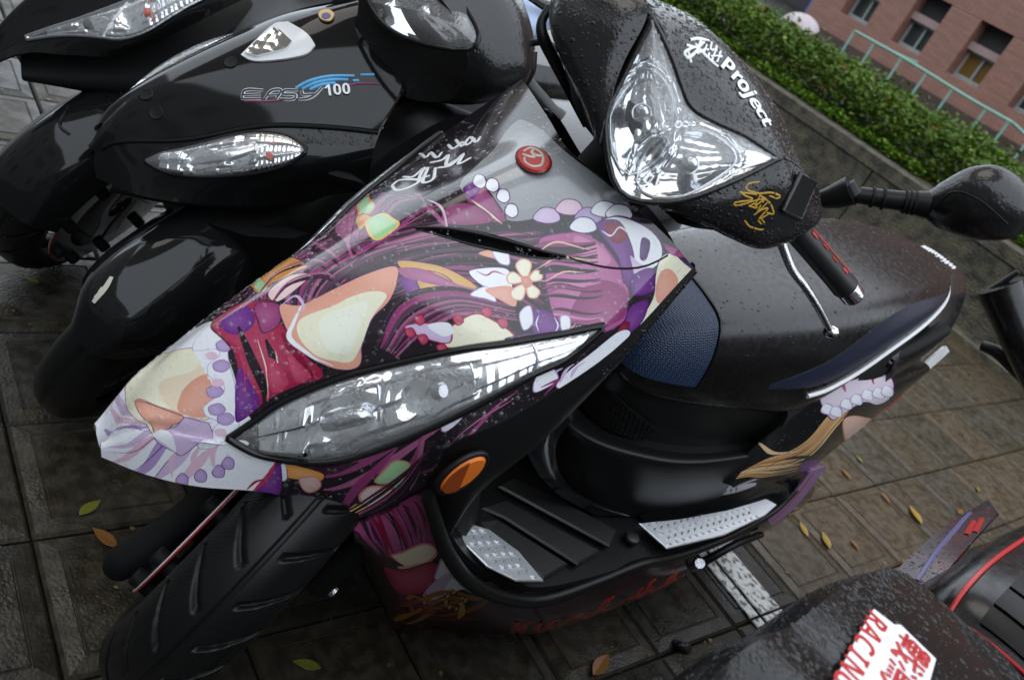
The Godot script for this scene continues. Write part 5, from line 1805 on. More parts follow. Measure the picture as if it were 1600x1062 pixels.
func cowl_print() -> ImageTexture:
	var im := canvas(2048, 2048, lin(0.018, 0.013, 0.018))
	blob(im, [Vector2(736.4, 1945.1), Vector2(766.9, 1988.6), Vector2(1092.3, 2036.2), Vector2(1397.8, 2040.8), Vector2(1375.9, 1996.3), Vector2(1235.5, 1884.0), Vector2(1184.6, 1715.5), Vector2(1090.1, 1630.7), Vector2(964.1, 1632.3), Vector2(854.2, 1823.2)], lin(0.3, 0.31, 0.32), Color.BLACK, 0)
	im.fill_rect(Rect2i(0, 0, 2048, 585), lin(0.8, 0.82, 0.86))
	strands(im, [Vector2(941.8, 835.8), Vector2(502.2, 851.1), Vector2(558.8, 982.2), Vector2(826.5, 1164.8), Vector2(866.9, 1255.4)], [Vector2(1408.4, 918.1), Vector2(1208.1, 1066.2), Vector2(1149.7, 1217.3), Vector2(1150.8, 1392.9), Vector2(1208.0, 1610.8)], 64, 7, [lin(0.045, 0.012, 0.03), lin(0.25, 0.05, 0.14), lin(0.018, 0.013, 0.018), lin(0.36, 0.1, 0.22), lin(0.085, 0.04, 0.07), lin(0.27, 0.04, 0.15), lin(0.018, 0.013, 0.018), lin(0.085, 0.04, 0.07)], 11)
	strands(im, [Vector2(503.5, 1026.2), Vector2(729.4, 1179.3), Vector2(438.2, 1321.0), Vector2(658.7, 1388.2)], [Vector2(1126.0, 1183.0), Vector2(1084.6, 1305.4), Vector2(1062.6, 1444.1), Vector2(1054.4, 1537.4)], 30, 6, [lin(0.045, 0.012, 0.03), lin(0.25, 0.05, 0.14), lin(0.018, 0.013, 0.018), lin(0.36, 0.1, 0.22), lin(0.085, 0.04, 0.07), lin(0.27, 0.04, 0.15), lin(0.018, 0.013, 0.018), lin(0.085, 0.04, 0.07)], 12)
	strands(im, [Vector2(878.8, 678.2), Vector2(627.7, 813.2), Vector2(627.7, 985.8), Vector2(627.7, 1190.2)], [Vector2(1010.4, 847.7), Vector2(911.8, 963.1), Vector2(885.0, 1107.5), Vector2(891.1, 1249.7)], 26, 6, [lin(0.045, 0.012, 0.03), lin(0.25, 0.05, 0.14), lin(0.018, 0.013, 0.018), lin(0.36, 0.1, 0.22), lin(0.085, 0.04, 0.07), lin(0.27, 0.04, 0.15), lin(0.018, 0.013, 0.018), lin(0.085, 0.04, 0.07)], 13)
	strands(im, [Vector2(1108.8, 1318.5), Vector2(1158.4, 1487.3), Vector2(1210.5, 1680.2), Vector2(1249.8, 1803.3)], [Vector2(1304.4, 1205.7), Vector2(1310.6, 1396.1), Vector2(1402.7, 1569.5), Vector2(1558.7, 1663.7)], 46, 6, [lin(0.045, 0.012, 0.03), lin(0.25, 0.05, 0.14), lin(0.018, 0.013, 0.018), lin(0.36, 0.1, 0.22), lin(0.085, 0.04, 0.07), lin(0.27, 0.04, 0.15), lin(0.018, 0.013, 0.018), lin(0.085, 0.04, 0.07)], 14)
	blob(im, [Vector2(558.8, 1234.8), Vector2(76.4, 1464.7), Vector2(920.8, 1247.4), Vector2(961.7, 1221.4), Vector2(753.7, 1215.1)], lin(0.27, 0.04, 0.15), lin(0.018, 0.013, 0.018), 2)
	blob(im, [Vector2(593.3, 1215.6), Vector2(7.5, 1479.2), Vector2(930.6, 1212.7), Vector2(973.1, 1180.4)], lin(0.36, 0.1, 0.22), lin(0.018, 0.013, 0.018), 2)
	blob(im, [Vector2(576.0, 1311.4), Vector2(386.5, 1368.9), Vector2(684.0, 1343.7), Vector2(781.1, 1338.3), Vector2(820.3, 1306.7), Vector2(829.1, 1279.1), Vector2(726.1, 1286.9)], lin(0.36, 0.62, 0.3), lin(0.72, 0.3, 0.07), 5)
	blob(im, [Vector2(774.6, 1265.7), Vector2(797.1, 1297.0), Vector2(887.5, 1303.8), Vector2(902.9, 1270.7), Vector2(902.9, 1247.0)], lin(0.72, 0.3, 0.07), lin(0.018, 0.013, 0.018), 2)
	blob(im, [Vector2(873.5, 1285.5), Vector2(875.5, 1314.6), Vector2(895.4, 1341.1), Vector2(968.1, 1351.2), Vector2(1016.2, 1357.8), Vector2(1034.7, 1323.4), Vector2(1040.3, 1276.8), Vector2(982.7, 1267.7)], lin(0.36, 0.62, 0.3), lin(0.72, 0.52, 0.16), 6)
	blob(im, [Vector2(627.7, 832.4), Vector2(627.7, 909.0), Vector2(489.9, 959.0), Vector2(933.9, 1050.1), Vector2(950.0, 1011.7), Vector2(926.3, 938.7), Vector2(868.9, 864.2)], lin(0.72, 0.3, 0.07), lin(0.018, 0.013, 0.018), 2)
	blob(im, [Vector2(760.5, 850.6), Vector2(531.4, 849.1), Vector2(903.7, 904.9), Vector2(925.0, 875.2)], lin(0.36, 0.62, 0.3), lin(0.72, 0.3, 0.07), 4)
	blob(im, [Vector2(983.6, 910.5), Vector2(954.5, 983.5), Vector2(1033.6, 1048.5), Vector2(1063.5, 1007.5), Vector2(1083.8, 934.0), Vector2(1061.7, 906.4)], lin(0.78, 0.56, 0.56), lin(0.018, 0.013, 0.018), 2)
	ribbon(im, [Vector2(993.7, 857.1), Vector2(835.4, 940.4), Vector2(941.7, 1053.7), Vector2(1053.9, 1097.9)], 11, lin(0.045, 0.012, 0.03))
	ribbon(im, [Vector2(969.1, 866.4), Vector2(793.4, 949.0), Vector2(913.1, 1064.1), Vector2(1039.2, 1108.6)], 6, lin(0.36, 0.1, 0.22))
	ribbon(im, [Vector2(1086.1, 886.9), Vector2(1021.2, 973.6), Vector2(1074.5, 1069.8), Vector2(1126.8, 1095.8)], 11, lin(0.045, 0.012, 0.03))
	ribbon(im, [Vector2(1071.6, 898.7), Vector2(1002.2, 984.0), Vector2(1060.9, 1080.5), Vector2(1114.7, 1106.6)], 6, lin(0.36, 0.1, 0.22))
	ribbon(im, [Vector2(610.5, 947.3), Vector2(610.5, 1043.5), Vector2(928.0, 1113.3), Vector2(1071.4, 1136.4)], 11, lin(0.045, 0.012, 0.03))
	ribbon(im, [Vector2(610.5, 966.5), Vector2(627.7, 1081.5), Vector2(899.1, 1124.7), Vector2(1058.0, 1147.2)], 6, lin(0.36, 0.1, 0.22))
	ribbon(im, [Vector2(627.7, 1100.7), Vector2(610.5, 1158.1), Vector2(983.0, 1182.6), Vector2(1072.4, 1201.3)], 11, lin(0.045, 0.012, 0.03))
	ribbon(im, [Vector2(593.3, 1081.5), Vector2(-43.7, 1385.9), Vector2(962.7, 1194.1), Vector2(1059.4, 1211.9)], 6, lin(0.36, 0.1, 0.22))
	blob(im, [Vector2(1024.0, -87.4), Vector2(806.0, -9.2), Vector2(489.9, 103.9), Vector2(593.3, 238.3), Vector2(662.2, 449.1), Vector2(905.6, 681.7), Vector2(1221.2, 669.8), Vector2(1533.4, 587.2), Vector2(1788.4, 484.8), Vector2(1815.2, 687.6), Vector2(1913.9, 658.1), Vector2(2079.9, 616.2), Vector2(2085.9, 446.6), Vector2(2118.6, 147.3)], lin(0.8, 0.82, 0.86), Color.BLACK, 0)
	ribbon(im, [Vector2(1835.1, 9.5), Vector2(1834.6, 175.9), Vector2(1418.5, 351.2)], 22, lin(0.6, 0.46, 0.66))
	ribbon(im, [Vector2(834.5, 54.5), Vector2(1654.1, 188.1), Vector2(1385.8, 344.8)], 22, lin(0.42, 0.3, 0.56))
	ribbon(im, [Vector2(645.0, 111.3), Vector2(1523.6, 205.1), Vector2(1596.9, 275.5)], 22, lin(0.72, 0.48, 0.6))
	ribbon(im, [Vector2(2099.4, 148.0), Vector2(1943.7, 252.6), Vector2(1605.9, 328.4)], 22, lin(0.42, 0.3, 0.56))
	ribbon(im, [Vector2(2075.0, 37.3), Vector2(1888.9, 188.7), Vector2(1730.4, 290.0)], 22, lin(0.72, 0.48, 0.6))
	ribbon(im, [Vector2(2067.4, 259.3), Vector2(1956.5, 334.2), Vector2(1838.3, 358.9)], 22, lin(0.6, 0.46, 0.66))
	ribbon(im, [Vector2(2047.0, 384.7), Vector2(1964.4, 403.1), Vector2(1874.9, 420.5)], 22, lin(0.72, 0.48, 0.6))
	ribbon(im, [Vector2(265.9, 124.8), Vector2(1219.3, 217.8), Vector2(1405.7, 277.7)], 22, lin(0.6, 0.46, 0.66))
	ribbon(im, [Vector2(276.1, 181.2), Vector2(1055.2, 262.1), Vector2(1278.8, 272.8)], 22, lin(0.72, 0.48, 0.6))
	ribbon(im, [Vector2(1924.8, 8.5), Vector2(1889.2, 202.3), Vector2(1543.8, 348.8)], 2.2, lin(0.13, 0.02, 0.2))
	ribbon(im, [Vector2(2088.9, 132.4), Vector2(1888.0, 271.8), Vector2(1631.5, 338.0)], 2.2, lin(0.13, 0.02, 0.2))
	ribbon(im, [Vector2(2081.1, 246.8), Vector2(1954.0, 304.7), Vector2(1840.8, 345.0)], 2.2, lin(0.13, 0.02, 0.2))
	ribbon(im, [Vector2(920.6, 56.8), Vector2(1706.6, 200.7), Vector2(1448.3, 331.2)], 2.2, lin(0.13, 0.02, 0.2))
	blob(im, [Vector2(2037.1, 358.4), Vector2(2001.4, 368.0), Vector2(2016.2, 399.3), Vector2(2051.1, 410.6), Vector2(2058.5, 381.0)], lin(0.42, 0.3, 0.56), lin(0.13, 0.02, 0.2), 1.5)
	blob(im, [Vector2(2006.7, 419.1), Vector2(1975.0, 423.9), Vector2(1989.1, 453.8), Vector2(2021.3, 465.3), Vector2(2026.1, 440.5)], lin(0.42, 0.3, 0.56), lin(0.13, 0.02, 0.2), 1.5)
	blob(im, [Vector2(1978.0, 468.4), Vector2(1946.4, 472.5), Vector2(1959.9, 502.1), Vector2(1992.6, 512.7), Vector2(1996.9, 488.8)], lin(0.42, 0.3, 0.56), lin(0.13, 0.02, 0.2), 1.5)
	blob(im, [Vector2(1938.4, 482.4), Vector2(1903.7, 487.3), Vector2(1916.4, 517.7), Vector2(1950.5, 527.8), Vector2(1956.8, 502.9)], lin(0.42, 0.3, 0.56), lin(0.13, 0.02, 0.2), 1.5)
	ribbon(im, [Vector2(1900.1, 324.3), Vector2(1959.0, 314.6), Vector2(2028.9, 338.4)], 9, lin(0.72, 0.48, 0.6))
	ribbon(im, [Vector2(1868.3, 384.7), Vector2(1929.9, 382.7), Vector2(1993.3, 414.7)], 9, lin(0.72, 0.48, 0.6))
	ribbon(im, [Vector2(1816.5, 433.8), Vector2(1900.3, 433.5), Vector2(1964.1, 468.0)], 9, lin(0.72, 0.48, 0.6))
	blob(im, [Vector2(930.8, 213.1), Vector2(197.0, 264.4), Vector2(834.5, 455.3), Vector2(1085.4, 609.7), Vector2(1187.9, 580.6), Vector2(1323.0, 590.9), Vector2(1384.2, 541.0), Vector2(1463.4, 462.1), Vector2(1391.1, 397.1), Vector2(1768.4, 244.1)], lin(0.8, 0.78, 0.58), lin(0.13, 0.02, 0.2), 2)
	blob(im, [Vector2(1102.7, 391.4), Vector2(1159.0, 533.6), Vector2(1146.8, 597.0), Vector2(1206.8, 576.7), Vector2(1326.7, 586.1), Vector2(1389.2, 532.8), Vector2(1452.4, 461.5), Vector2(1334.2, 372.3)], lin(0.8, 0.66, 0.48), Color.BLACK, 0)
	blob(im, [Vector2(1219.2, 456.5), Vector2(1212.5, 561.4), Vector2(1322.0, 582.4), Vector2(1389.2, 532.8), Vector2(1441.2, 460.8), Vector2(1352.8, 391.5)], lin(0.72, 0.34, 0.24), Color.BLACK, 0)
	blob(im, [Vector2(1080.1, 257.9), Vector2(1270.7, 329.5), Vector2(1403.5, 393.6), Vector2(1540.9, 323.0), Vector2(1751.9, 248.1)], lin(0.72, 0.34, 0.24), lin(0.07, 0.015, 0.11), 2)
	blob(im, [Vector2(1783.4, 252.6), Vector2(1435.1, 384.7), Vector2(1477.8, 451.2), Vector2(1541.1, 449.9), Vector2(1882.4, 365.6), Vector2(1907.5, 317.6)], lin(0.6, 0.46, 0.66), lin(0.13, 0.02, 0.2), 2)
	blob(im, [Vector2(1783.6, 244.5), Vector2(1683.7, 283.8), Vector2(1843.7, 310.4), Vector2(1907.5, 317.6)], lin(0.8, 0.82, 0.86), Color.BLACK, 0)
	ribbon(im, [Vector2(1052.7, 254.0), Vector2(1277.6, 327.9), Vector2(1416.1, 401.3), Vector2(1493.1, 474.8)], 3, lin(0.2, 0.008, 0.035))
	blob(im, [Vector2(1051.0, 585.7), Vector2(937.9, 685.4), Vector2(1087.8, 721.4), Vector2(1221.2, 669.8), Vector2(1373.2, 628.8), Vector2(1537.3, 562.3), Vector2(1807.9, 450.1), Vector2(1874.9, 420.5), Vector2(1847.5, 377.4), Vector2(1562.7, 446.6), Vector2(1506.3, 489.7), Vector2(1439.3, 472.0), Vector2(1378.5, 485.9), Vector2(1367.6, 539.9), Vector2(1372.1, 582.4), Vector2(1319.3, 595.7), Vector2(1240.5, 572.5), Vector2(1184.6, 597.8), Vector2(1179.8, 650.7), Vector2(1134.7, 656.9)], lin(0.8, 0.82, 0.86), lin(0.42, 0.3, 0.56), 2)
	blob(im, [Vector2(1193.2, 617.3), Vector2(1212.7, 654.1), Vector2(1267.2, 657.6), Vector2(1273.3, 626.2), Vector2(1230.9, 604.5)], lin(0.42, 0.3, 0.56), lin(0.13, 0.02, 0.2), 1.2)
	blob(im, [Vector2(1390.9, 503.2), Vector2(1409.6, 541.0), Vector2(1465.0, 543.5), Vector2(1472.3, 511.4), Vector2(1434.6, 490.2)], lin(0.42, 0.3, 0.56), lin(0.13, 0.02, 0.2), 1.2)
	blob(im, [Vector2(1471.8, 506.2), Vector2(1489.7, 542.0), Vector2(1544.3, 541.9), Vector2(1551.1, 511.2), Vector2(1513.2, 491.6)], lin(0.42, 0.3, 0.56), lin(0.13, 0.02, 0.2), 1.2)
	blob(im, [Vector2(1292.4, 538.9), Vector2(1314.8, 576.8), Vector2(1369.7, 580.6), Vector2(1373.8, 548.9), Vector2(1332.0, 526.6)], lin(0.42, 0.3, 0.56), lin(0.13, 0.02, 0.2), 1.2)
	blob(im, [Vector2(1107.8, 675.4), Vector2(1124.2, 711.0), Vector2(1173.8, 713.6), Vector2(1182.6, 682.7), Vector2(1145.8, 662.5)], lin(0.42, 0.3, 0.56), lin(0.13, 0.02, 0.2), 1.2)
	blob(im, [Vector2(1270.9, 573.4), Vector2(1298.3, 602.6), Vector2(1338.1, 598.6), Vector2(1313.7, 568.2)], lin(0.72, 0.48, 0.6), Color.BLACK, 0)
	blob(im, [Vector2(1545.8, 459.9), Vector2(1559.5, 489.3), Vector2(1609.1, 483.9), Vector2(1603.7, 451.9)], lin(0.72, 0.48, 0.6), Color.BLACK, 0)
	blob(im, [Vector2(1124.1, 618.3), Vector2(1147.6, 647.4), Vector2(1184.5, 642.5), Vector2(1163.8, 612.2)], lin(0.72, 0.48, 0.6), Color.BLACK, 0)
	blob(im, [Vector2(937.9, 685.4), Vector2(900.8, 776.1), Vector2(1000.4, 861.2), Vector2(1095.6, 920.7), Vector2(1195.6, 890.5), Vector2(1374.6, 893.3), Vector2(1587.8, 888.1), Vector2(1589.3, 800.8), Vector2(1582.3, 700.6), Vector2(1580.4, 564.1), Vector2(1533.3, 552.9), Vector2(1354.8, 654.4), Vector2(1162.6, 703.3)], lin(0.34, 0.015, 0.06), lin(0.018, 0.013, 0.018), 3)
	blob(im, [Vector2(1305.0, 676.7), Vector2(1431.4, 674.5), Vector2(1568.0, 640.3), Vector2(1578.3, 559.5), Vector2(1527.3, 556.2)], lin(0.13, 0.02, 0.2), Color.BLACK, 0)
	blob(im, [Vector2(972.3, 727.5), Vector2(995.5, 825.9), Vector2(1110.8, 826.1), Vector2(1141.3, 769.6), Vector2(1094.0, 726.7)], lin(0.13, 0.02, 0.2), Color.BLACK, 0)
	blob(im, [Vector2(1024.3, 857.1), Vector2(1101.9, 918.5), Vector2(1189.2, 883.7), Vector2(1196.3, 823.6), Vector2(1117.9, 832.8)], lin(0.27, 0.04, 0.15), lin(0.018, 0.013, 0.018), 2)
	ribbon(im, [Vector2(1094.7, 769.3), Vector2(1293.4, 734.2), Vector2(1468.6, 704.2), Vector2(1592.3, 649.0)], 18, lin(0.018, 0.013, 0.018))
	ribbon(im, [Vector2(1234.0, 815.7), Vector2(1396.4, 787.4), Vector2(1553.5, 739.2)], 14, lin(0.018, 0.013, 0.018))
	ribbon(im, [Vector2(1243.7, 872.0), Vector2(1418.6, 864.3), Vector2(1591.4, 850.1)], 17, lin(0.2, 0.008, 0.035))
	ribbon(im, [Vector2(1210.9, 793.1), Vector2(1406.8, 747.7), Vector2(1592.9, 665.0)], 2.5, lin(0.8, 0.66, 0.48))
	ribbon(im, [Vector2(1320.7, 818.2), Vector2(1490.8, 770.3)], 2.5, lin(0.8, 0.66, 0.48))
	ribbon(im, [Vector2(1104.1, 735.4), Vector2(1304.1, 698.4), Vector2(1481.1, 627.4)], 3, lin(0.46, 0.04, 0.1))
	blob(im, [Vector2(1340.9, 780.4), Vector2(1431.0, 798.1), Vector2(1553.9, 764.7), Vector2(1549.5, 702.2)], lin(0.46, 0.04, 0.1), Color.BLACK, 0)
	blob(im, [Vector2(1360.5, 851.0), Vector2(1558.1, 850.9), Vector2(1561.0, 792.1)], lin(0.46, 0.04, 0.1), Color.BLACK, 0)
	blob(im, [Vector2(1108.1, 916.2), Vector2(1155.8, 975.3), Vector2(1158.9, 1084.2), Vector2(1160.5, 1196.3), Vector2(1181.2, 1286.7), Vector2(1244.4, 1268.2), Vector2(1312.8, 1219.5), Vector2(1368.7, 1141.5), Vector2(1482.8, 1068.2), Vector2(1601.8, 1012.6), Vector2(1571.7, 929.9), Vector2(1423.8, 898.0), Vector2(1301.2, 885.8)], lin(0.72, 0.34, 0.24), lin(0.07, 0.015, 0.11), 2)
	blob(im, [Vector2(1224.1, 944.6), Vector2(1231.5, 1058.1), Vector2(1226.2, 1114.5), Vector2(1240.6, 1185.2), Vector2(1286.6, 1220.1), Vector2(1362.8, 1143.5), Vector2(1499.7, 1054.8), Vector2(1567.7, 989.5), Vector2(1482.3, 932.7), Vector2(1331.1, 909.8)], lin(0.8, 0.78, 0.58), Color.BLACK, 0)
	blob(im, [Vector2(1271.4, 1000.0), Vector2(1263.9, 1101.6), Vector2(1288.1, 1158.4), Vector2(1392.2, 1090.0), Vector2(1498.8, 1017.2), Vector2(1430.6, 965.2)], lin(0.82, 0.84, 0.7), Color.BLACK, 0)
	ribbon(im, [Vector2(1161.6, 973.0), Vector2(1224.3, 921.5), Vector2(1289.8, 883.1), Vector2(1413.4, 902.1), Vector2(1560.1, 934.4)], 9, lin(0.8, 0.82, 0.86))
	ribbon(im, [Vector2(1108.7, 925.2), Vector2(1102.9, 977.0), Vector2(1173.2, 977.5), Vector2(1184.5, 936.9)], 5, lin(0.6, 0.46, 0.66))
	blob(im, [Vector2(1165.1, 1299.3), Vector2(1208.7, 1368.7), Vector2(1269.0, 1437.1), Vector2(1360.5, 1497.5), Vector2(1380.7, 1472.0), Vector2(1310.6, 1396.1), Vector2(1233.8, 1314.7)], lin(0.62, 0.36, 0.1), lin(0.07, 0.015, 0.11), 2)
	blob(im, [Vector2(1249.7, 1276.9), Vector2(1226.1, 1317.5), Vector2(1258.7, 1349.0), Vector2(1333.7, 1346.8), Vector2(1353.6, 1292.8)], lin(0.13, 0.02, 0.2), Color.BLACK, 0)
	blob(im, [Vector2(1236.2, 1335.6), Vector2(1280.6, 1408.5), Vector2(1347.6, 1431.8), Vector2(1336.0, 1385.9), Vector2(1332.7, 1325.6)], lin(0.62, 0.36, 0.1), lin(0.07, 0.015, 0.11), 2)
	blob(im, [Vector2(1195.1, 1290.2), Vector2(1233.5, 1358.8), Vector2(1348.2, 1450.4), Vector2(1379.7, 1496.3), Vector2(1393.3, 1466.7), Vector2(1343.8, 1405.6), Vector2(1254.5, 1307.1)], lin(0.36, 0.1, 0.22), Color.BLACK, 0)
	strands(im, [Vector2(1507.2, 1102.4), Vector2(1325.0, 1240.3), Vector2(1338.7, 1407.6), Vector2(1464.0, 1589.7)], [Vector2(1608.7, 1144.0), Vector2(1509.8, 1258.6), Vector2(1463.6, 1403.5), Vector2(1538.7, 1579.4)], 22, 7, [lin(0.045, 0.012, 0.03), lin(0.25, 0.05, 0.14), lin(0.018, 0.013, 0.018), lin(0.36, 0.1, 0.22), lin(0.085, 0.04, 0.07), lin(0.27, 0.04, 0.15), lin(0.018, 0.013, 0.018), lin(0.085, 0.04, 0.07)], 16)
	blob(im, [Vector2(1540.7, 1308.7), Vector2(1492.9, 1391.2), Vector2(1478.5, 1454.3), Vector2(1518.8, 1494.7), Vector2(1587.3, 1537.4), Vector2(1615.1, 1524.3), Vector2(1622.1, 1390.3), Vector2(1604.8, 1299.2)], lin(0.8, 0.78, 0.58), lin(0.34, 0.015, 0.06), 5)
	blob(im, [Vector2(1456.3, 1220.9), Vector2(1460.4, 1276.7), Vector2(1515.8, 1338.7), Vector2(1588.8, 1317.9), Vector2(1552.0, 1263.9)], lin(0.6, 0.46, 0.66), lin(0.34, 0.015, 0.06), 3)
	blob(im, [Vector2(1476.9, 1287.1), Vector2(1490.8, 1348.5), Vector2(1546.7, 1344.0), Vector2(1550.3, 1305.3)], lin(0.8, 0.82, 0.86), Color.BLACK, 0)
	blob(im, [Vector2(1469.4, 1216.2), Vector2(1466.9, 1239.6), Vector2(1506.7, 1237.3), Vector2(1519.6, 1214.2)], lin(0.46, 0.04, 0.1), lin(0.2, 0.008, 0.035), 2)
	blob(im, [Vector2(1523.5, 1237.3), Vector2(1519.2, 1261.2), Vector2(1557.8, 1260.0), Vector2(1570.7, 1237.6)], lin(0.46, 0.04, 0.1), lin(0.2, 0.008, 0.035), 2)
	blob(im, [Vector2(1594.3, 1275.5), Vector2(1589.3, 1299.2), Vector2(1620.4, 1303.8), Vector2(1630.8, 1283.5)], lin(0.46, 0.04, 0.1), lin(0.2, 0.008, 0.035), 2)
	blob(im, [Vector2(1422.6, 1263.0), Vector2(1420.9, 1286.2), Vector2(1454.8, 1286.9), Vector2(1465.1, 1264.8)], lin(0.46, 0.04, 0.1), lin(0.2, 0.008, 0.035), 2)
	blob(im, [Vector2(1465.8, 1476.3), Vector2(1461.5, 1504.0), Vector2(1491.1, 1504.8), Vector2(1503.0, 1478.3)], lin(0.46, 0.04, 0.1), lin(0.2, 0.008, 0.035), 2)
	blob(im, [Vector2(1524.8, 1508.5), Vector2(1519.2, 1536.7), Vector2(1548.7, 1538.0), Vector2(1561.5, 1511.9)], lin(0.46, 0.04, 0.1), lin(0.2, 0.008, 0.035), 2)
	blob(im, [Vector2(1472.0, 1371.1), Vector2(1468.1, 1397.0), Vector2(1501.4, 1396.6), Vector2(1514.0, 1371.6)], lin(0.46, 0.04, 0.1), lin(0.2, 0.008, 0.035), 2)
	blob(im, [Vector2(1300.5, 1507.6), Vector2(1338.0, 1626.2), Vector2(1422.5, 1602.9), Vector2(1387.8, 1540.5), Vector2(1350.4, 1509.2)], lin(0.8, 0.82, 0.86), lin(0.07, 0.015, 0.11), 2)
	ribbon(im, [Vector2(1312.4, 1526.3), Vector2(1337.1, 1551.2), Vector2(1332.2, 1581.9), Vector2(1359.1, 1612.0)], 3, lin(0.34, 0.015, 0.06))
	blob(im, [Vector2(1393.3, 1466.7), Vector2(1379.6, 1532.1), Vector2(1443.1, 1540.4), Vector2(1422.7, 1508.8)], lin(0.8, 0.82, 0.86), lin(0.42, 0.3, 0.56), 2)
	blob(im, [Vector2(1388.0, 1523.7), Vector2(1407.4, 1614.0), Vector2(1482.5, 1595.2), Vector2(1441.3, 1553.0)], lin(0.72, 0.34, 0.24), Color.BLACK, 0)
	blob(im, [Vector2(1397.2, 1659.4), Vector2(1356.9, 1642.6), Vector2(1365.1, 1614.7), Vector2(1393.5, 1613.8)], lin(0.8, 0.78, 0.58), lin(0.72, 0.34, 0.24), 3)
	blob(im, [Vector2(1390.3, 1670.8), Vector2(1346.7, 1710.1), Vector2(1321.3, 1691.1), Vector2(1337.8, 1659.6)], lin(0.8, 0.78, 0.58), lin(0.72, 0.34, 0.24), 3)
	blob(im, [Vector2(1400.3, 1676.7), Vector2(1410.9, 1716.0), Vector2(1389.0, 1729.8), Vector2(1373.1, 1711.7)], lin(0.8, 0.78, 0.58), lin(0.72, 0.34, 0.24), 3)
	blob(im, [Vector2(1412.3, 1668.7), Vector2(1458.1, 1652.4), Vector2(1468.3, 1676.4), Vector2(1445.3, 1695.7)], lin(0.8, 0.78, 0.58), lin(0.72, 0.34, 0.24), 3)
	blob(im, [Vector2(1410.2, 1657.5), Vector2(1421.8, 1605.5), Vector2(1454.5, 1601.1), Vector2(1459.7, 1631.0)], lin(0.8, 0.78, 0.58), lin(0.72, 0.34, 0.24), 3)
	blob(im, [Vector2(1384.0, 1656.8), Vector2(1387.0, 1683.4), Vector2(1418.0, 1683.9), Vector2(1424.6, 1653.1)], lin(0.62, 0.24, 0.18), Color.BLACK, 0)
	blob(im, [Vector2(1248.3, 1563.3), Vector2(1265.9, 1654.5), Vector2(1317.7, 1642.4), Vector2(1292.1, 1607.3)], lin(0.72, 0.34, 0.24), Color.BLACK, 0)
	blob(im, [Vector2(1259.6, 1610.5), Vector2(1265.9, 1654.5), Vector2(1322.8, 1642.4), Vector2(1307.0, 1612.2)], lin(0.8, 0.82, 0.86), lin(0.42, 0.3, 0.56), 2)
	blob(im, [Vector2(1276.3, 1778.5), Vector2(1323.8, 1885.3), Vector2(1416.1, 1925.9), Vector2(1523.1, 1933.1), Vector2(1646.0, 1923.8), Vector2(1868.7, 1902.2), Vector2(1870.4, 1858.4), Vector2(1656.7, 1763.1), Vector2(1568.1, 1706.5), Vector2(1469.1, 1717.3), Vector2(1357.3, 1752.5)], lin(0.42, 0.1, 0.27), lin(0.07, 0.015, 0.11), 3)
	blob(im, [Vector2(1334.8, 1879.7), Vector2(1418.0, 1918.4), Vector2(1500.7, 1922.5), Vector2(1469.0, 1883.8), Vector2(1384.5, 1855.5)], lin(0.56, 0.2, 0.38), Color.BLACK, 0)
	blob(im, [Vector2(1504.3, 1856.9), Vector2(1623.8, 1915.5), Vector2(1859.4, 1900.6), Vector2(1816.5, 1857.1), Vector2(1649.4, 1764.0), Vector2(1558.6, 1756.2)], lin(0.27, 0.04, 0.15), Color.BLACK, 0)
	strands(im, [Vector2(1289.1, 1741.9), Vector2(1304.9, 1804.9), Vector2(1394.3, 1918.7)], [Vector2(1595.8, 1678.1), Vector2(1613.5, 1737.6), Vector2(1695.9, 1826.0)], 34, 6, [lin(0.045, 0.012, 0.03), lin(0.018, 0.013, 0.018), lin(0.25, 0.05, 0.14), lin(0.045, 0.012, 0.03), lin(0.27, 0.04, 0.15), lin(0.56, 0.2, 0.38)], 15)
	ribbon(im, [Vector2(1320.3, 1734.5), Vector2(1313.7, 1819.6), Vector2(1415.1, 1897.6)], 3, lin(0.75, 0.5, 0.35))
	ribbon(im, [Vector2(1368.9, 1719.4), Vector2(1365.6, 1806.8), Vector2(1451.3, 1892.0)], 3, lin(0.75, 0.5, 0.35))
	ribbon(im, [Vector2(1422.5, 1728.4), Vector2(1416.5, 1795.5), Vector2(1462.8, 1853.9)], 3, lin(0.75, 0.5, 0.35))
	ribbon(im, [Vector2(1604.0, 1763.1), Vector2(1633.2, 1721.4), Vector2(1660.2, 1693.9)], 3, lin(0.75, 0.5, 0.35))
	blob(im, [Vector2(1512.6, 1637.0), Vector2(1539.7, 1699.5), Vector2(1614.3, 1714.4), Vector2(1635.5, 1686.1), Vector2(1606.2, 1612.2)], lin(0.13, 0.02, 0.2), lin(0.07, 0.015, 0.11), 2)
	blob(im, [Vector2(1515.1, 1594.3), Vector2(1494.9, 1640.4), Vector2(1563.8, 1619.9), Vector2(1582.5, 1580.8)], lin(0.8, 0.82, 0.86), lin(0.42, 0.3, 0.56), 2)
	blob(im, [Vector2(1559.5, 1723.8), Vector2(1572.4, 1750.9), Vector2(1635.6, 1727.7), Vector2(1615.8, 1709.4)], lin(0.8, 0.82, 0.86), lin(0.42, 0.3, 0.56), 2)
	ribbon(im, [Vector2(1535.2, 1654.9), Vector2(1566.5, 1632.7), Vector2(1604.0, 1629.0)], 2.5, lin(0.8, 0.82, 0.86))
	ribbon(im, [Vector2(1553.7, 1702.9), Vector2(1589.9, 1703.3), Vector2(1615.8, 1686.1)], 2.5, lin(0.8, 0.82, 0.86))
	blob(im, [Vector2(1606.2, 1508.2), Vector2(1603.4, 1601.5), Vector2(1633.5, 1663.2), Vector2(1639.1, 1523.6)], lin(0.07, 0.015, 0.11), Color.BLACK, 0)
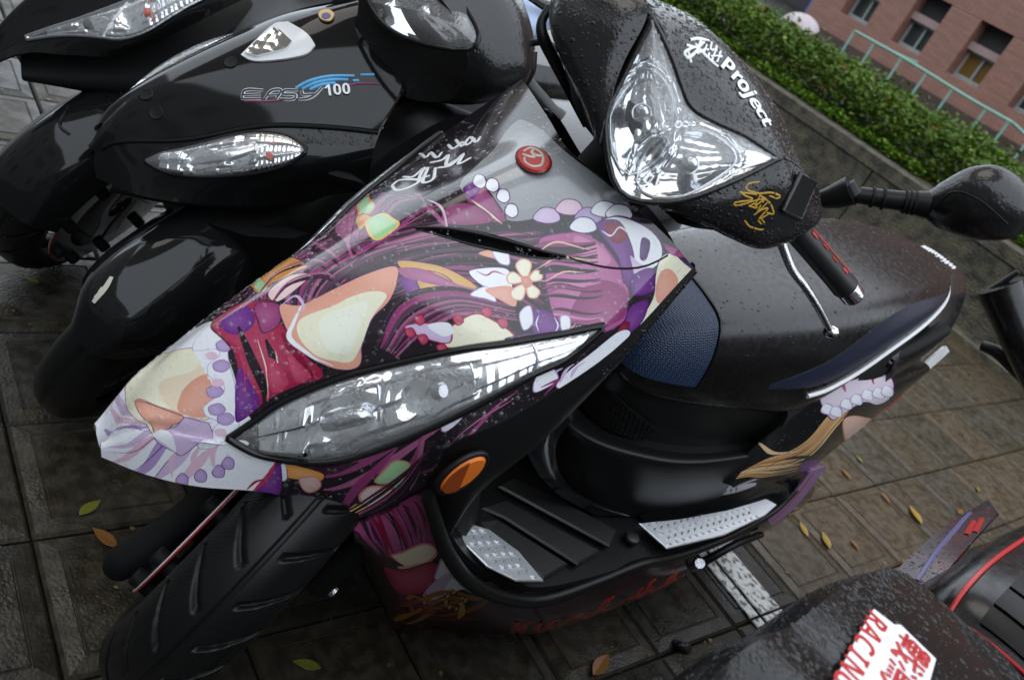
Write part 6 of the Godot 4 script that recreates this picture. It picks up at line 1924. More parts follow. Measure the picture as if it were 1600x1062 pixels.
	blob(im, [Vector2(1204.2, 1784.6), Vector2(1187.5, 1827.2), Vector2(1213.2, 1863.7), Vector2(1253.7, 1861.9), Vector2(1241.4, 1819.6)], lin(0.6, 0.46, 0.66), lin(0.07, 0.015, 0.11), 2)
	blob(im, [Vector2(1216.3, 1864.5), Vector2(1203.6, 1907.1), Vector2(1235.8, 1938.8), Vector2(1279.3, 1933.3), Vector2(1260.7, 1894.8)], lin(0.72, 0.48, 0.6), lin(0.07, 0.015, 0.11), 2)
	blob(im, [Vector2(1281.8, 1902.8), Vector2(1272.9, 1941.9), Vector2(1309.8, 1968.7), Vector2(1354.4, 1962.3), Vector2(1331.2, 1928.3)], lin(0.42, 0.3, 0.56), lin(0.07, 0.015, 0.11), 2)
	blob(im, [Vector2(1302.2, 1951.6), Vector2(1294.7, 1989.8), Vector2(1334.3, 2013.6), Vector2(1381.4, 2004.6), Vector2(1355.9, 1973.0)], lin(0.8, 0.82, 0.86), lin(0.07, 0.015, 0.11), 2)
	blob(im, [Vector2(1351.9, 1977.6), Vector2(1345.9, 2013.7), Vector2(1388.0, 2035.1), Vector2(1437.3, 2025.5), Vector2(1409.0, 1996.2)], lin(0.8, 0.82, 0.86), lin(0.07, 0.015, 0.11), 2)
	blob(im, [Vector2(1298.2, 1874.8), Vector2(1288.8, 1913.4), Vector2(1324.8, 1941.2), Vector2(1368.4, 1936.4), Vector2(1345.9, 1901.9)], lin(0.8, 0.82, 0.86), lin(0.07, 0.015, 0.11), 2)
	blob(im, [Vector2(1358.7, 1948.4), Vector2(1385.6, 1995.5), Vector2(1459.4, 2022.3), Vector2(1550.9, 2033.8), Vector2(1643.0, 2026.9), Vector2(1716.4, 2003.1), Vector2(1678.4, 1967.7), Vector2(1644.6, 1939.6), Vector2(1564.6, 1956.0), Vector2(1462.0, 1962.6)], lin(0.8, 0.82, 0.86), lin(0.07, 0.015, 0.11), 3)
	blob(im, [Vector2(1357.2, 1942.3), Vector2(1405.0, 1991.6), Vector2(1510.3, 1980.9), Vector2(1601.4, 1956.0), Vector2(1661.5, 1936.4), Vector2(1600.7, 1922.3), Vector2(1505.9, 1941.1)], lin(0.13, 0.02, 0.2), lin(0.07, 0.015, 0.11), 2)
	blob(im, [Vector2(1380.5, 1959.6), Vector2(1416.8, 1992.1), Vector2(1486.0, 1982.6), Vector2(1461.3, 1952.2)], lin(0.2, 0.008, 0.035), Color.BLACK, 0)
	ribbon(im, [Vector2(1386.4, 1945.2), Vector2(1429.6, 1956.9), Vector2(1430.5, 1985.0), Vector2(1475.5, 1992.2)], 3, lin(0.8, 0.82, 0.86))
	blob(im, [Vector2(1533.1, 2007.2), Vector2(1574.3, 2014.8), Vector2(1617.1, 1986.2), Vector2(1584.1, 1978.3)], lin(0.07, 0.015, 0.11), Color.BLACK, 0)
	blob(im, [Vector2(1546.3, 1963.9), Vector2(1605.0, 1970.6), Vector2(1659.5, 1978.6), Vector2(1647.1, 1946.8)], lin(0.6, 0.46, 0.66), Color.BLACK, 0)
	blob(im, [Vector2(1617.3, 1942.8), Vector2(1695.9, 1983.8), Vector2(1896.2, 1970.3), Vector2(1834.9, 1941.3), Vector2(1691.9, 1928.8)], lin(0.13, 0.02, 0.2), lin(0.07, 0.015, 0.11), 2)
	blob(im, [Vector2(1005.7, 1623.6), Vector2(991.5, 1662.3), Vector2(1037.3, 1679.6), Vector2(1106.9, 1692.9), Vector2(1176.9, 1695.6), Vector2(1153.4, 1636.3), Vector2(1091.1, 1606.4)], lin(0.27, 0.04, 0.15), lin(0.018, 0.013, 0.018), 3)
	blob(im, [Vector2(1008.7, 1622.1), Vector2(994.7, 1660.6), Vector2(1041.3, 1665.9), Vector2(1062.5, 1620.1)], lin(0.13, 0.02, 0.2), Color.BLACK, 0)
	blob(im, [Vector2(999.4, 1660.5), Vector2(964.4, 1691.3), Vector2(991.0, 1705.9), Vector2(1032.1, 1691.6), Vector2(1036.4, 1668.3)], lin(0.8, 0.82, 0.86), lin(0.07, 0.015, 0.11), 2.5)
	blob(im, [Vector2(1041.9, 1686.7), Vector2(1014.4, 1712.5), Vector2(1034.6, 1730.7), Vector2(1067.6, 1721.1), Vector2(1071.6, 1698.0)], lin(0.8, 0.82, 0.86), lin(0.07, 0.015, 0.11), 2.5)
	blob(im, [Vector2(1095.9, 1700.5), Vector2(1073.7, 1722.8), Vector2(1089.0, 1743.8), Vector2(1117.1, 1737.4), Vector2(1121.0, 1714.4)], lin(0.8, 0.82, 0.86), lin(0.07, 0.015, 0.11), 2.5)
	blob(im, [Vector2(1151.2, 1705.0), Vector2(1130.6, 1726.3), Vector2(1144.1, 1748.4), Vector2(1170.8, 1743.0), Vector2(1175.0, 1719.9)], lin(0.8, 0.82, 0.86), lin(0.07, 0.015, 0.11), 2.5)
	ribbon(im, [Vector2(1063.6, 1622.0), Vector2(1123.8, 1650.1), Vector2(1182.8, 1681.2)], 4, lin(0.8, 0.66, 0.48))
	blob(im, [Vector2(1046.9, 1541.0), Vector2(1075.9, 1613.7), Vector2(1161.4, 1656.0), Vector2(1133.7, 1549.1), Vector2(1090.4, 1494.6)], lin(0.25, 0.05, 0.14), lin(0.018, 0.013, 0.018), 2)
	ribbon(im, [Vector2(973.4, 1471.5), Vector2(1055.5, 1485.6), Vector2(1141.4, 1507.9)], 8, lin(0.36, 0.1, 0.22))
	ribbon(im, [Vector2(966.6, 1496.0), Vector2(1042.2, 1517.7), Vector2(1132.7, 1499.5)], 5, lin(0.72, 0.48, 0.6))
	ribbon(im, [Vector2(654.8, 1344.3), Vector2(746.8, 1422.3), Vector2(879.1, 1486.9), Vector2(981.1, 1478.6)], 6, lin(0.36, 0.1, 0.22))
	blob(im, [Vector2(1705.9, 2004.4), Vector2(1758.5, 2033.7), Vector2(1933.4, 2041.2), Vector2(2066.2, 2042.9), Vector2(2126.7, 2014.4), Vector2(2121.5, 1958.8), Vector2(2107.0, 1895.9), Vector2(2016.4, 1898.9), Vector2(1929.3, 1960.0)], lin(0.8, 0.78, 0.58), lin(0.07, 0.015, 0.11), 3)
	blob(im, [Vector2(1833.8, 1990.8), Vector2(1867.4, 2012.0), Vector2(2018.1, 2007.7), Vector2(2051.5, 1963.5), Vector2(1987.5, 1953.2)], lin(0.72, 0.34, 0.24), Color.BLACK, 0)
	blob(im, [Vector2(1632.4, 2032.2), Vector2(1755.1, 2044.8), Vector2(1897.9, 2047.3), Vector2(1776.4, 2031.5)], lin(0.27, 0.04, 0.15), Color.BLACK, 0)
	blob(im, [Vector2(1846.7, 1914.8), Vector2(1926.3, 1943.6), Vector2(2017.4, 1907.6), Vector2(2015.5, 1872.2), Vector2(1999.0, 1841.7), Vector2(1933.5, 1878.2)], lin(0.13, 0.02, 0.2), lin(0.07, 0.015, 0.11), 2)
	blob(im, [Vector2(1899.6, 1881.7), Vector2(1966.2, 1886.4), Vector2(2056.7, 1832.0), Vector2(1991.3, 1826.3)], lin(0.2, 0.008, 0.035), Color.BLACK, 0)
	blob(im, [Vector2(1988.8, 1685.0), Vector2(1933.0, 1742.1), Vector2(1919.9, 1837.9), Vector2(1954.1, 1872.3), Vector2(2024.1, 1869.9), Vector2(2047.7, 1820.5), Vector2(2055.1, 1749.5), Vector2(2046.6, 1699.1)], lin(0.8, 0.82, 0.86), lin(0.07, 0.015, 0.11), 2)
	ribbon(im, [Vector2(1970.0, 1670.7), Vector2(1904.1, 1681.0), Vector2(1901.1, 1705.9)], 8, lin(0.6, 0.46, 0.66))
	ribbon(im, [Vector2(1995.0, 1692.8), Vector2(1928.8, 1713.9), Vector2(1917.3, 1740.2)], 8, lin(0.6, 0.46, 0.66))
	ribbon(im, [Vector2(2005.9, 1719.5), Vector2(1957.6, 1738.3), Vector2(1956.4, 1765.0)], 8, lin(0.6, 0.46, 0.66))
	blob(im, [Vector2(1872.3, 1614.0), Vector2(1859.3, 1667.3), Vector2(1950.3, 1688.6), Vector2(1973.6, 1667.6), Vector2(1956.5, 1620.0)], lin(0.8, 0.82, 0.86), lin(0.42, 0.3, 0.56), 2)
	ribbon(im, [Vector2(1950.5, 1638.3), Vector2(1967.7, 1685.1), Vector2(2019.1, 1652.9)], 9, lin(0.27, 0.04, 0.15))
	ribbon(im, [Vector2(1889.6, 853.7), Vector2(1864.3, 997.9), Vector2(1839.5, 1139.1), Vector2(1819.3, 1262.9)], 16, lin(0.25, 0.05, 0.14))
	ribbon(im, [Vector2(1938.1, 854.0), Vector2(1907.8, 1002.8), Vector2(1873.6, 1171.0), Vector2(1851.4, 1303.2)], 12, lin(0.36, 0.1, 0.22))
	ribbon(im, [Vector2(2023.9, 886.0), Vector2(1933.2, 972.5), Vector2(1857.7, 1133.1)], 14, lin(0.27, 0.04, 0.15))
	ribbon(im, [Vector2(2035.1, 913.0), Vector2(1967.8, 1033.3), Vector2(1912.5, 1175.6), Vector2(1832.7, 1233.0)], 13, lin(0.25, 0.05, 0.14))
	ribbon(im, [Vector2(1999.9, 1092.6), Vector2(1928.0, 1179.5), Vector2(1835.3, 1238.8)], 10, lin(0.36, 0.1, 0.22))
	ribbon(im, [Vector2(1968.3, 1164.6), Vector2(2042.9, 1405.7), Vector2(1921.4, 1475.5), Vector2(1888.6, 1555.2)], 13, lin(0.25, 0.05, 0.14))
	ribbon(im, [Vector2(1999.1, 1326.5), Vector2(1942.1, 1437.8), Vector2(1927.3, 1542.8)], 8, lin(0.36, 0.1, 0.22))
	ribbon(im, [Vector2(1845.4, 735.6), Vector2(1867.1, 858.1), Vector2(1858.8, 999.7)], 14, lin(0.045, 0.012, 0.03))
	ribbon(im, [Vector2(1848.8, 909.4), Vector2(1837.3, 1039.7), Vector2(1832.0, 1182.9)], 8, lin(0.27, 0.04, 0.15))
	blob(im, [Vector2(1931.5, 1024.2), Vector2(1907.8, 1064.7), Vector2(1893.2, 1111.6), Vector2(1921.3, 1145.1), Vector2(1949.2, 1099.1), Vector2(1950.7, 1051.4)], lin(0.36, 0.62, 0.3), lin(0.62, 0.24, 0.18), 3)
	blob(im, [Vector2(1956.1, 1062.3), Vector2(1945.0, 1106.2), Vector2(1969.0, 1086.7), Vector2(1972.7, 1059.0)], lin(0.36, 0.62, 0.3), lin(0.62, 0.24, 0.18), 2)
	blob(im, [Vector2(1967.3, 964.1), Vector2(1945.4, 996.7), Vector2(1953.9, 1030.8), Vector2(1976.6, 1051.4), Vector2(2004.5, 1027.7), Vector2(2019.9, 991.7), Vector2(2005.9, 965.8)], lin(0.75, 0.55, 0.52), lin(0.62, 0.24, 0.18), 4)
	blob(im, [Vector2(2022.3, 912.3), Vector2(1995.4, 944.0), Vector2(2011.5, 967.5), Vector2(2041.8, 945.8), Vector2(2042.8, 917.1)], lin(0.72, 0.52, 0.16), lin(0.62, 0.24, 0.18), 2)
	blob(im, [Vector2(1861.6, 721.8), Vector2(1861.0, 797.9), Vector2(1877.6, 868.1), Vector2(1906.4, 850.0), Vector2(1919.1, 777.5), Vector2(1923.9, 725.1)], lin(0.72, 0.3, 0.07), lin(0.018, 0.013, 0.018), 3)
	blob(im, [Vector2(1914.5, 773.4), Vector2(1891.8, 834.3), Vector2(1926.8, 845.3), Vector2(1970.0, 787.4)], lin(0.7, 0.45, 0.4), lin(0.62, 0.24, 0.18), 3)
	blob(im, [Vector2(1875.9, 700.7), Vector2(1864.0, 724.3), Vector2(1935.1, 724.4), Vector2(1953.7, 700.6)], lin(0.8, 0.82, 0.86), lin(0.07, 0.015, 0.11), 1.5)
	blob(im, [Vector2(2058.4, 628.3), Vector2(1952.8, 655.6), Vector2(1857.9, 698.6), Vector2(1951.7, 705.1), Vector2(2057.8, 686.4)], lin(0.13, 0.02, 0.2), lin(0.07, 0.015, 0.11), 2)
	ribbon(im, [Vector2(2052.8, 618.9), Vector2(1966.8, 649.8), Vector2(1847.9, 688.2)], 9, lin(0.46, 0.04, 0.1))
	ribbon(im, [Vector2(2045.1, 599.9), Vector2(1992.0, 620.8), Vector2(1962.5, 660.6)], 5, lin(0.34, 0.015, 0.06))
	blob(im, [Vector2(1863.7, 1282.2), Vector2(1809.8, 1311.1), Vector2(1805.1, 1371.7), Vector2(1867.2, 1347.5), Vector2(1885.1, 1305.2)], lin(0.8, 0.82, 0.86), lin(0.42, 0.3, 0.56), 2)
	blob(im, [Vector2(1826.9, 1302.1), Vector2(1793.6, 1370.7), Vector2(1801.7, 1426.2), Vector2(1837.4, 1364.7)], lin(0.27, 0.04, 0.15), Color.BLACK, 0)
	blob(im, [Vector2(1789.1, 1370.4), Vector2(1771.8, 1423.8), Vector2(1817.9, 1455.3), Vector2(1836.0, 1397.1)], lin(0.13, 0.02, 0.2), Color.BLACK, 0)
	strands(im, [Vector2(2028.8, 864.6), Vector2(1954.9, 1002.2), Vector2(1922.1, 1169.9)], [Vector2(2050.2, 937.1), Vector2(2014.8, 1047.4), Vector2(1910.8, 1234.0)], 14, 5, [lin(0.045, 0.012, 0.03), lin(0.25, 0.05, 0.14), lin(0.018, 0.013, 0.018), lin(0.36, 0.1, 0.22), lin(0.085, 0.04, 0.07), lin(0.27, 0.04, 0.15), lin(0.018, 0.013, 0.018), lin(0.085, 0.04, 0.07)], 20)
	blob(im, [Vector2(162.5, 1464.7), Vector2(524.4, 1583.8), Vector2(565.9, 1873.1), Vector2(630.1, 1906.2), Vector2(756.8, 1889.6), Vector2(819.8, 1777.8), Vector2(899.3, 1614.3), Vector2(895.6, 1507.4), Vector2(708.0, 1404.9)], lin(0.018, 0.013, 0.018), Color.BLACK, 0)
	# fine dots of the silver mesh
	var grey := lin(0.30, 0.31, 0.32)
	for y in range(1500, 2048, 7):
		for x in range(600, 1500, 7):
			var q := x + (3 if (y / 7) % 2 else 0)
			if im.get_pixel(q, y).is_equal_approx(im.get_pixel(q, y)) and absf(im.get_pixel(q, y).r - grey.r) < 0.01:
				im.fill_rect(Rect2i(q, y, 3, 3), lin(0.17, 0.175, 0.18))
	return ImageTexture.create_from_image(im)

func skirt_print() -> ImageTexture:
	var im := canvas(1024, 512, lin(0.03, 0.01, 0.015))
	blob(im, [Vector2(79.4, 2.7), Vector2(6.2, 73.2), Vector2(1.3, 146.0), Vector2(-4.6, 211.1), Vector2(48.5, 221.2), Vector2(405.4, 127.6), Vector2(486.5, 63.6)], lin(0.27, 0.04, 0.15), Color.BLACK, 0)
	strands(im, [Vector2(-10.2, 9.7), Vector2(331.4, 22.5), Vector2(619.6, 48.0)], [Vector2(23.8, 141.3), Vector2(74.2, 176.5), Vector2(99.7, 203.6)], 30, 4, [lin(0.2, 0.008, 0.035), lin(0.045, 0.012, 0.03), lin(0.25, 0.05, 0.14), lin(0.018, 0.013, 0.018), lin(0.27, 0.04, 0.15)], 17)
	blob(im, [Vector2(468.6, 82.3), Vector2(314.6, 121.3), Vector2(209.8, 164.0), Vector2(148.7, 198.1), Vector2(324.6, 165.8), Vector2(445.1, 121.7)], lin(0.8, 0.66, 0.48), lin(0.62, 0.24, 0.18), 3)
	blob(im, [Vector2(524.3, 99.3), Vector2(374.2, 142.4), Vector2(358.8, 166.3), Vector2(467.6, 132.5)], lin(0.72, 0.34, 0.24), Color.BLACK, 0)
	blob(im, [Vector2(730.5, 69.4), Vector2(518.5, 108.5), Vector2(243.1, 194.0), Vector2(216.7, 227.5), Vector2(403.1, 211.6), Vector2(622.1, 145.3), Vector2(756.1, 100.8)], lin(0.34, 0.015, 0.06), lin(0.018, 0.013, 0.018), 2)
	blob(im, [Vector2(362.5, 196.1), Vector2(82.6, 220.0), Vector2(17.9, 244.1), Vector2(52.9, 262.9)], lin(0.8, 0.82, 0.86), lin(0.42, 0.3, 0.56), 2)
	ribbon(im, [Vector2(662.1, 170.8), Vector2(425.6, 204.8), Vector2(-6.5, 266.9)], 16, lin(0.6, 0.46, 0.66))
	ribbon(im, [Vector2(472.3, 211.9), Vector2(180.3, 249.1), Vector2(115.4, 276.1)], 10, lin(0.8, 0.82, 0.86))
	ribbon(im, [Vector2(744.9, 173.5), Vector2(808.7, 221.6), Vector2(510.2, 280.1)], 6, lin(0.25, 0.07, 0.02))
	ribbon(im, [Vector2(745.4, 191.9), Vector2(581.9, 169.6), Vector2(565.0, 228.3)], 6, lin(0.2, 0.008, 0.035))
	ribbon(im, [Vector2(612.9, 138.8), Vector2(756.8, 178.9), Vector2(364.8, 255.3)], 6, lin(0.34, 0.14, 0.03))
	ribbon(im, [Vector2(868.7, 134.9), Vector2(733.4, 167.7), Vector2(462.2, 225.6)], 6, lin(0.25, 0.07, 0.02))
	ribbon(im, [Vector2(708.1, 124.7), Vector2(730.0, 233.4), Vector2(752.4, 240.2)], 6, lin(0.2, 0.008, 0.035))
	ribbon(im, [Vector2(905.0, 141.2), Vector2(837.8, 178.4), Vector2(322.6, 254.2)], 6, lin(0.34, 0.14, 0.03))
	ribbon(im, [Vector2(716.5, 119.1), Vector2(668.9, 156.0), Vector2(157.5, 283.0)], 6, lin(0.16, 0.03, 0.06))
	ribbon(im, [Vector2(827.1, 115.5), Vector2(743.1, 183.1), Vector2(588.1, 231.0)], 6, lin(0.2, 0.008, 0.035))
	ribbon(im, [Vector2(970.2, 131.0), Vector2(783.8, 159.9), Vector2(43.9, 308.4)], 6, lin(0.34, 0.14, 0.03))
	ribbon(im, [Vector2(734.5, 147.4), Vector2(628.7, 146.8), Vector2(786.3, 231.5)], 6, lin(0.2, 0.008, 0.035))
	ribbon(im, [Vector2(766.5, 117.2), Vector2(596.1, 221.2), Vector2(616.1, 259.3)], 6, lin(0.16, 0.03, 0.06))
	ribbon(im, [Vector2(528.0, 177.1), Vector2(745.7, 217.4), Vector2(37.8, 309.5)], 6, lin(0.25, 0.07, 0.02))
	ribbon(im, [Vector2(776.3, 131.8), Vector2(585.4, 181.4), Vector2(639.4, 239.1)], 6, lin(0.25, 0.07, 0.02))
	ribbon(im, [Vector2(685.8, 136.7), Vector2(600.1, 163.2), Vector2(681.4, 227.9)], 6, lin(0.34, 0.14, 0.03))
	ribbon(im, [Vector2(697.1, 116.4), Vector2(575.5, 233.5), Vector2(387.5, 254.4)], 6, lin(0.16, 0.03, 0.06))
	ribbon(im, [Vector2(624.4, 186.4), Vector2(553.3, 185.9), Vector2(14.6, 314.8)], 6, lin(0.34, 0.14, 0.03))
	blob(im, [Vector2(357.1, 251.5), Vector2(284.5, 258.4), Vector2(294.5, 262.4), Vector2(369.7, 255.5)], lin(0.62, 0.36, 0.1), lin(0.018, 0.013, 0.018), 1.5)
	blob(im, [Vector2(475.8, 244.7), Vector2(407.6, 250.2), Vector2(423.9, 254.0), Vector2(495.0, 248.5)], lin(0.62, 0.36, 0.1), lin(0.018, 0.013, 0.018), 1.5)
	blob(im, [Vector2(571.4, 233.6), Vector2(510.7, 238.1), Vector2(530.6, 242.0), Vector2(594.7, 237.5)], lin(0.62, 0.36, 0.1), lin(0.018, 0.013, 0.018), 1.5)
	blob(im, [Vector2(588.4, 222.4), Vector2(535.2, 226.7), Vector2(554.4, 231.0), Vector2(611.2, 226.8)], lin(0.62, 0.36, 0.1), lin(0.018, 0.013, 0.018), 1.5)
	blob(im, [Vector2(536.3, 216.1), Vector2(487.7, 220.6), Vector2(503.6, 225.2), Vector2(555.1, 220.7)], lin(0.62, 0.36, 0.1), lin(0.018, 0.013, 0.018), 1.5)
	blob(im, [Vector2(452.8, 218.9), Vector2(403.8, 223.9), Vector2(414.4, 228.5), Vector2(466.5, 223.6)], lin(0.62, 0.36, 0.1), lin(0.018, 0.013, 0.018), 1.5)
	blob(im, [Vector2(365.5, 230.5), Vector2(308.1, 236.5), Vector2(312.7, 241.2), Vector2(373.7, 235.1)], lin(0.62, 0.36, 0.1), lin(0.018, 0.013, 0.018), 1.5)
	ribbon(im, [Vector2(384.6, 249.7), Vector2(548.8, 246.7), Vector2(714.7, 240.1)], 5, lin(0.62, 0.36, 0.1))
	return ImageTexture.create_from_image(im)

func tail_print() -> ImageTexture:
	var im := canvas(1024, 512, lin(0.012))
	strands(im, [Vector2(231.2, 31.2), Vector2(598.5, 102.2), Vector2(617.6, 201.0), Vector2(459.7, 276.1)], [Vector2(302.8, 77.2), Vector2(365.7, 135.8), Vector2(254.2, 233.5), Vector2(113.1, 344.9)], 34, 7, [lin(0.72, 0.52, 0.2), lin(0.55, 0.26, 0.1), lin(0.78, 0.62, 0.35), lin(0.6, 0.36, 0.16), lin(0.4, 0.15, 0.06)], 18)
	strands(im, [Vector2(290.7, 16.9), Vector2(804.6, 86.0), Vector2(923.2, 154.2)], [Vector2(231.2, 31.2), Vector2(502.7, 87.5), Vector2(706.1, 157.1)], 12, 5, [lin(0.72, 0.52, 0.2), lin(0.55, 0.26, 0.1), lin(0.78, 0.6, 0.35)], 19)
	ribbon(im, [Vector2(-11.1, 80.7), Vector2(287.1, 96.8), Vector2(466.1, 148.4)], 5, lin(0.75, 0.5, 0.3))
	ribbon(im, [Vector2(491.0, 66.2), Vector2(528.0, 134.2), Vector2(1079.1, 274.7)], 8, lin(0.018, 0.013, 0.018))
	blob(im, [Vector2(765.7, 149.1), Vector2(758.0, 180.7), Vector2(1155.7, 237.8), Vector2(1155.7, 198.2), Vector2(1007.7, 159.6)], lin(0.13, 0.02, 0.2), lin(0.07, 0.015, 0.11), 2)
	blob(im, [Vector2(1048.7, 223.1), Vector2(1097.1, 266.7), Vector2(1155.7, 308.1), Vector2(1155.7, 292.1), Vector2(1155.7, 234.3)], lin(0.75, 0.6, 0.6), lin(0.07, 0.015, 0.11), 2)
	blob(im, [Vector2(511.3, 276.2), Vector2(550.1, 310.5), Vector2(948.5, 357.8), Vector2(1155.7, 333.3), Vector2(1109.2, 299.0)], lin(0.75, 0.48, 0.38), lin(0.62, 0.24, 0.18), 2)
	blob(im, [Vector2(105.5, 235.8), Vector2(-7.9, 253.3), Vector2(3.6, 332.8), Vector2(7.6, 417.2), Vector2(545.5, 407.3), Vector2(560.6, 366.6), Vector2(367.4, 326.9), Vector2(375.4, 280.2), Vector2(351.4, 247.3)], lin(0.66, 0.58, 0.66), lin(0.07, 0.015, 0.11), 2)
	blob(im, [Vector2(175.0, 228.7), Vector2(123.0, 243.6), Vector2(192.9, 257.1), Vector2(287.7, 250.4)], lin(0.8, 0.82, 0.86), lin(0.42, 0.3, 0.56), 2)
	blob(im, [Vector2(277.1, 247.4), Vector2(213.2, 260.6), Vector2(285.1, 274.0), Vector2(397.7, 270.3)], lin(0.8, 0.82, 0.86), lin(0.42, 0.3, 0.56), 2)
	blob(im, [Vector2(260.9, 275.2), Vector2(188.2, 287.5), Vector2(255.6, 300.1), Vector2(372.0, 295.7)], lin(0.8, 0.82, 0.86), lin(0.42, 0.3, 0.56), 2)
	blob(im, [Vector2(272.6, 299.2), Vector2(191.8, 311.6), Vector2(260.9, 324.6), Vector2(387.3, 320.1)], lin(0.8, 0.82, 0.86), lin(0.42, 0.3, 0.56), 2)
	blob(im, [Vector2(283.8, 325.0), Vector2(194.6, 338.7), Vector2(267.2, 353.5), Vector2(408.0, 348.6)], lin(0.8, 0.82, 0.86), lin(0.42, 0.3, 0.56), 2)
	blob(im, [Vector2(334.9, 352.1), Vector2(229.0, 367.7), Vector2(307.1, 385.2), Vector2(475.3, 382.0)], lin(0.8, 0.82, 0.86), lin(0.42, 0.3, 0.56), 2)
	blob(im, [Vector2(371.0, 378.8), Vector2(249.4, 394.7), Vector2(344.6, 411.8), Vector2(547.6, 411.3)], lin(0.8, 0.82, 0.86), lin(0.42, 0.3, 0.56), 2)
	ribbon(im, [Vector2(37.9, 269.3), Vector2(-2.5, 294.8), Vector2(113.9, 297.3)], 5, lin(0.36, 0.1, 0.22))
	ribbon(im, [Vector2(3.6, 332.8), Vector2(-24.8, 370.7), Vector2(157.4, 367.4)], 6, lin(0.46, 0.04, 0.1))
	blob(im, [Vector2(1038.6, 338.9), Vector2(892.3, 383.8), Vector2(980.1, 429.3), Vector2(775.3, 479.8), Vector2(950.9, 458.2), Vector2(1155.7, 371.5)], lin(0.27, 0.04, 0.15), Color.BLACK, 0)
	return ImageTexture.create_from_image(im)

# ------------------------------------------------------------------ the black neighbour with its nose beside the printed one
func second_scooter() -> void:
	var lean := Basis(V(1, 0, 0), deg_to_rad(4))
	var s := thing("scooter", "gloss black scooter with blue and white script on its nose, beside the printed one", "scooter", "scooters parked in a row", Transform3D(lean, V(0, 0, -1.27)))
	var bar := steering(V(0.87, 0.90, 0), 27.0, 42.0)
	var half := [
		[V(0.3474, 0.5546, 0.0000), V(0.3499, 0.5535, 0.0060), V(0.3554, 0.5506, 0.0120), V(0.3549, 0.5366, 0.0180), V(0.3595, 0.5191, 0.0280)],
		[V(0.3916, 0.6389, 0.0000), V(0.3769, 0.6174, 0.0180), V(0.3755, 0.5909, 0.0360), V(0.3860, 0.5691, 0.0680), V(0.3975, 0.5447, 0.0980)],
		[V(0.4629, 0.7068, 0.0000), V(0.4405, 0.6779, 0.0340), V(0.4484, 0.6380, 0.0820), V(0.4438, 0.6029, 0.1140), V(0.4646, 0.5588, 0.1280)],
		[V(0.5422, 0.7702, -0.0000), V(0.5245, 0.7419, 0.0500), V(0.5329, 0.6951, 0.1120), V(0.5304, 0.6529, 0.1580), V(0.5597, 0.5816, 0.1500)],
		[V(0.6210, 0.8284, 0.0000), V(0.6118, 0.7969, 0.0660), V(0.6087, 0.7308, 0.1480), V(0.6030, 0.6889, 0.1880), V(0.6513, 0.6113, 0.1640)],
		[V(0.6865, 0.8665, 0.0000), V(0.7363, 0.8327, 0.1020), V(0.6786, 0.7566, 0.1840), V(0.6734, 0.7146, 0.2000), V(0.7158, 0.6226, 0.1740)],
	]
	var sf := Surf.new(mirrored_rows(half), V(-1, 1, 0))
	part(s, "front_cowl", shell(sf, 48, 64, 0.004), mats.gloss)
	rain(s, sf, 900, 3.6, 5.0, 4.4, 6.4, 0.002, Transform3D(), mats.bead)
	# upper cover: a second skin above a dark seam
	var upper := []
	for i in 9:
		var u := 0.45 + 4.5 * i / 8.0
		var row := []
		for k in 7:
			var v := lerpf(2.02, 5.98, k / 6.0)
			row.append(sf.out(u, v, 0.004 + 0.002 * sin(PI * k / 6.0)))
		upper.append(row)
	part(s, "upper_cover", shell(Surf.new(upper, V(-1, 1, 0)), 40, 40, 0.004), mats.gloss)
	var seam := []
	for k in 15:
		seam.append(sf.out(0.42 + 4.55 * k / 14.0, 6.02, 0.001))
	part(s, "cover_seam", tube(seam, [0.0035], 6, 2), mats.matte)
	# oval indicator lamps
	for side in 2:
		var lo := []
		var hi := []
		for k in 11:
			var t := k / 10.0
			var u := lerpf(1.42, 3.72, t)
			var c := 6.64 - 0.10 * (t - 0.5)
			var w := 0.52 * sqrt(maxf(0.02, 1.0 - pow(2.0 * t - 1.0, 2.0)))
			lo.append(Vector2(u, c - w if side == 0 else 8.0 - c + w))
			hi.append(Vector2(u, c + w if side == 0 else 8.0 - c - w))
		lamp(s, "indicator_lamp", sf, lo, hi, 0.012, mats.facet, Transform3D(), "", 0.003, mats.gloss)
		if side == 0:
			var l := s.get_child(s.get_child_count() - 1)
			part(l, "bulb", tube([sf.out(3.15, 6.75, 0.002), sf.out(3.17, 6.75, 0.011)], [0.006, 0.005], 10, 2), mats.bulb_red)
			part(l, "reflector_cone", tube([sf.out(2.1, 6.75, 0.002), sf.out(2.6, 6.6, 0.006), sf.out(3.2, 6.4, 0.002)], [0.004, 0.012, 0.002], 12, 4, 0.4), mats.chrome)
	# small position lamp with a white surround
	var outer_uv: Array = [[Vector2(2.825, 4.512), Vector2(2.999, 4.747), Vector2(3.182, 4.877)], [Vector2(3.040, 4.091), Vector2(3.355, 4.708), Vector2(3.585, 4.986)], [Vector2(3.397, 3.747), Vector2(3.651, 4.613), Vector2(3.837, 4.966)], [Vector2(3.557, 3.889), Vector2(3.812, 4.522), Vector2(3.946, 4.821)]]
	var inner_uv: Array = [[Vector2(2.908, 4.552), Vector2(3.113, 4.762)], [Vector2(3.089, 4.203), Vector2(3.523, 4.823)], [Vector2(3.297, 4.036), Vector2(3.626, 4.724)], [Vector2(3.372, 4.095), Vector2(3.642, 4.700)]]
	var on_skin := []
	for q in [outer_uv, inner_uv]:
		var rws := []
		for r in q:
			var row := []
			for p in r:
				row.append(sf.out(p.x, p.y, 0.0))
			rws.append(row)
		on_skin.append(Surf.new(rws, V(-1, 1, 0.3)))
	var pos := part(s, "position_lamp", shell(on_skin[0], 14, 8, 0.006, 0.009), mats.white_gloss)
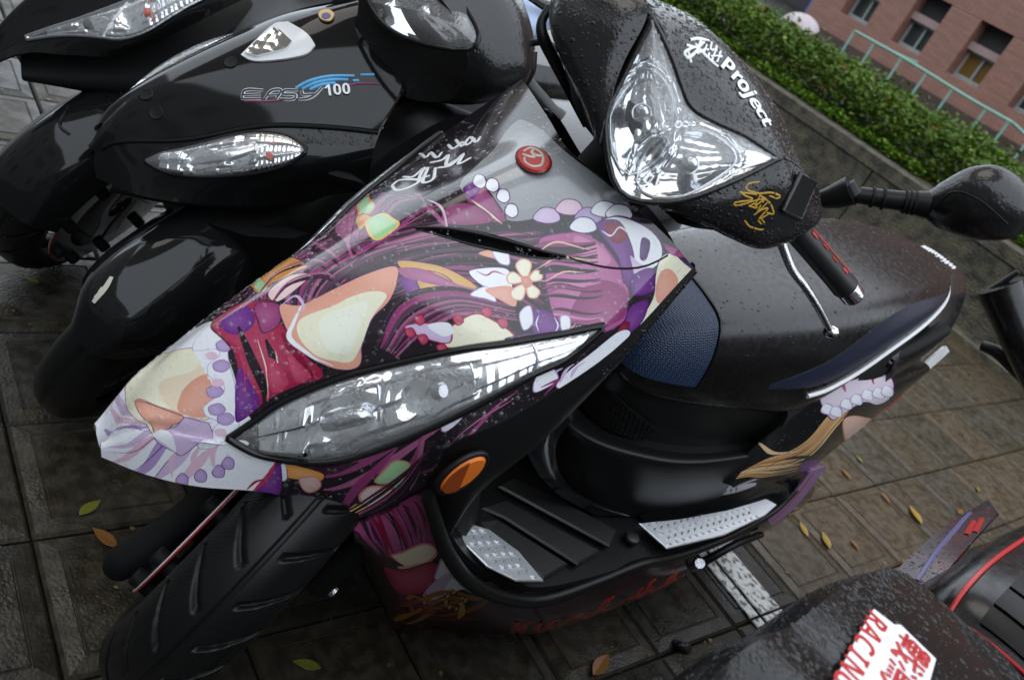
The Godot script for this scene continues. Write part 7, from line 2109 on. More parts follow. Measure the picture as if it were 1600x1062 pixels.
	part(pos, "lens", shell(on_skin[1], 12, 6, 0.004, 0.0135), mats.facet)
	# badge, screws, script
	var bx := on(sf, 4.15, 4.15, 0, 1, 0.006)
	var disc := PackedVector2Array()
	for k in 28:
		disc.append(Vector2(cos(TAU * k / 28) * 0.014, sin(TAU * k / 28) * 0.012))
	var badge := part(s, "badge", plate(disc, 0.003, 0.001), mat(lin(0.42, 0.3, 0.16), 0.3, 0.5), bx)
	var disc2 := PackedVector2Array()
	for k in 20:
		disc2.append(Vector2(cos(TAU * k / 20) * 0.007 + 0.003, sin(TAU * k / 20) * 0.007 - 0.001))
	part(badge, "blue_centre", plate(disc2, 0.0012, 0.0004), mat(lin(0.06, 0.06, 0.2), 0.3), Transform3D(Basis(), V(0, 0, 0.0026)))
	for q in [Vector2(1.423, 4.583), Vector2(1.678, 5.311), Vector2(2.701, 4.614)]:
		var r := 0.0085
		part(s, "screw_cap", lathe([Vector2(r * 1.15, -0.001), Vector2(r * 1.1, 0.0018), Vector2(r * 0.95, 0.0012), Vector2(r * 0.9, 0.0006), Vector2(0.0003, 0.0008)], 20), mats.satin if q.x < 2.8 else mats.chrome, on(sf, q.x, q.y, 0, 1, 0.006) * Transform3D(Basis(V(1, 0, 0), PI / 2), Vector3.ZERO))
	var up := Surf.new(sf.g, V(-1, 1, 0))
	var script: Array = [
		[Vector2(2.845, 5.475), Vector2(2.913, 5.339), Vector2(3.157, 5.405)], [Vector2(2.866, 5.409), Vector2(3.109, 5.461)], [Vector2(2.829, 5.470), Vector2(3.105, 5.538)],
		[Vector2(3.148, 5.557), Vector2(3.265, 5.439), Vector2(3.416, 5.455), Vector2(3.315, 5.583)], [Vector2(3.214, 5.504), Vector2(3.366, 5.518)],
		[Vector2(3.661, 5.484), Vector2(3.472, 5.464), Vector2(3.443, 5.518), Vector2(3.613, 5.544), Vector2(3.564, 5.606), Vector2(3.372, 5.589)],
		[Vector2(3.718, 5.487), Vector2(3.727, 5.551), Vector2(3.878, 5.547)], [Vector2(4.011, 5.453), Vector2(3.896, 5.556), Vector2(3.777, 5.606), Vector2(3.641, 5.611)],
	]
	part(s, "script_outline", ink(up, script, 0.0075, 0.0064), mats.white)
	part(s, "script_fill", ink(up, script, 0.0042, 0.0070), mat(lin(0.03, 0.045, 0.07), 0.2))
	part(s, "pink_underline", ink(up, [[Vector2(2.862, 5.528), Vector2(3.197, 5.598), Vector2(3.662, 5.602)]], 0.003, 0.0066), mats.pink)
	part(s, "blue_swoosh", ink(up, [[Vector2(3.628, 5.453), Vector2(3.805, 5.378), Vector2(4.067, 5.316), Vector2(4.393, 5.279)], [Vector2(3.720, 5.470), Vector2(3.910, 5.401), Vector2(4.129, 5.356), Vector2(4.324, 5.340)], [Vector2(3.829, 5.485), Vector2(3.978, 5.428), Vector2(4.177, 5.396)], [Vector2(4.458, 5.261), Vector2(4.611, 5.227)], [Vector2(4.378, 5.350), Vector2(4.451, 5.332)]], 0.0072, 0.0066), mats.cyan)
	part(s, "pink_swoosh", ink(up, [[Vector2(4.323, 5.425), Vector2(4.456, 5.374), Vector2(4.693, 5.347)]], 0.0035, 0.0066), mats.pink)
	var nums := "100"
	for k in 3:
		var q: Vector2 = [Vector2(4.086, 5.502), Vector2(4.197, 5.487), Vector2(4.310, 5.468)][k]
		part(s, "numeral", word(nums[k], 0.023), mats.white, on(up, q.x, q.y, 1, -0.12, 0.0068))
	# body behind the nose
	part(s, "leg_shield", loft([
		[V(0.66, 0.66, 0.14), V(0.80, 0.80, 0.17), V(0.90, 0.80, 0.16), V(0.90, 0.80, -0.16), V(0.80, 0.80, -0.17), V(0.66, 0.66, -0.14)],
		[V(0.60, 0.56, 0.14), V(0.74, 0.62, 0.185), V(0.86, 0.62, 0.18), V(0.86, 0.62, -0.18), V(0.74, 0.62, -0.185), V(0.60, 0.56, -0.14)],
		[V(0.66, 0.40, 0.12), V(0.72, 0.40, 0.17), V(0.82, 0.40, 0.18), V(0.82, 0.40, -0.18), V(0.72, 0.40, -0.17), V(0.66, 0.40, -0.12)],
		[V(0.74, 0.24, 0.10), V(0.80, 0.24, 0.14), V(0.95, 0.24, 0.16), V(0.95, 0.24, -0.16), V(0.80, 0.24, -0.14), V(0.74, 0.24, -0.10)]], 4, 4), mats.satin)
	part(s, "nose_underside", loft([
		[V(0.38, 0.50, 0.03), V(0.40, 0.53, 0), V(0.38, 0.50, -0.03), V(0.39, 0.49, 0)],
		[V(0.47, 0.53, 0.09), V(0.47, 0.58, 0), V(0.47, 0.53, -0.09), V(0.48, 0.50, 0)],
		[V(0.60, 0.58, 0.14), V(0.6, 0.66, 0), V(0.60, 0.58, -0.14), V(0.62, 0.48, 0)],
		[V(0.72, 0.60, 0.15), V(0.72, 0.70, 0), V(0.72, 0.60, -0.15), V(0.74, 0.46, 0)]], 4, 4), mats.satin)
	part(s, "inner_mudguard", tube([V(0.60, 0.56, 0), V(0.68, 0.44, 0), V(0.80, 0.22, 0)], [0.15, 0.16, 0.13], 18, 3), mats.matte)
	part(s, "horn_bracket", loft([[V(0.50, 0.52, 0.12), V(0.66, 0.56, 0.16), V(0.66, 0.56, -0.16), V(0.50, 0.52, -0.12)], [V(0.60, 0.36, 0.09), V(0.74, 0.36, 0.14), V(0.74, 0.36, -0.14), V(0.60, 0.36, -0.09)], [V(0.70, 0.20, 0.08), V(0.82, 0.20, 0.12), V(0.82, 0.20, -0.12), V(0.70, 0.20, -0.08)]], 3, 3), mats.matte)
	part(s, "floor", block(V(0.6, 0.06, 0.38), 0.01), mats.satin, Transform3D(Basis(), V(1.1, 0.27, 0)))
	part(s, "seat_box", loft([hull(0.33, 0.98, 0.8), hull(0.45, 0.96, 0.85), hull(0.58, 0.94, 0.86)], 3, 4), mats.satin)
	var rings := []
	for r in [[0.90, 0.06, 0.66, 0.60], [0.97, 0.115, 0.71, 0.59], [1.10, 0.14, 0.745, 0.60], [1.30, 0.155, 0.765, 0.62], [1.50, 0.145, 0.785, 0.66], [1.66, 0.10, 0.78, 0.69], [1.72, 0.04, 0.76, 0.71]]:
		rings.append([V(r[0], r[2], 0), V(r[0], r[2] - 0.02, r[1] * 0.8), V(r[0], lerpf(r[2], r[3], 0.5), r[1]), V(r[0], r[3], r[1] * 0.95), V(r[0], r[3], -r[1] * 0.95), V(r[0], lerpf(r[2], r[3], 0.5), -r[1]), V(r[0], r[2] - 0.02, -r[1] * 0.8)])
	part(s, "seat", loft(rings, 4, 4), relief(mat(lin(0.05), 0.3), noise_tex(0.05, 33, 256), 0.05, 0.15))
	part(s, "tail_panel", loft([
		[V(1.5, 0.72, 0.12), V(1.5, 0.55, 0.15), V(1.5, 0.55, -0.15), V(1.5, 0.72, -0.12)],
		[V(1.7, 0.76, 0.10), V(1.72, 0.62, 0.12), V(1.72, 0.62, -0.12), V(1.7, 0.76, -0.10)],
		[V(1.92, 0.78, 0.05), V(1.92, 0.72, 0.05), V(1.92, 0.72, -0.05), V(1.92, 0.78, -0.05)]], 3, 3), mats.white_gloss)
	wheel(s, bar * Transform3D(Basis(), V(0.505, 0.235, 0)), 0.235, 0.05, 1.0, false)
	wheel(s, Transform3D(Basis(), V(1.60, 0.235, 0)), 0.235, 0.05, 1.0, false)
	var guard := []
	for k in 10:
		var a := deg_to_rad(42.0 + 11.8 * k)
		var row := []
		var wid := 0.086 * (1.0 - 0.4 * pow(maxf(0.0, (k - 7) / 2.0), 2.0))
		for q in 9:
			var t := q / 8.0 * 2.0 - 1.0
			var r := 0.305 - 0.075 * t * t * absf(t) - (0.02 if k == 9 else 0.0)
			row.append(V(0.505 + cos(a) * r, 0.235 + sin(a) * r, wid * t))
		guard.append(row)
	var gsf := Surf.new(guard, V(-0.3, 1, 0))
	var mg := part(s, "front_mudguard", shell(gsf, 30, 28, 0.004), mats.gloss, bar)
	part(mg, "paint_scrape", ink(gsf, [[Vector2(7.3, 2.2), Vector2(7.6, 2.5), Vector2(8.0, 2.6)], [Vector2(7.6, 2.35), Vector2(7.9, 2.5)]], 0.008, 0.0004), mat(lin(0.5, 0.48, 0.4), 0.6))
	for z in [-0.09, 0.09]:
		part(s, "fork_leg", tube([V(0.505, 0.235, z), V(0.58, 0.42, z), V(0.62, 0.52, z)], [0.02], 12, 3), mats.matte, bar)
	# handlebar unit with the round headlamp
	var face := []
	var rim := [V(0.6600, 0.8925, -0.0811), V(0.6450, 0.8954, -0.0487), V(0.6350, 0.9061, -0.0158), V(0.6300, 0.9271, 0.0191), V(0.6350, 0.9525, 0.0535), V(0.6550, 0.9686, 0.0735), V(0.6700, 0.9829, 0.0692), V(0.6850, 0.9865, 0.0435), V(0.7000, 0.9848, 0.0008), V(0.7050, 0.9794, -0.0407), V(0.7000, 0.9465, -0.0771), V(0.6800, 0.9108, -0.0883)]
	var ctr := V(0, 0, 0)
	for p in rim:
		ctr += p
	ctr /= 12.0
	for k in 5:
		var row := []
		for q in 13:
			var p: Vector3 = rim[q % 12]
			var t := 1.0 - k / 4.0
			row.append(ctr + (p - ctr) * maxf(t, 0.02) + V(-0.85, 0.45, 0) * 0.03 * (1.0 - t * t))
		face.append(row)
	var fsf := Surf.new(face, V(-1, 0.4, 0))
	var hl := part(s, "headlamp", shell(fsf, 12, 48, 0.002), mats.clear, bar)
	var back := []
	for r in face:
		var row := []
		for p in r:
			row.append(ctr + (p - ctr) * 0.97 + V(0.85, -0.45, 0) * (0.003 + 1.6 * absf((p - ctr).dot(V(-0.85, 0.45, 0)))))
		back.append(row)
	part(hl, "reflector", shell(Surf.new(back, V(-1, 0.4, 0)), 12, 48, 0.002), mats.facet)
	part(hl, "bulb", lathe([Vector2(0.0003, 0.014), Vector2(0.008, 0.011), Vector2(0.012, 0.004), Vector2(0.012, -0.02)], 18), mats.chrome, Transform3D(Basis(V(0, 0, 1), PI / 3), ctr + V(-0.004, 0.004, 0)))
	var loop := []
	for p in rim:
		loop.append(p)
	loop.append(rim[0])
	part(hl, "bezel", tube(loop, [0.004], 8, 4), mats.gloss)
	var hood := []
	for r in [[0.665, 0.885, 0.0, 0.10, 0.0], [0.70, 0.90, 0.02, 0.135, 0.0], [0.76, 0.925, 0.03, 0.155, 0.0], [0.82, 0.915, 0.04, 0.145, 0.0], [0.87, 0.90, 0.03, 0.12, 0.0]]:
		var x: float = r[0]
		var cy: float = r[1]
		var hw: float = r[3]
		hood.append([V(x, cy + 0.095, 0), V(x, cy + 0.085, hw * 0.5), V(x, cy + 0.05, hw * 0.9), V(x + 0.01, cy, hw), V(x + 0.01, cy - 0.04, hw * 0.75), V(x, cy - 0.06, hw * 0.4), V(x, cy - 0.065, 0), V(x, cy - 0.06, -hw * 0.4), V(x + 0.01, cy - 0.04, -hw * 0.75), V(x + 0.01, cy, -hw), V(x, cy + 0.05, -hw * 0.9), V(x, cy + 0.085, -hw * 0.5)])
	part(s, "handlebar_cover", loft(hood, 4, 4), mats.wet, bar)
	part(s, "steering_neck", tube([V(0.83, 0.87, 0), V(0.80, 0.80, 0), V(0.78, 0.72, 0)], [0.06, 0.055, 0.07], 14, 3), mats.matte, bar)
	part(s, "mirror_boot", tube([V(0.7800, 0.9250, 0.1440), V(0.7800, 0.9552, 0.1388), V(0.7850, 0.9801, 0.1236)], [0.018, 0.016, 0.010], 14, 3), mats.satin, bar)
	part(s, "mirror_stem", tube([V(0.7850, 0.9822, 0.1127), V(0.7900, 1.0019, 0.1290), V(0.8000, 1.0131, 0.1569), V(0.8200, 1.0454, 0.1810)], [0.0055], 10, 4), mats.satin, bar)
	part(s, "grip", tube([V(0.8000, 0.9271, 0.1312), V(0.8050, 0.9252, 0.1579), V(0.8150, 0.9210, 0.2063), V(0.8200, 0.9198, 0.2208), V(0.8220, 0.9195, 0.2295)], [0.0155, 0.0155, 0.0155, 0.018, 0.019], 18, 4), mats.rubber, bar)
	part(s, "brake_lever", tube([V(0.7400, 0.9257, 0.1211), V(0.7350, 0.9308, 0.1468), V(0.7350, 0.9289, 0.1734), V(0.7400, 0.9207, 0.1994)], [0.006, 0.0055, 0.005, 0.005], 10, 4), mats.chrome, bar)
	part(s, "grip", tube([V(0.82, 0.91, -0.18), V(0.86, 0.90, -0.31)], [0.0155], 14, 2), mats.rubber, bar)

func third_scooter() -> void:
	var s := thing("scooter", "gloss black scooter at the top left with a long pointed lamp in its nose", "scooter", "scooters parked in a row", Transform3D(Basis(V(1, 0, 0), deg_to_rad(4)), V(0, 0, -1.70)))
	var bar := steering(V(0.85, 0.90, 0), 27.0, 40.0)
	var half := [
		[V(0.2482, 0.4395, 0.0000), V(0.2496, 0.4396, 0.0040), V(0.2495, 0.4382, 0.0060), V(0.2511, 0.4371, 0.0100), V(0.2527, 0.4360, 0.0140)],
		[V(0.2996, 0.5478, 0.0000), V(0.3063, 0.5445, 0.0180), V(0.3188, 0.5398, 0.0440), V(0.3219, 0.5390, 0.0500), V(0.3179, 0.5239, 0.0640)],
		[V(0.3377, 0.6101, 0.0000), V(0.3607, 0.6050, 0.0340), V(0.3919, 0.6091, 0.0700), V(0.3923, 0.5921, 0.0940), V(0.3866, 0.5576, 0.1000)],
		[V(0.3853, 0.6791, 0.0000), V(0.4203, 0.6676, 0.0400), V(0.4530, 0.6648, 0.0850), V(0.4623, 0.6314, 0.1440), V(0.4626, 0.5920, 0.1300)],
		[V(0.4546, 0.7511, 0.0000), V(0.4886, 0.7417, 0.0450), V(0.5198, 0.7270, 0.0980), V(0.5316, 0.7024, 0.1460), V(0.5429, 0.6738, 0.1500)],
		[V(0.5450, 0.8305, 0.0000), V(0.5704, 0.8188, 0.0600), V(0.5900, 0.7957, 0.1100), V(0.5983, 0.7675, 0.1460), V(0.6142, 0.7578, 0.1700)],
	]
	var sf := Surf.new(mirrored_rows(half), V(-1, 1, 0))
	part(s, "front_cowl", shell(sf, 40, 48, 0.004), mats.gloss)
	for side in 2:
		var lo := []
		var hi := []
		for k in 9:
			var u := 1.12 + 3.4 * k / 8.0
			lo.append(Vector2(u, 6.03 if side == 0 else 1.97))
			hi.append(Vector2(u, 6.98 if side == 0 else 1.02))
		lamp(s, "indicator_lamp", sf, lo, hi, 0.014, mats.facet, Transform3D(), "", 0.0035, mats.chrome)
		if side == 0:
			var l := s.get_child(s.get_child_count() - 1)
			part(l, "bulb", tube([sf.out(3.4, 6.6, 0.002), sf.out(3.42, 6.6, 0.014)], [0.009, 0.007], 10, 2), mats.bulb_red)
			part(l, "bulb", tube([sf.out(2.2, 6.5, 0.002), sf.out(2.22, 6.5, 0.010)], [0.009, 0.007], 10, 2), mats.satin)
			part(l, "reflector_rib", tube([sf.out(2.5, 6.95, 0.003), sf.out(2.7, 6.5, 0.005), sf.out(3.1, 6.1, 0.003)], [0.003], 6, 4), mats.white_gloss)
	part(s, "leg_shield", loft([
		[V(0.62, 0.62, 0.13), V(0.82, 0.84, 0.17), V(0.90, 0.84, 0.16), V(0.90, 0.84, -0.16), V(0.82, 0.84, -0.17), V(0.62, 0.62, -0.13)],
		[V(0.52, 0.50, 0.12), V(0.74, 0.62, 0.18), V(0.86, 0.62, 0.18), V(0.86, 0.62, -0.18), V(0.74, 0.62, -0.18), V(0.52, 0.50, -0.12)],
		[V(0.64, 0.38, 0.12), V(0.72, 0.38, 0.17), V(0.82, 0.38, 0.18), V(0.82, 0.38, -0.18), V(0.72, 0.38, -0.17), V(0.64, 0.38, -0.12)],
		[V(0.74, 0.22, 0.10), V(0.80, 0.22, 0.14), V(0.95, 0.22, 0.16), V(0.95, 0.22, -0.16), V(0.80, 0.22, -0.14), V(0.74, 0.22, -0.10)]], 4, 4), mats.satin)
	part(s, "nose_underside", loft([
		[V(0.33, 0.47, 0.05), V(0.33, 0.50, 0), V(0.33, 0.47, -0.05), V(0.35, 0.45, 0)],
		[V(0.44, 0.50, 0.09), V(0.44, 0.56, 0), V(0.44, 0.50, -0.09), V(0.46, 0.45, 0)],
		[V(0.58, 0.54, 0.13), V(0.58, 0.64, 0), V(0.58, 0.54, -0.13), V(0.60, 0.44, 0)],
		[V(0.70, 0.56, 0.14), V(0.70, 0.70, 0), V(0.70, 0.56, -0.14), V(0.72, 0.42, 0)]], 4, 4), mats.matte)
	part(s, "inner_mudguard", tube([V(0.56, 0.52, 0), V(0.68, 0.42, 0), V(0.80, 0.20, 0)], [0.15, 0.16, 0.13], 18, 3), mats.matte)
	part(s, "body", loft([hull(0.26, 0.90, 0.9), hull(0.5, 0.95, 0.85), hull(0.68, 0.96, 0.86)], 3, 4), mats.satin)
	part(s, "seat", loft([hull(0.66, 0.92, 0.78), hull(0.72, 0.93, 0.80), hull(0.76, 0.98, 0.66)], 3, 4), mats.vinyl)
	wheel(s, bar * Transform3D(Basis(), V(0.505, 0.235, 0)), 0.235, 0.052, 1.0, true)
	wheel(s, Transform3D(Basis(), V(1.60, 0.235, 0)), 0.235, 0.052, 1.0, false)
	var guard := []
	for k in 10:
		var a := deg_to_rad(45.0 + 13.0 * k)
		var row := []
		for q in 9:
			var t := q / 8.0 * 2.0 - 1.0
			var r := 0.28 - 0.06 * t * t * absf(t)
			row.append(V(0.505 + cos(a) * r, 0.235 + sin(a) * r, 0.085 * t))
		guard.append(row)
	var gsf := Surf.new(guard, V(-0.3, 1, 0))
	var mg := part(s, "front_mudguard", shell(gsf, 30, 24, 0.004), mats.gloss, bar)
	for q in [[3.6, 1.2, 4.2, 3.4], [4.6, 2.2, 4.2, 5.6], [5.6, 1.6, 6.2, 3.8]]:
		part(mg, "raised_rib", tube([gsf.out(q[0], q[1], 0.001), gsf.out((q[0] + q[2]) / 2 + 0.3, (q[1] + q[3]) / 2, 0.002), gsf.out(q[2], q[3], 0.001)], [0.0025], 8, 5), mats.gloss)
	part(s, "handlebar", tube([V(0.84, 0.96, -0.32), V(0.80, 0.99, -0.12), V(0.80, 0.99, 0.12), V(0.84, 0.96, 0.32)], [0.016], 12, 4), mats.rubber, bar)
	part(s, "handlebar_cover", loft([
		[V(0.68, 0.98, 0.0), V(0.69, 0.95, 0.06), V(0.7, 0.90, 0.0), V(0.69, 0.95, -0.06)],
		[V(0.74, 1.04, 0.0), V(0.76, 0.98, 0.14), V(0.78, 0.88, 0.0), V(0.76, 0.98, -0.14)],
		[V(0.86, 1.02, 0.0), V(0.86, 0.96, 0.14), V(0.86, 0.88, 0.0), V(0.86, 0.96, -0.14)]], 4, 5), mats.wet, bar)
	part(s, "steering_neck", tube([V(0.83, 0.90, 0), V(0.78, 0.76, 0)], [0.055], 14, 3), mats.matte, bar)

func fourth_scooter() -> void:
	var s := thing("scooter", "black scooter in the bottom right corner with a red lettered sticker and red piped seat", "scooter", "scooters parked in a row", Transform3D(Basis(V(1, 0, 0), deg_to_rad(3)), V(0, 0, 0.03)))
	var e0: Vector3 = V(0.4729, 0.7900, -0.1946)
	var e1: Vector3 = V(0.5763, 0.8000, -0.2046)
	var e2: Vector3 = V(0.6824, 0.8000, -0.2188)
	var e3: Vector3 = V(0.7576, 0.7950, -0.2204)
	var f3: Vector3 = V(0.7903, 0.7900, -0.2033)
	var f4: Vector3 = V(0.8151, 0.7850, -0.1591)
	var f5: Vector3 = V(0.8427, 0.7750, -0.0912)
	var rows := [
		[e0 + V(-0.16, -0.14, 0.06), e0 + V(-0.15, -0.10, 0.14), V(e0.x - 0.16, 0.74, 0.06), V(e0.x - 0.17, 0.70, 0.2), V(e0.x - 0.16, 0.60, 0.3)],
		[e0, e0 + V(0.01, 0.004, 0.05), V(e0.x + 0.02, 0.815, 0.0), V(e0.x + 0.02, 0.79, 0.16), V(e0.x + 0.02, 0.70, 0.28)],
		[e1, e1 + V(0.012, 0.005, 0.05), V(e1.x + 0.03, 0.82, 0.0), V(e1.x + 0.03, 0.80, 0.16), V(e1.x + 0.03, 0.71, 0.28)],
		[e2, e2 + V(0.016, 0.005, 0.045), V(e2.x + 0.05, 0.818, 0.0), V(e2.x + 0.06, 0.79, 0.16), V(e2.x + 0.06, 0.70, 0.28)],
		[e3, f3, f4, f5 + V(0.0, 0, 0.03), V(f5.x + 0.02, 0.70, 0.30)],
	]
	var tp := Surf.new(rows, V(0, 1, 0))
	part(s, "front_cover", shell(tp, 40, 40, 0.006), mats.paint)
	rain(s, tp, 2600, 1.0, 4.0, 0.0, 3.0, 0.0024, Transform3D(), mats.bead)
	var sidew := []
	for p in [e0 + V(-0.16, -0.14, 0.06), e0, e1, e2, e3]:
		sidew.append([p + V(0, -0.002, 0), p + V(0.0, -0.06, -0.018), p + V(0.02, -0.22, -0.006), p + V(0.03, -0.5, 0.05)])
	var sw := Surf.new(sidew, V(-0.2, 0.1, -1))
	part(s, "right_side", shell(sw, 30, 20, 0.005), mats.wet)
	rain(s, sw, 1200, 0.8, 4.0, 0.0, 2.0, 0.0018, Transform3D(), mats.bead)
	var rearw := []
	for p in [e3, f3, f4, f5 + V(0, 0, 0.03), V(f5.x + 0.02, 0.70, 0.30)]:
		rearw.append([p + V(0, -0.002, 0), p + V(0.006, -0.04, 0), p + V(-0.02, -0.25, 0), p + V(0.0, -0.5, 0)])
	part(s, "inner_shield", shell(Surf.new(rearw, V(1, 0, 0)), 30, 16, 0.005), mats.satin)
	# sticker: a white backing and red letters
	var a: Vector3 = V(0.6566, 0.8120, -0.1834)
	var b: Vector3 = V(0.5447, 0.8120, -0.1490)
	var x := (b - a).normalized()
	var n := V(0.02, 1, 0.03).normalized()
	x = (x - n * x.dot(n)).normalized()
	var fr := Transform3D(Basis(x, n.cross(x), n) * Basis.from_scale(V(0.86, 0.84, 1.0)), a + n * 0.001)
	var out := PackedVector2Array([Vector2(-0.004, -0.005), Vector2(0.05, -0.006), Vector2(0.15, -0.005), Vector2(0.152, 0.05), Vector2(0.105, 0.056), Vector2(0.098, 0.062), Vector2(0.055, 0.060), Vector2(0.05, 0.066), Vector2(-0.016, 0.063), Vector2(-0.017, 0.022), Vector2(-0.009, 0.017)])
	var stk := part(s, "sticker", plate(out, 0.0008, 0.0002), mats.white, fr)
	var wd := "RACING"
	for k in 6:
		part(stk, "letter", word(wd[k], 0.036, 0.0008), mats.red, Transform3D(Basis(V(0.8, 0, 0), V(0, 0.8, 0), V(0, 0, 1)), V(0.010 + 0.0212 * k, 0.002, 0.0008)))
	var flat := Surf.new([[V(0, 0, 0.0009), V(0.05, 0, 0.0009), V(0.1, 0, 0.0009)], [V(0, 0.05, 0.0009), V(0.05, 0.05, 0.0009), V(0.1, 0.05, 0.0009)]], V(0, 0, 1))
	var one: Array = [[[.08, .95], [.22, .95], [.22, .80], [.08, .80], [.08, .95]], [[.32, .95], [.46, .95], [.46, .80], [.32, .80], [.32, .95]], [[.10, .70], [.46, .70], [.46, .38], [.10, .38], [.10, .70]], [[.10, .54], [.46, .54]], [[.28, .72], [.28, .02]], [[.02, .22], [.54, .22]], [[.56, .66], [.98, .74]], [[.66, .98], [.70, .55], [.82, .22], [.98, .04], [.99, .2]], [[.92, .5], [.75, .25], [.56, .05]], [[.82, .95], [.92, .86]]]
	var two: Array = [[[.04, .85], [.14, .72]], [[.02, .3], [.16, .52]], [[.30, .95], [.30, .36]], [[.30, .93], [.86, .93]], [[.30, .74], [.82, .74]], [[.30, .56], [.82, .56]], [[.57, .93], [.57, .38]], [[.28, .38], [.92, .38], [.90, .1], [.78, .04]], [[.26, .26], [.22, .06]], [[.42, .26], [.43, .1]], [[.56, .26], [.60, .1]], [[.70, .26], [.76, .12]]]
	for c in 2:
		var strokes := []
		for st in [one, two][c]:
			var q := []
			for p in st:
				q.append(Vector2((0.024 + p[1] * 0.034) / 0.05, (-0.012 + c * 0.044 + p[0] * 0.042) / 0.05))
			strokes.append(q)
		part(stk, "character", ink(flat, strokes, 0.0056, 0.0008), mats.red)
	# seat with ribs and red piping
	var s0: Vector3 = V(0.9212, 0.7600, -0.2109)
	var rings := []
	for r in [[0.0, 0.19, 0.74, 0.60], [0.04, 0.21, 0.775, 0.59], [0.15, 0.225, 0.79, 0.59], [0.35, 0.23, 0.80, 0.60], [0.6, 0.20, 0.80, 0.63], [0.75, 0.10, 0.79, 0.68]]:
		var xx: float = s0.x - 0.02 + r[0]
		rings.append([V(xx, r[2], 0), V(xx, r[2] - 0.006, r[1] * 0.6), V(xx, r[2] - 0.03, r[1] * 0.92), V(xx, lerpf(r[2], r[3], 0.5), r[1]), V(xx, r[3], r[1] * 0.95), V(xx, r[3], -r[1] * 0.95), V(xx, lerpf(r[2], r[3], 0.5), -r[1]), V(xx, r[2] - 0.03, -r[1] * 0.92), V(xx, r[2] - 0.006, -r[1] * 0.6)])
	var st := part(s, "seat", loft(rings, 4, 4), mats.vinyl)
	var rr := []
	for q in rings:
		rr.append([q[5], q[6], q[7], q[8], q[0], q[1], q[2], q[3]])
	var ss := Surf.new(rr, V(0, 1, 0))
	for k in 9:
		var u := 0.5 + 0.42 * k
		part(st, "seat_rib", shell(ss, 4, 20, 0.004, 0.006, u, u + 0.36, 2.6, 5.6), mats.satin)
	var pipe := []
	for k in 17:
		pipe.append(ss.out(0.35 + 4.2 * k / 16.0, 2.15, 0.001))
	part(st, "red_piping", tube(pipe, [0.0028], 8, 2), mats.red)
	var pipe2 := []
	for k in 13:
		pipe2.append(ss.out(0.3, 2.3 + 3.5 * k / 12.0, 0.002))
	part(st, "red_piping", tube(pipe2, [0.0024], 8, 2), mats.red)
	# colourful body panel below the seat
	var cp := Surf.new([[V(1.0203, 0.6600, -0.2559), V(1.0065, 0.6800, -0.2148)], [V(1.1089, 0.6650, -0.2723), V(1.0880, 0.6900, -0.2304)], [V(1.2295, 0.6700, -0.2877), V(1.1913, 0.6900, -0.2491)], [V(1.3985, 0.6600, -0.3043), V(1.3110, 0.6900, -0.2707)]], V(0, 1, -0.5))
	var cm := relief(mat(Color.WHITE, 0.2), noise_tex(0.09, 3, 256), 0.02, 0.05)
	cm.albedo_texture = noise_tex(0.012, 44, 256, ramp([[0.3, lin(0.03, 0.03, 0.035)], [0.45, lin(0.05, 0.047, 0.07)], [0.55, lin(0.04, 0.04, 0.046)], [0.7, lin(0.13, 0.03, 0.035)]]))
	part(s, "body_panel", shell(cp, 16, 8, 0.004), cm)
	rain(s, cp, 500, 0.0, 3.0, 0.0, 1.0, 0.002, Transform3D(), mats.bead)
	part(s, "violet_stripe", ink(cp, [[Vector2(0.1, 0.6), Vector2(1.0, 0.45), Vector2(1.8, 0.3), Vector2(2.4, 0.1)]], 0.007, 0.0016), mat(lin(0.12, 0.11, 0.24), 0.25))
	part(s, "red_flash", ink(cp, [[Vector2(1.9, 0.7), Vector2(2.3, 0.5)], [Vector2(2.1, 0.85), Vector2(2.5, 0.65)]], 0.010, 0.0016), mats.red)
	part(s, "body", loft([
		[V(0.95, 0.30, 0.16), V(0.95, 0.62, 0.14), V(0.95, 0.62, -0.14), V(0.95, 0.30, -0.16)],
		[V(1.2, 0.30, 0.19), V(1.2, 0.64, 0.17), V(1.2, 0.64, -0.20), V(1.2, 0.30, -0.19)],
		[V(1.6, 0.42, 0.17), V(1.6, 0.68, 0.15), V(1.6, 0.68, -0.17), V(1.6, 0.42, -0.17)],
		[V(1.85, 0.56, 0.08), V(1.85, 0.72, 0.08), V(1.85, 0.72, -0.08), V(1.85, 0.56, -0.08)]], 4, 4), mats.satin)
	part(s, "floor", block(V(0.55, 0.07, 0.38), 0.01), mats.satin, Transform3D(Basis(), V(0.75, 0.26, 0.02)))
	wheel(s, Transform3D(Basis(), V(0.25, 0.235, 0)), 0.235, 0.055, 1.0, false)
	wheel(s, Transform3D(Basis(), V(1.55, 0.235, 0)), 0.235, 0.055, 1.0, false)
	part(s, "fork", tube([V(0.25, 0.235, 0.085), V(0.38, 0.5, 0.06), V(0.42, 0.64, 0.03)], [0.024], 12, 3), mats.matte)

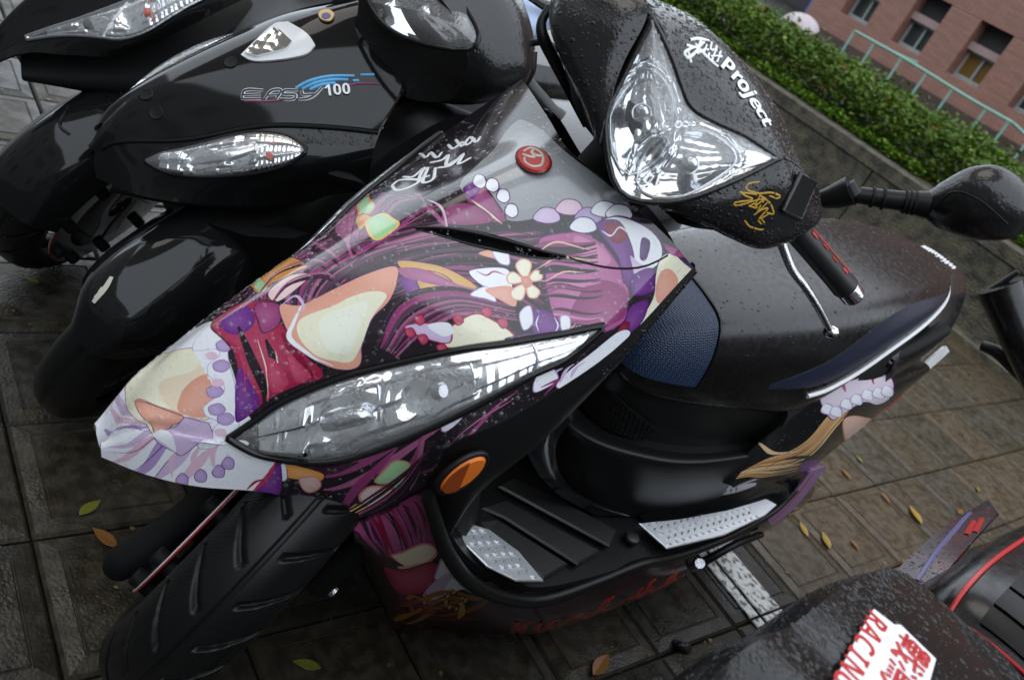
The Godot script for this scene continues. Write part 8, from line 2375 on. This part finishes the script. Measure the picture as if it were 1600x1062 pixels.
func far_handlebar() -> void:
	# the handlebar of a scooter that stands beyond the right edge
	var s := thing("scooter", "dark handlebar and lever of a scooter cut off by the right edge of the picture", "scooter", "scooters parked in a row")
	var g: Vector3 = V(3.9018, 0.0000, -0.7092)
	var base := V(2.55, 0.0, -0.36)
	part(s, "grip_flange", tube([V(2.1000, 0.7534, -0.6688), V(2.1000, 0.7957, -0.6540), V(2.1000, 0.8517, -0.6384)], [0.006, 0.009, 0.006], 12, 3), mats.rubber)
	part(s, "grip", tube([V(2.1000, 0.8039, -0.6503), V(2.1200, 0.7651, -0.5968), V(2.1400, 0.7152, -0.5206), V(2.2000, 0.6375, -0.4083)], [0.052, 0.046, 0.043, 0.04], 18, 4), mats.vinyl)
	part(s, "lever", tube([V(2.1600, 0.6609, -0.6081), V(2.1600, 0.6703, -0.5689), V(2.1800, 0.6576, -0.5009), V(2.2200, 0.6412, -0.4026)], [0.013, 0.016, 0.017, 0.015], 12, 4), mats.rubber)
	var stem: Vector3 = V(2.2000, 0.6375, -0.4083)
	part(s, "steering_stem", tube([stem, V(stem.x, 0.68, stem.z + 0.30), V(stem.x + 0.05, 0.24, stem.z + 0.42)], [0.05, 0.045, 0.04], 14, 3), mats.matte)
	var hx := stem.x
	var hz := stem.z + 0.36
	part(s, "handlebar_cover", loft([
		[V(hx - 0.16, 0.86, hz), V(hx - 0.15, 0.82, hz + 0.08), V(hx - 0.14, 0.76, hz), V(hx - 0.15, 0.82, hz - 0.08)],
		[V(hx - 0.06, 0.93, hz), V(hx - 0.05, 0.84, hz + 0.17), V(hx - 0.04, 0.74, hz), V(hx - 0.05, 0.84, hz - 0.17)],
		[V(hx + 0.08, 0.90, hz), V(hx + 0.08, 0.83, hz + 0.14), V(hx + 0.08, 0.74, hz), V(hx + 0.08, 0.83, hz - 0.14)]], 4, 5), mats.wet)
	part(s, "leg_shield", loft([
		[V(hx - 0.10, 0.74, hz + 0.16), V(hx + 0.04, 0.74, hz + 0.14), V(hx + 0.04, 0.74, hz - 0.14), V(hx - 0.10, 0.74, hz - 0.16)],
		[V(hx - 0.22, 0.50, hz + 0.16), V(hx - 0.02, 0.48, hz + 0.17), V(hx - 0.02, 0.48, hz - 0.17), V(hx - 0.22, 0.50, hz - 0.16)],
		[V(hx - 0.12, 0.26, hz + 0.12), V(hx + 0.05, 0.26, hz + 0.15), V(hx + 0.05, 0.26, hz - 0.15), V(hx - 0.12, 0.26, hz - 0.12)]], 4, 4), mats.gloss)
	wheel(s, Transform3D(Basis(V(0, 1, 0), 0.3), V(stem.x - 0.18, 0.235, stem.z + 0.36)), 0.235, 0.05, 1.0, false)

	# a pale blue crumpled bag lying on the tail of the scooter behind
	var n := FastNoiseLite.new()
	n.seed = 31
	n.frequency = 9.0
	var rows := []
	for i in 9:
		var row := []
		var a := PI * (i / 8.0)
		for k in 17:
			var th := TAU * (k % 16) / 16.0
			var d := V(sin(a) * cos(th), cos(a), sin(a) * sin(th))
			var r := 1.0 + 0.45 * n.get_noise_3dv(d * 0.6) + 0.3 * n.get_noise_3dv(d * 1.6)
			row.append(d * V(0.11, 0.06, 0.09) * r)
		rows.append(row)
	var blue := mat(lin(0.36, 0.45, 0.62), 0.4)
	var at := V(1.2204, 0.8300, -0.3384) * V(1, 1, 1)
	top("bag", shell(Surf.new(rows, V(0, 1, 0)), 32, 48, 0.001), blue, "pale blue crumpled plastic bag at the top, left of the printed scooter's handlebar", "bag", "", Transform3D(Basis(V(1, 0, 0), deg_to_rad(4)), V(0, 0, -1.27)) * Transform3D(Basis(), at))
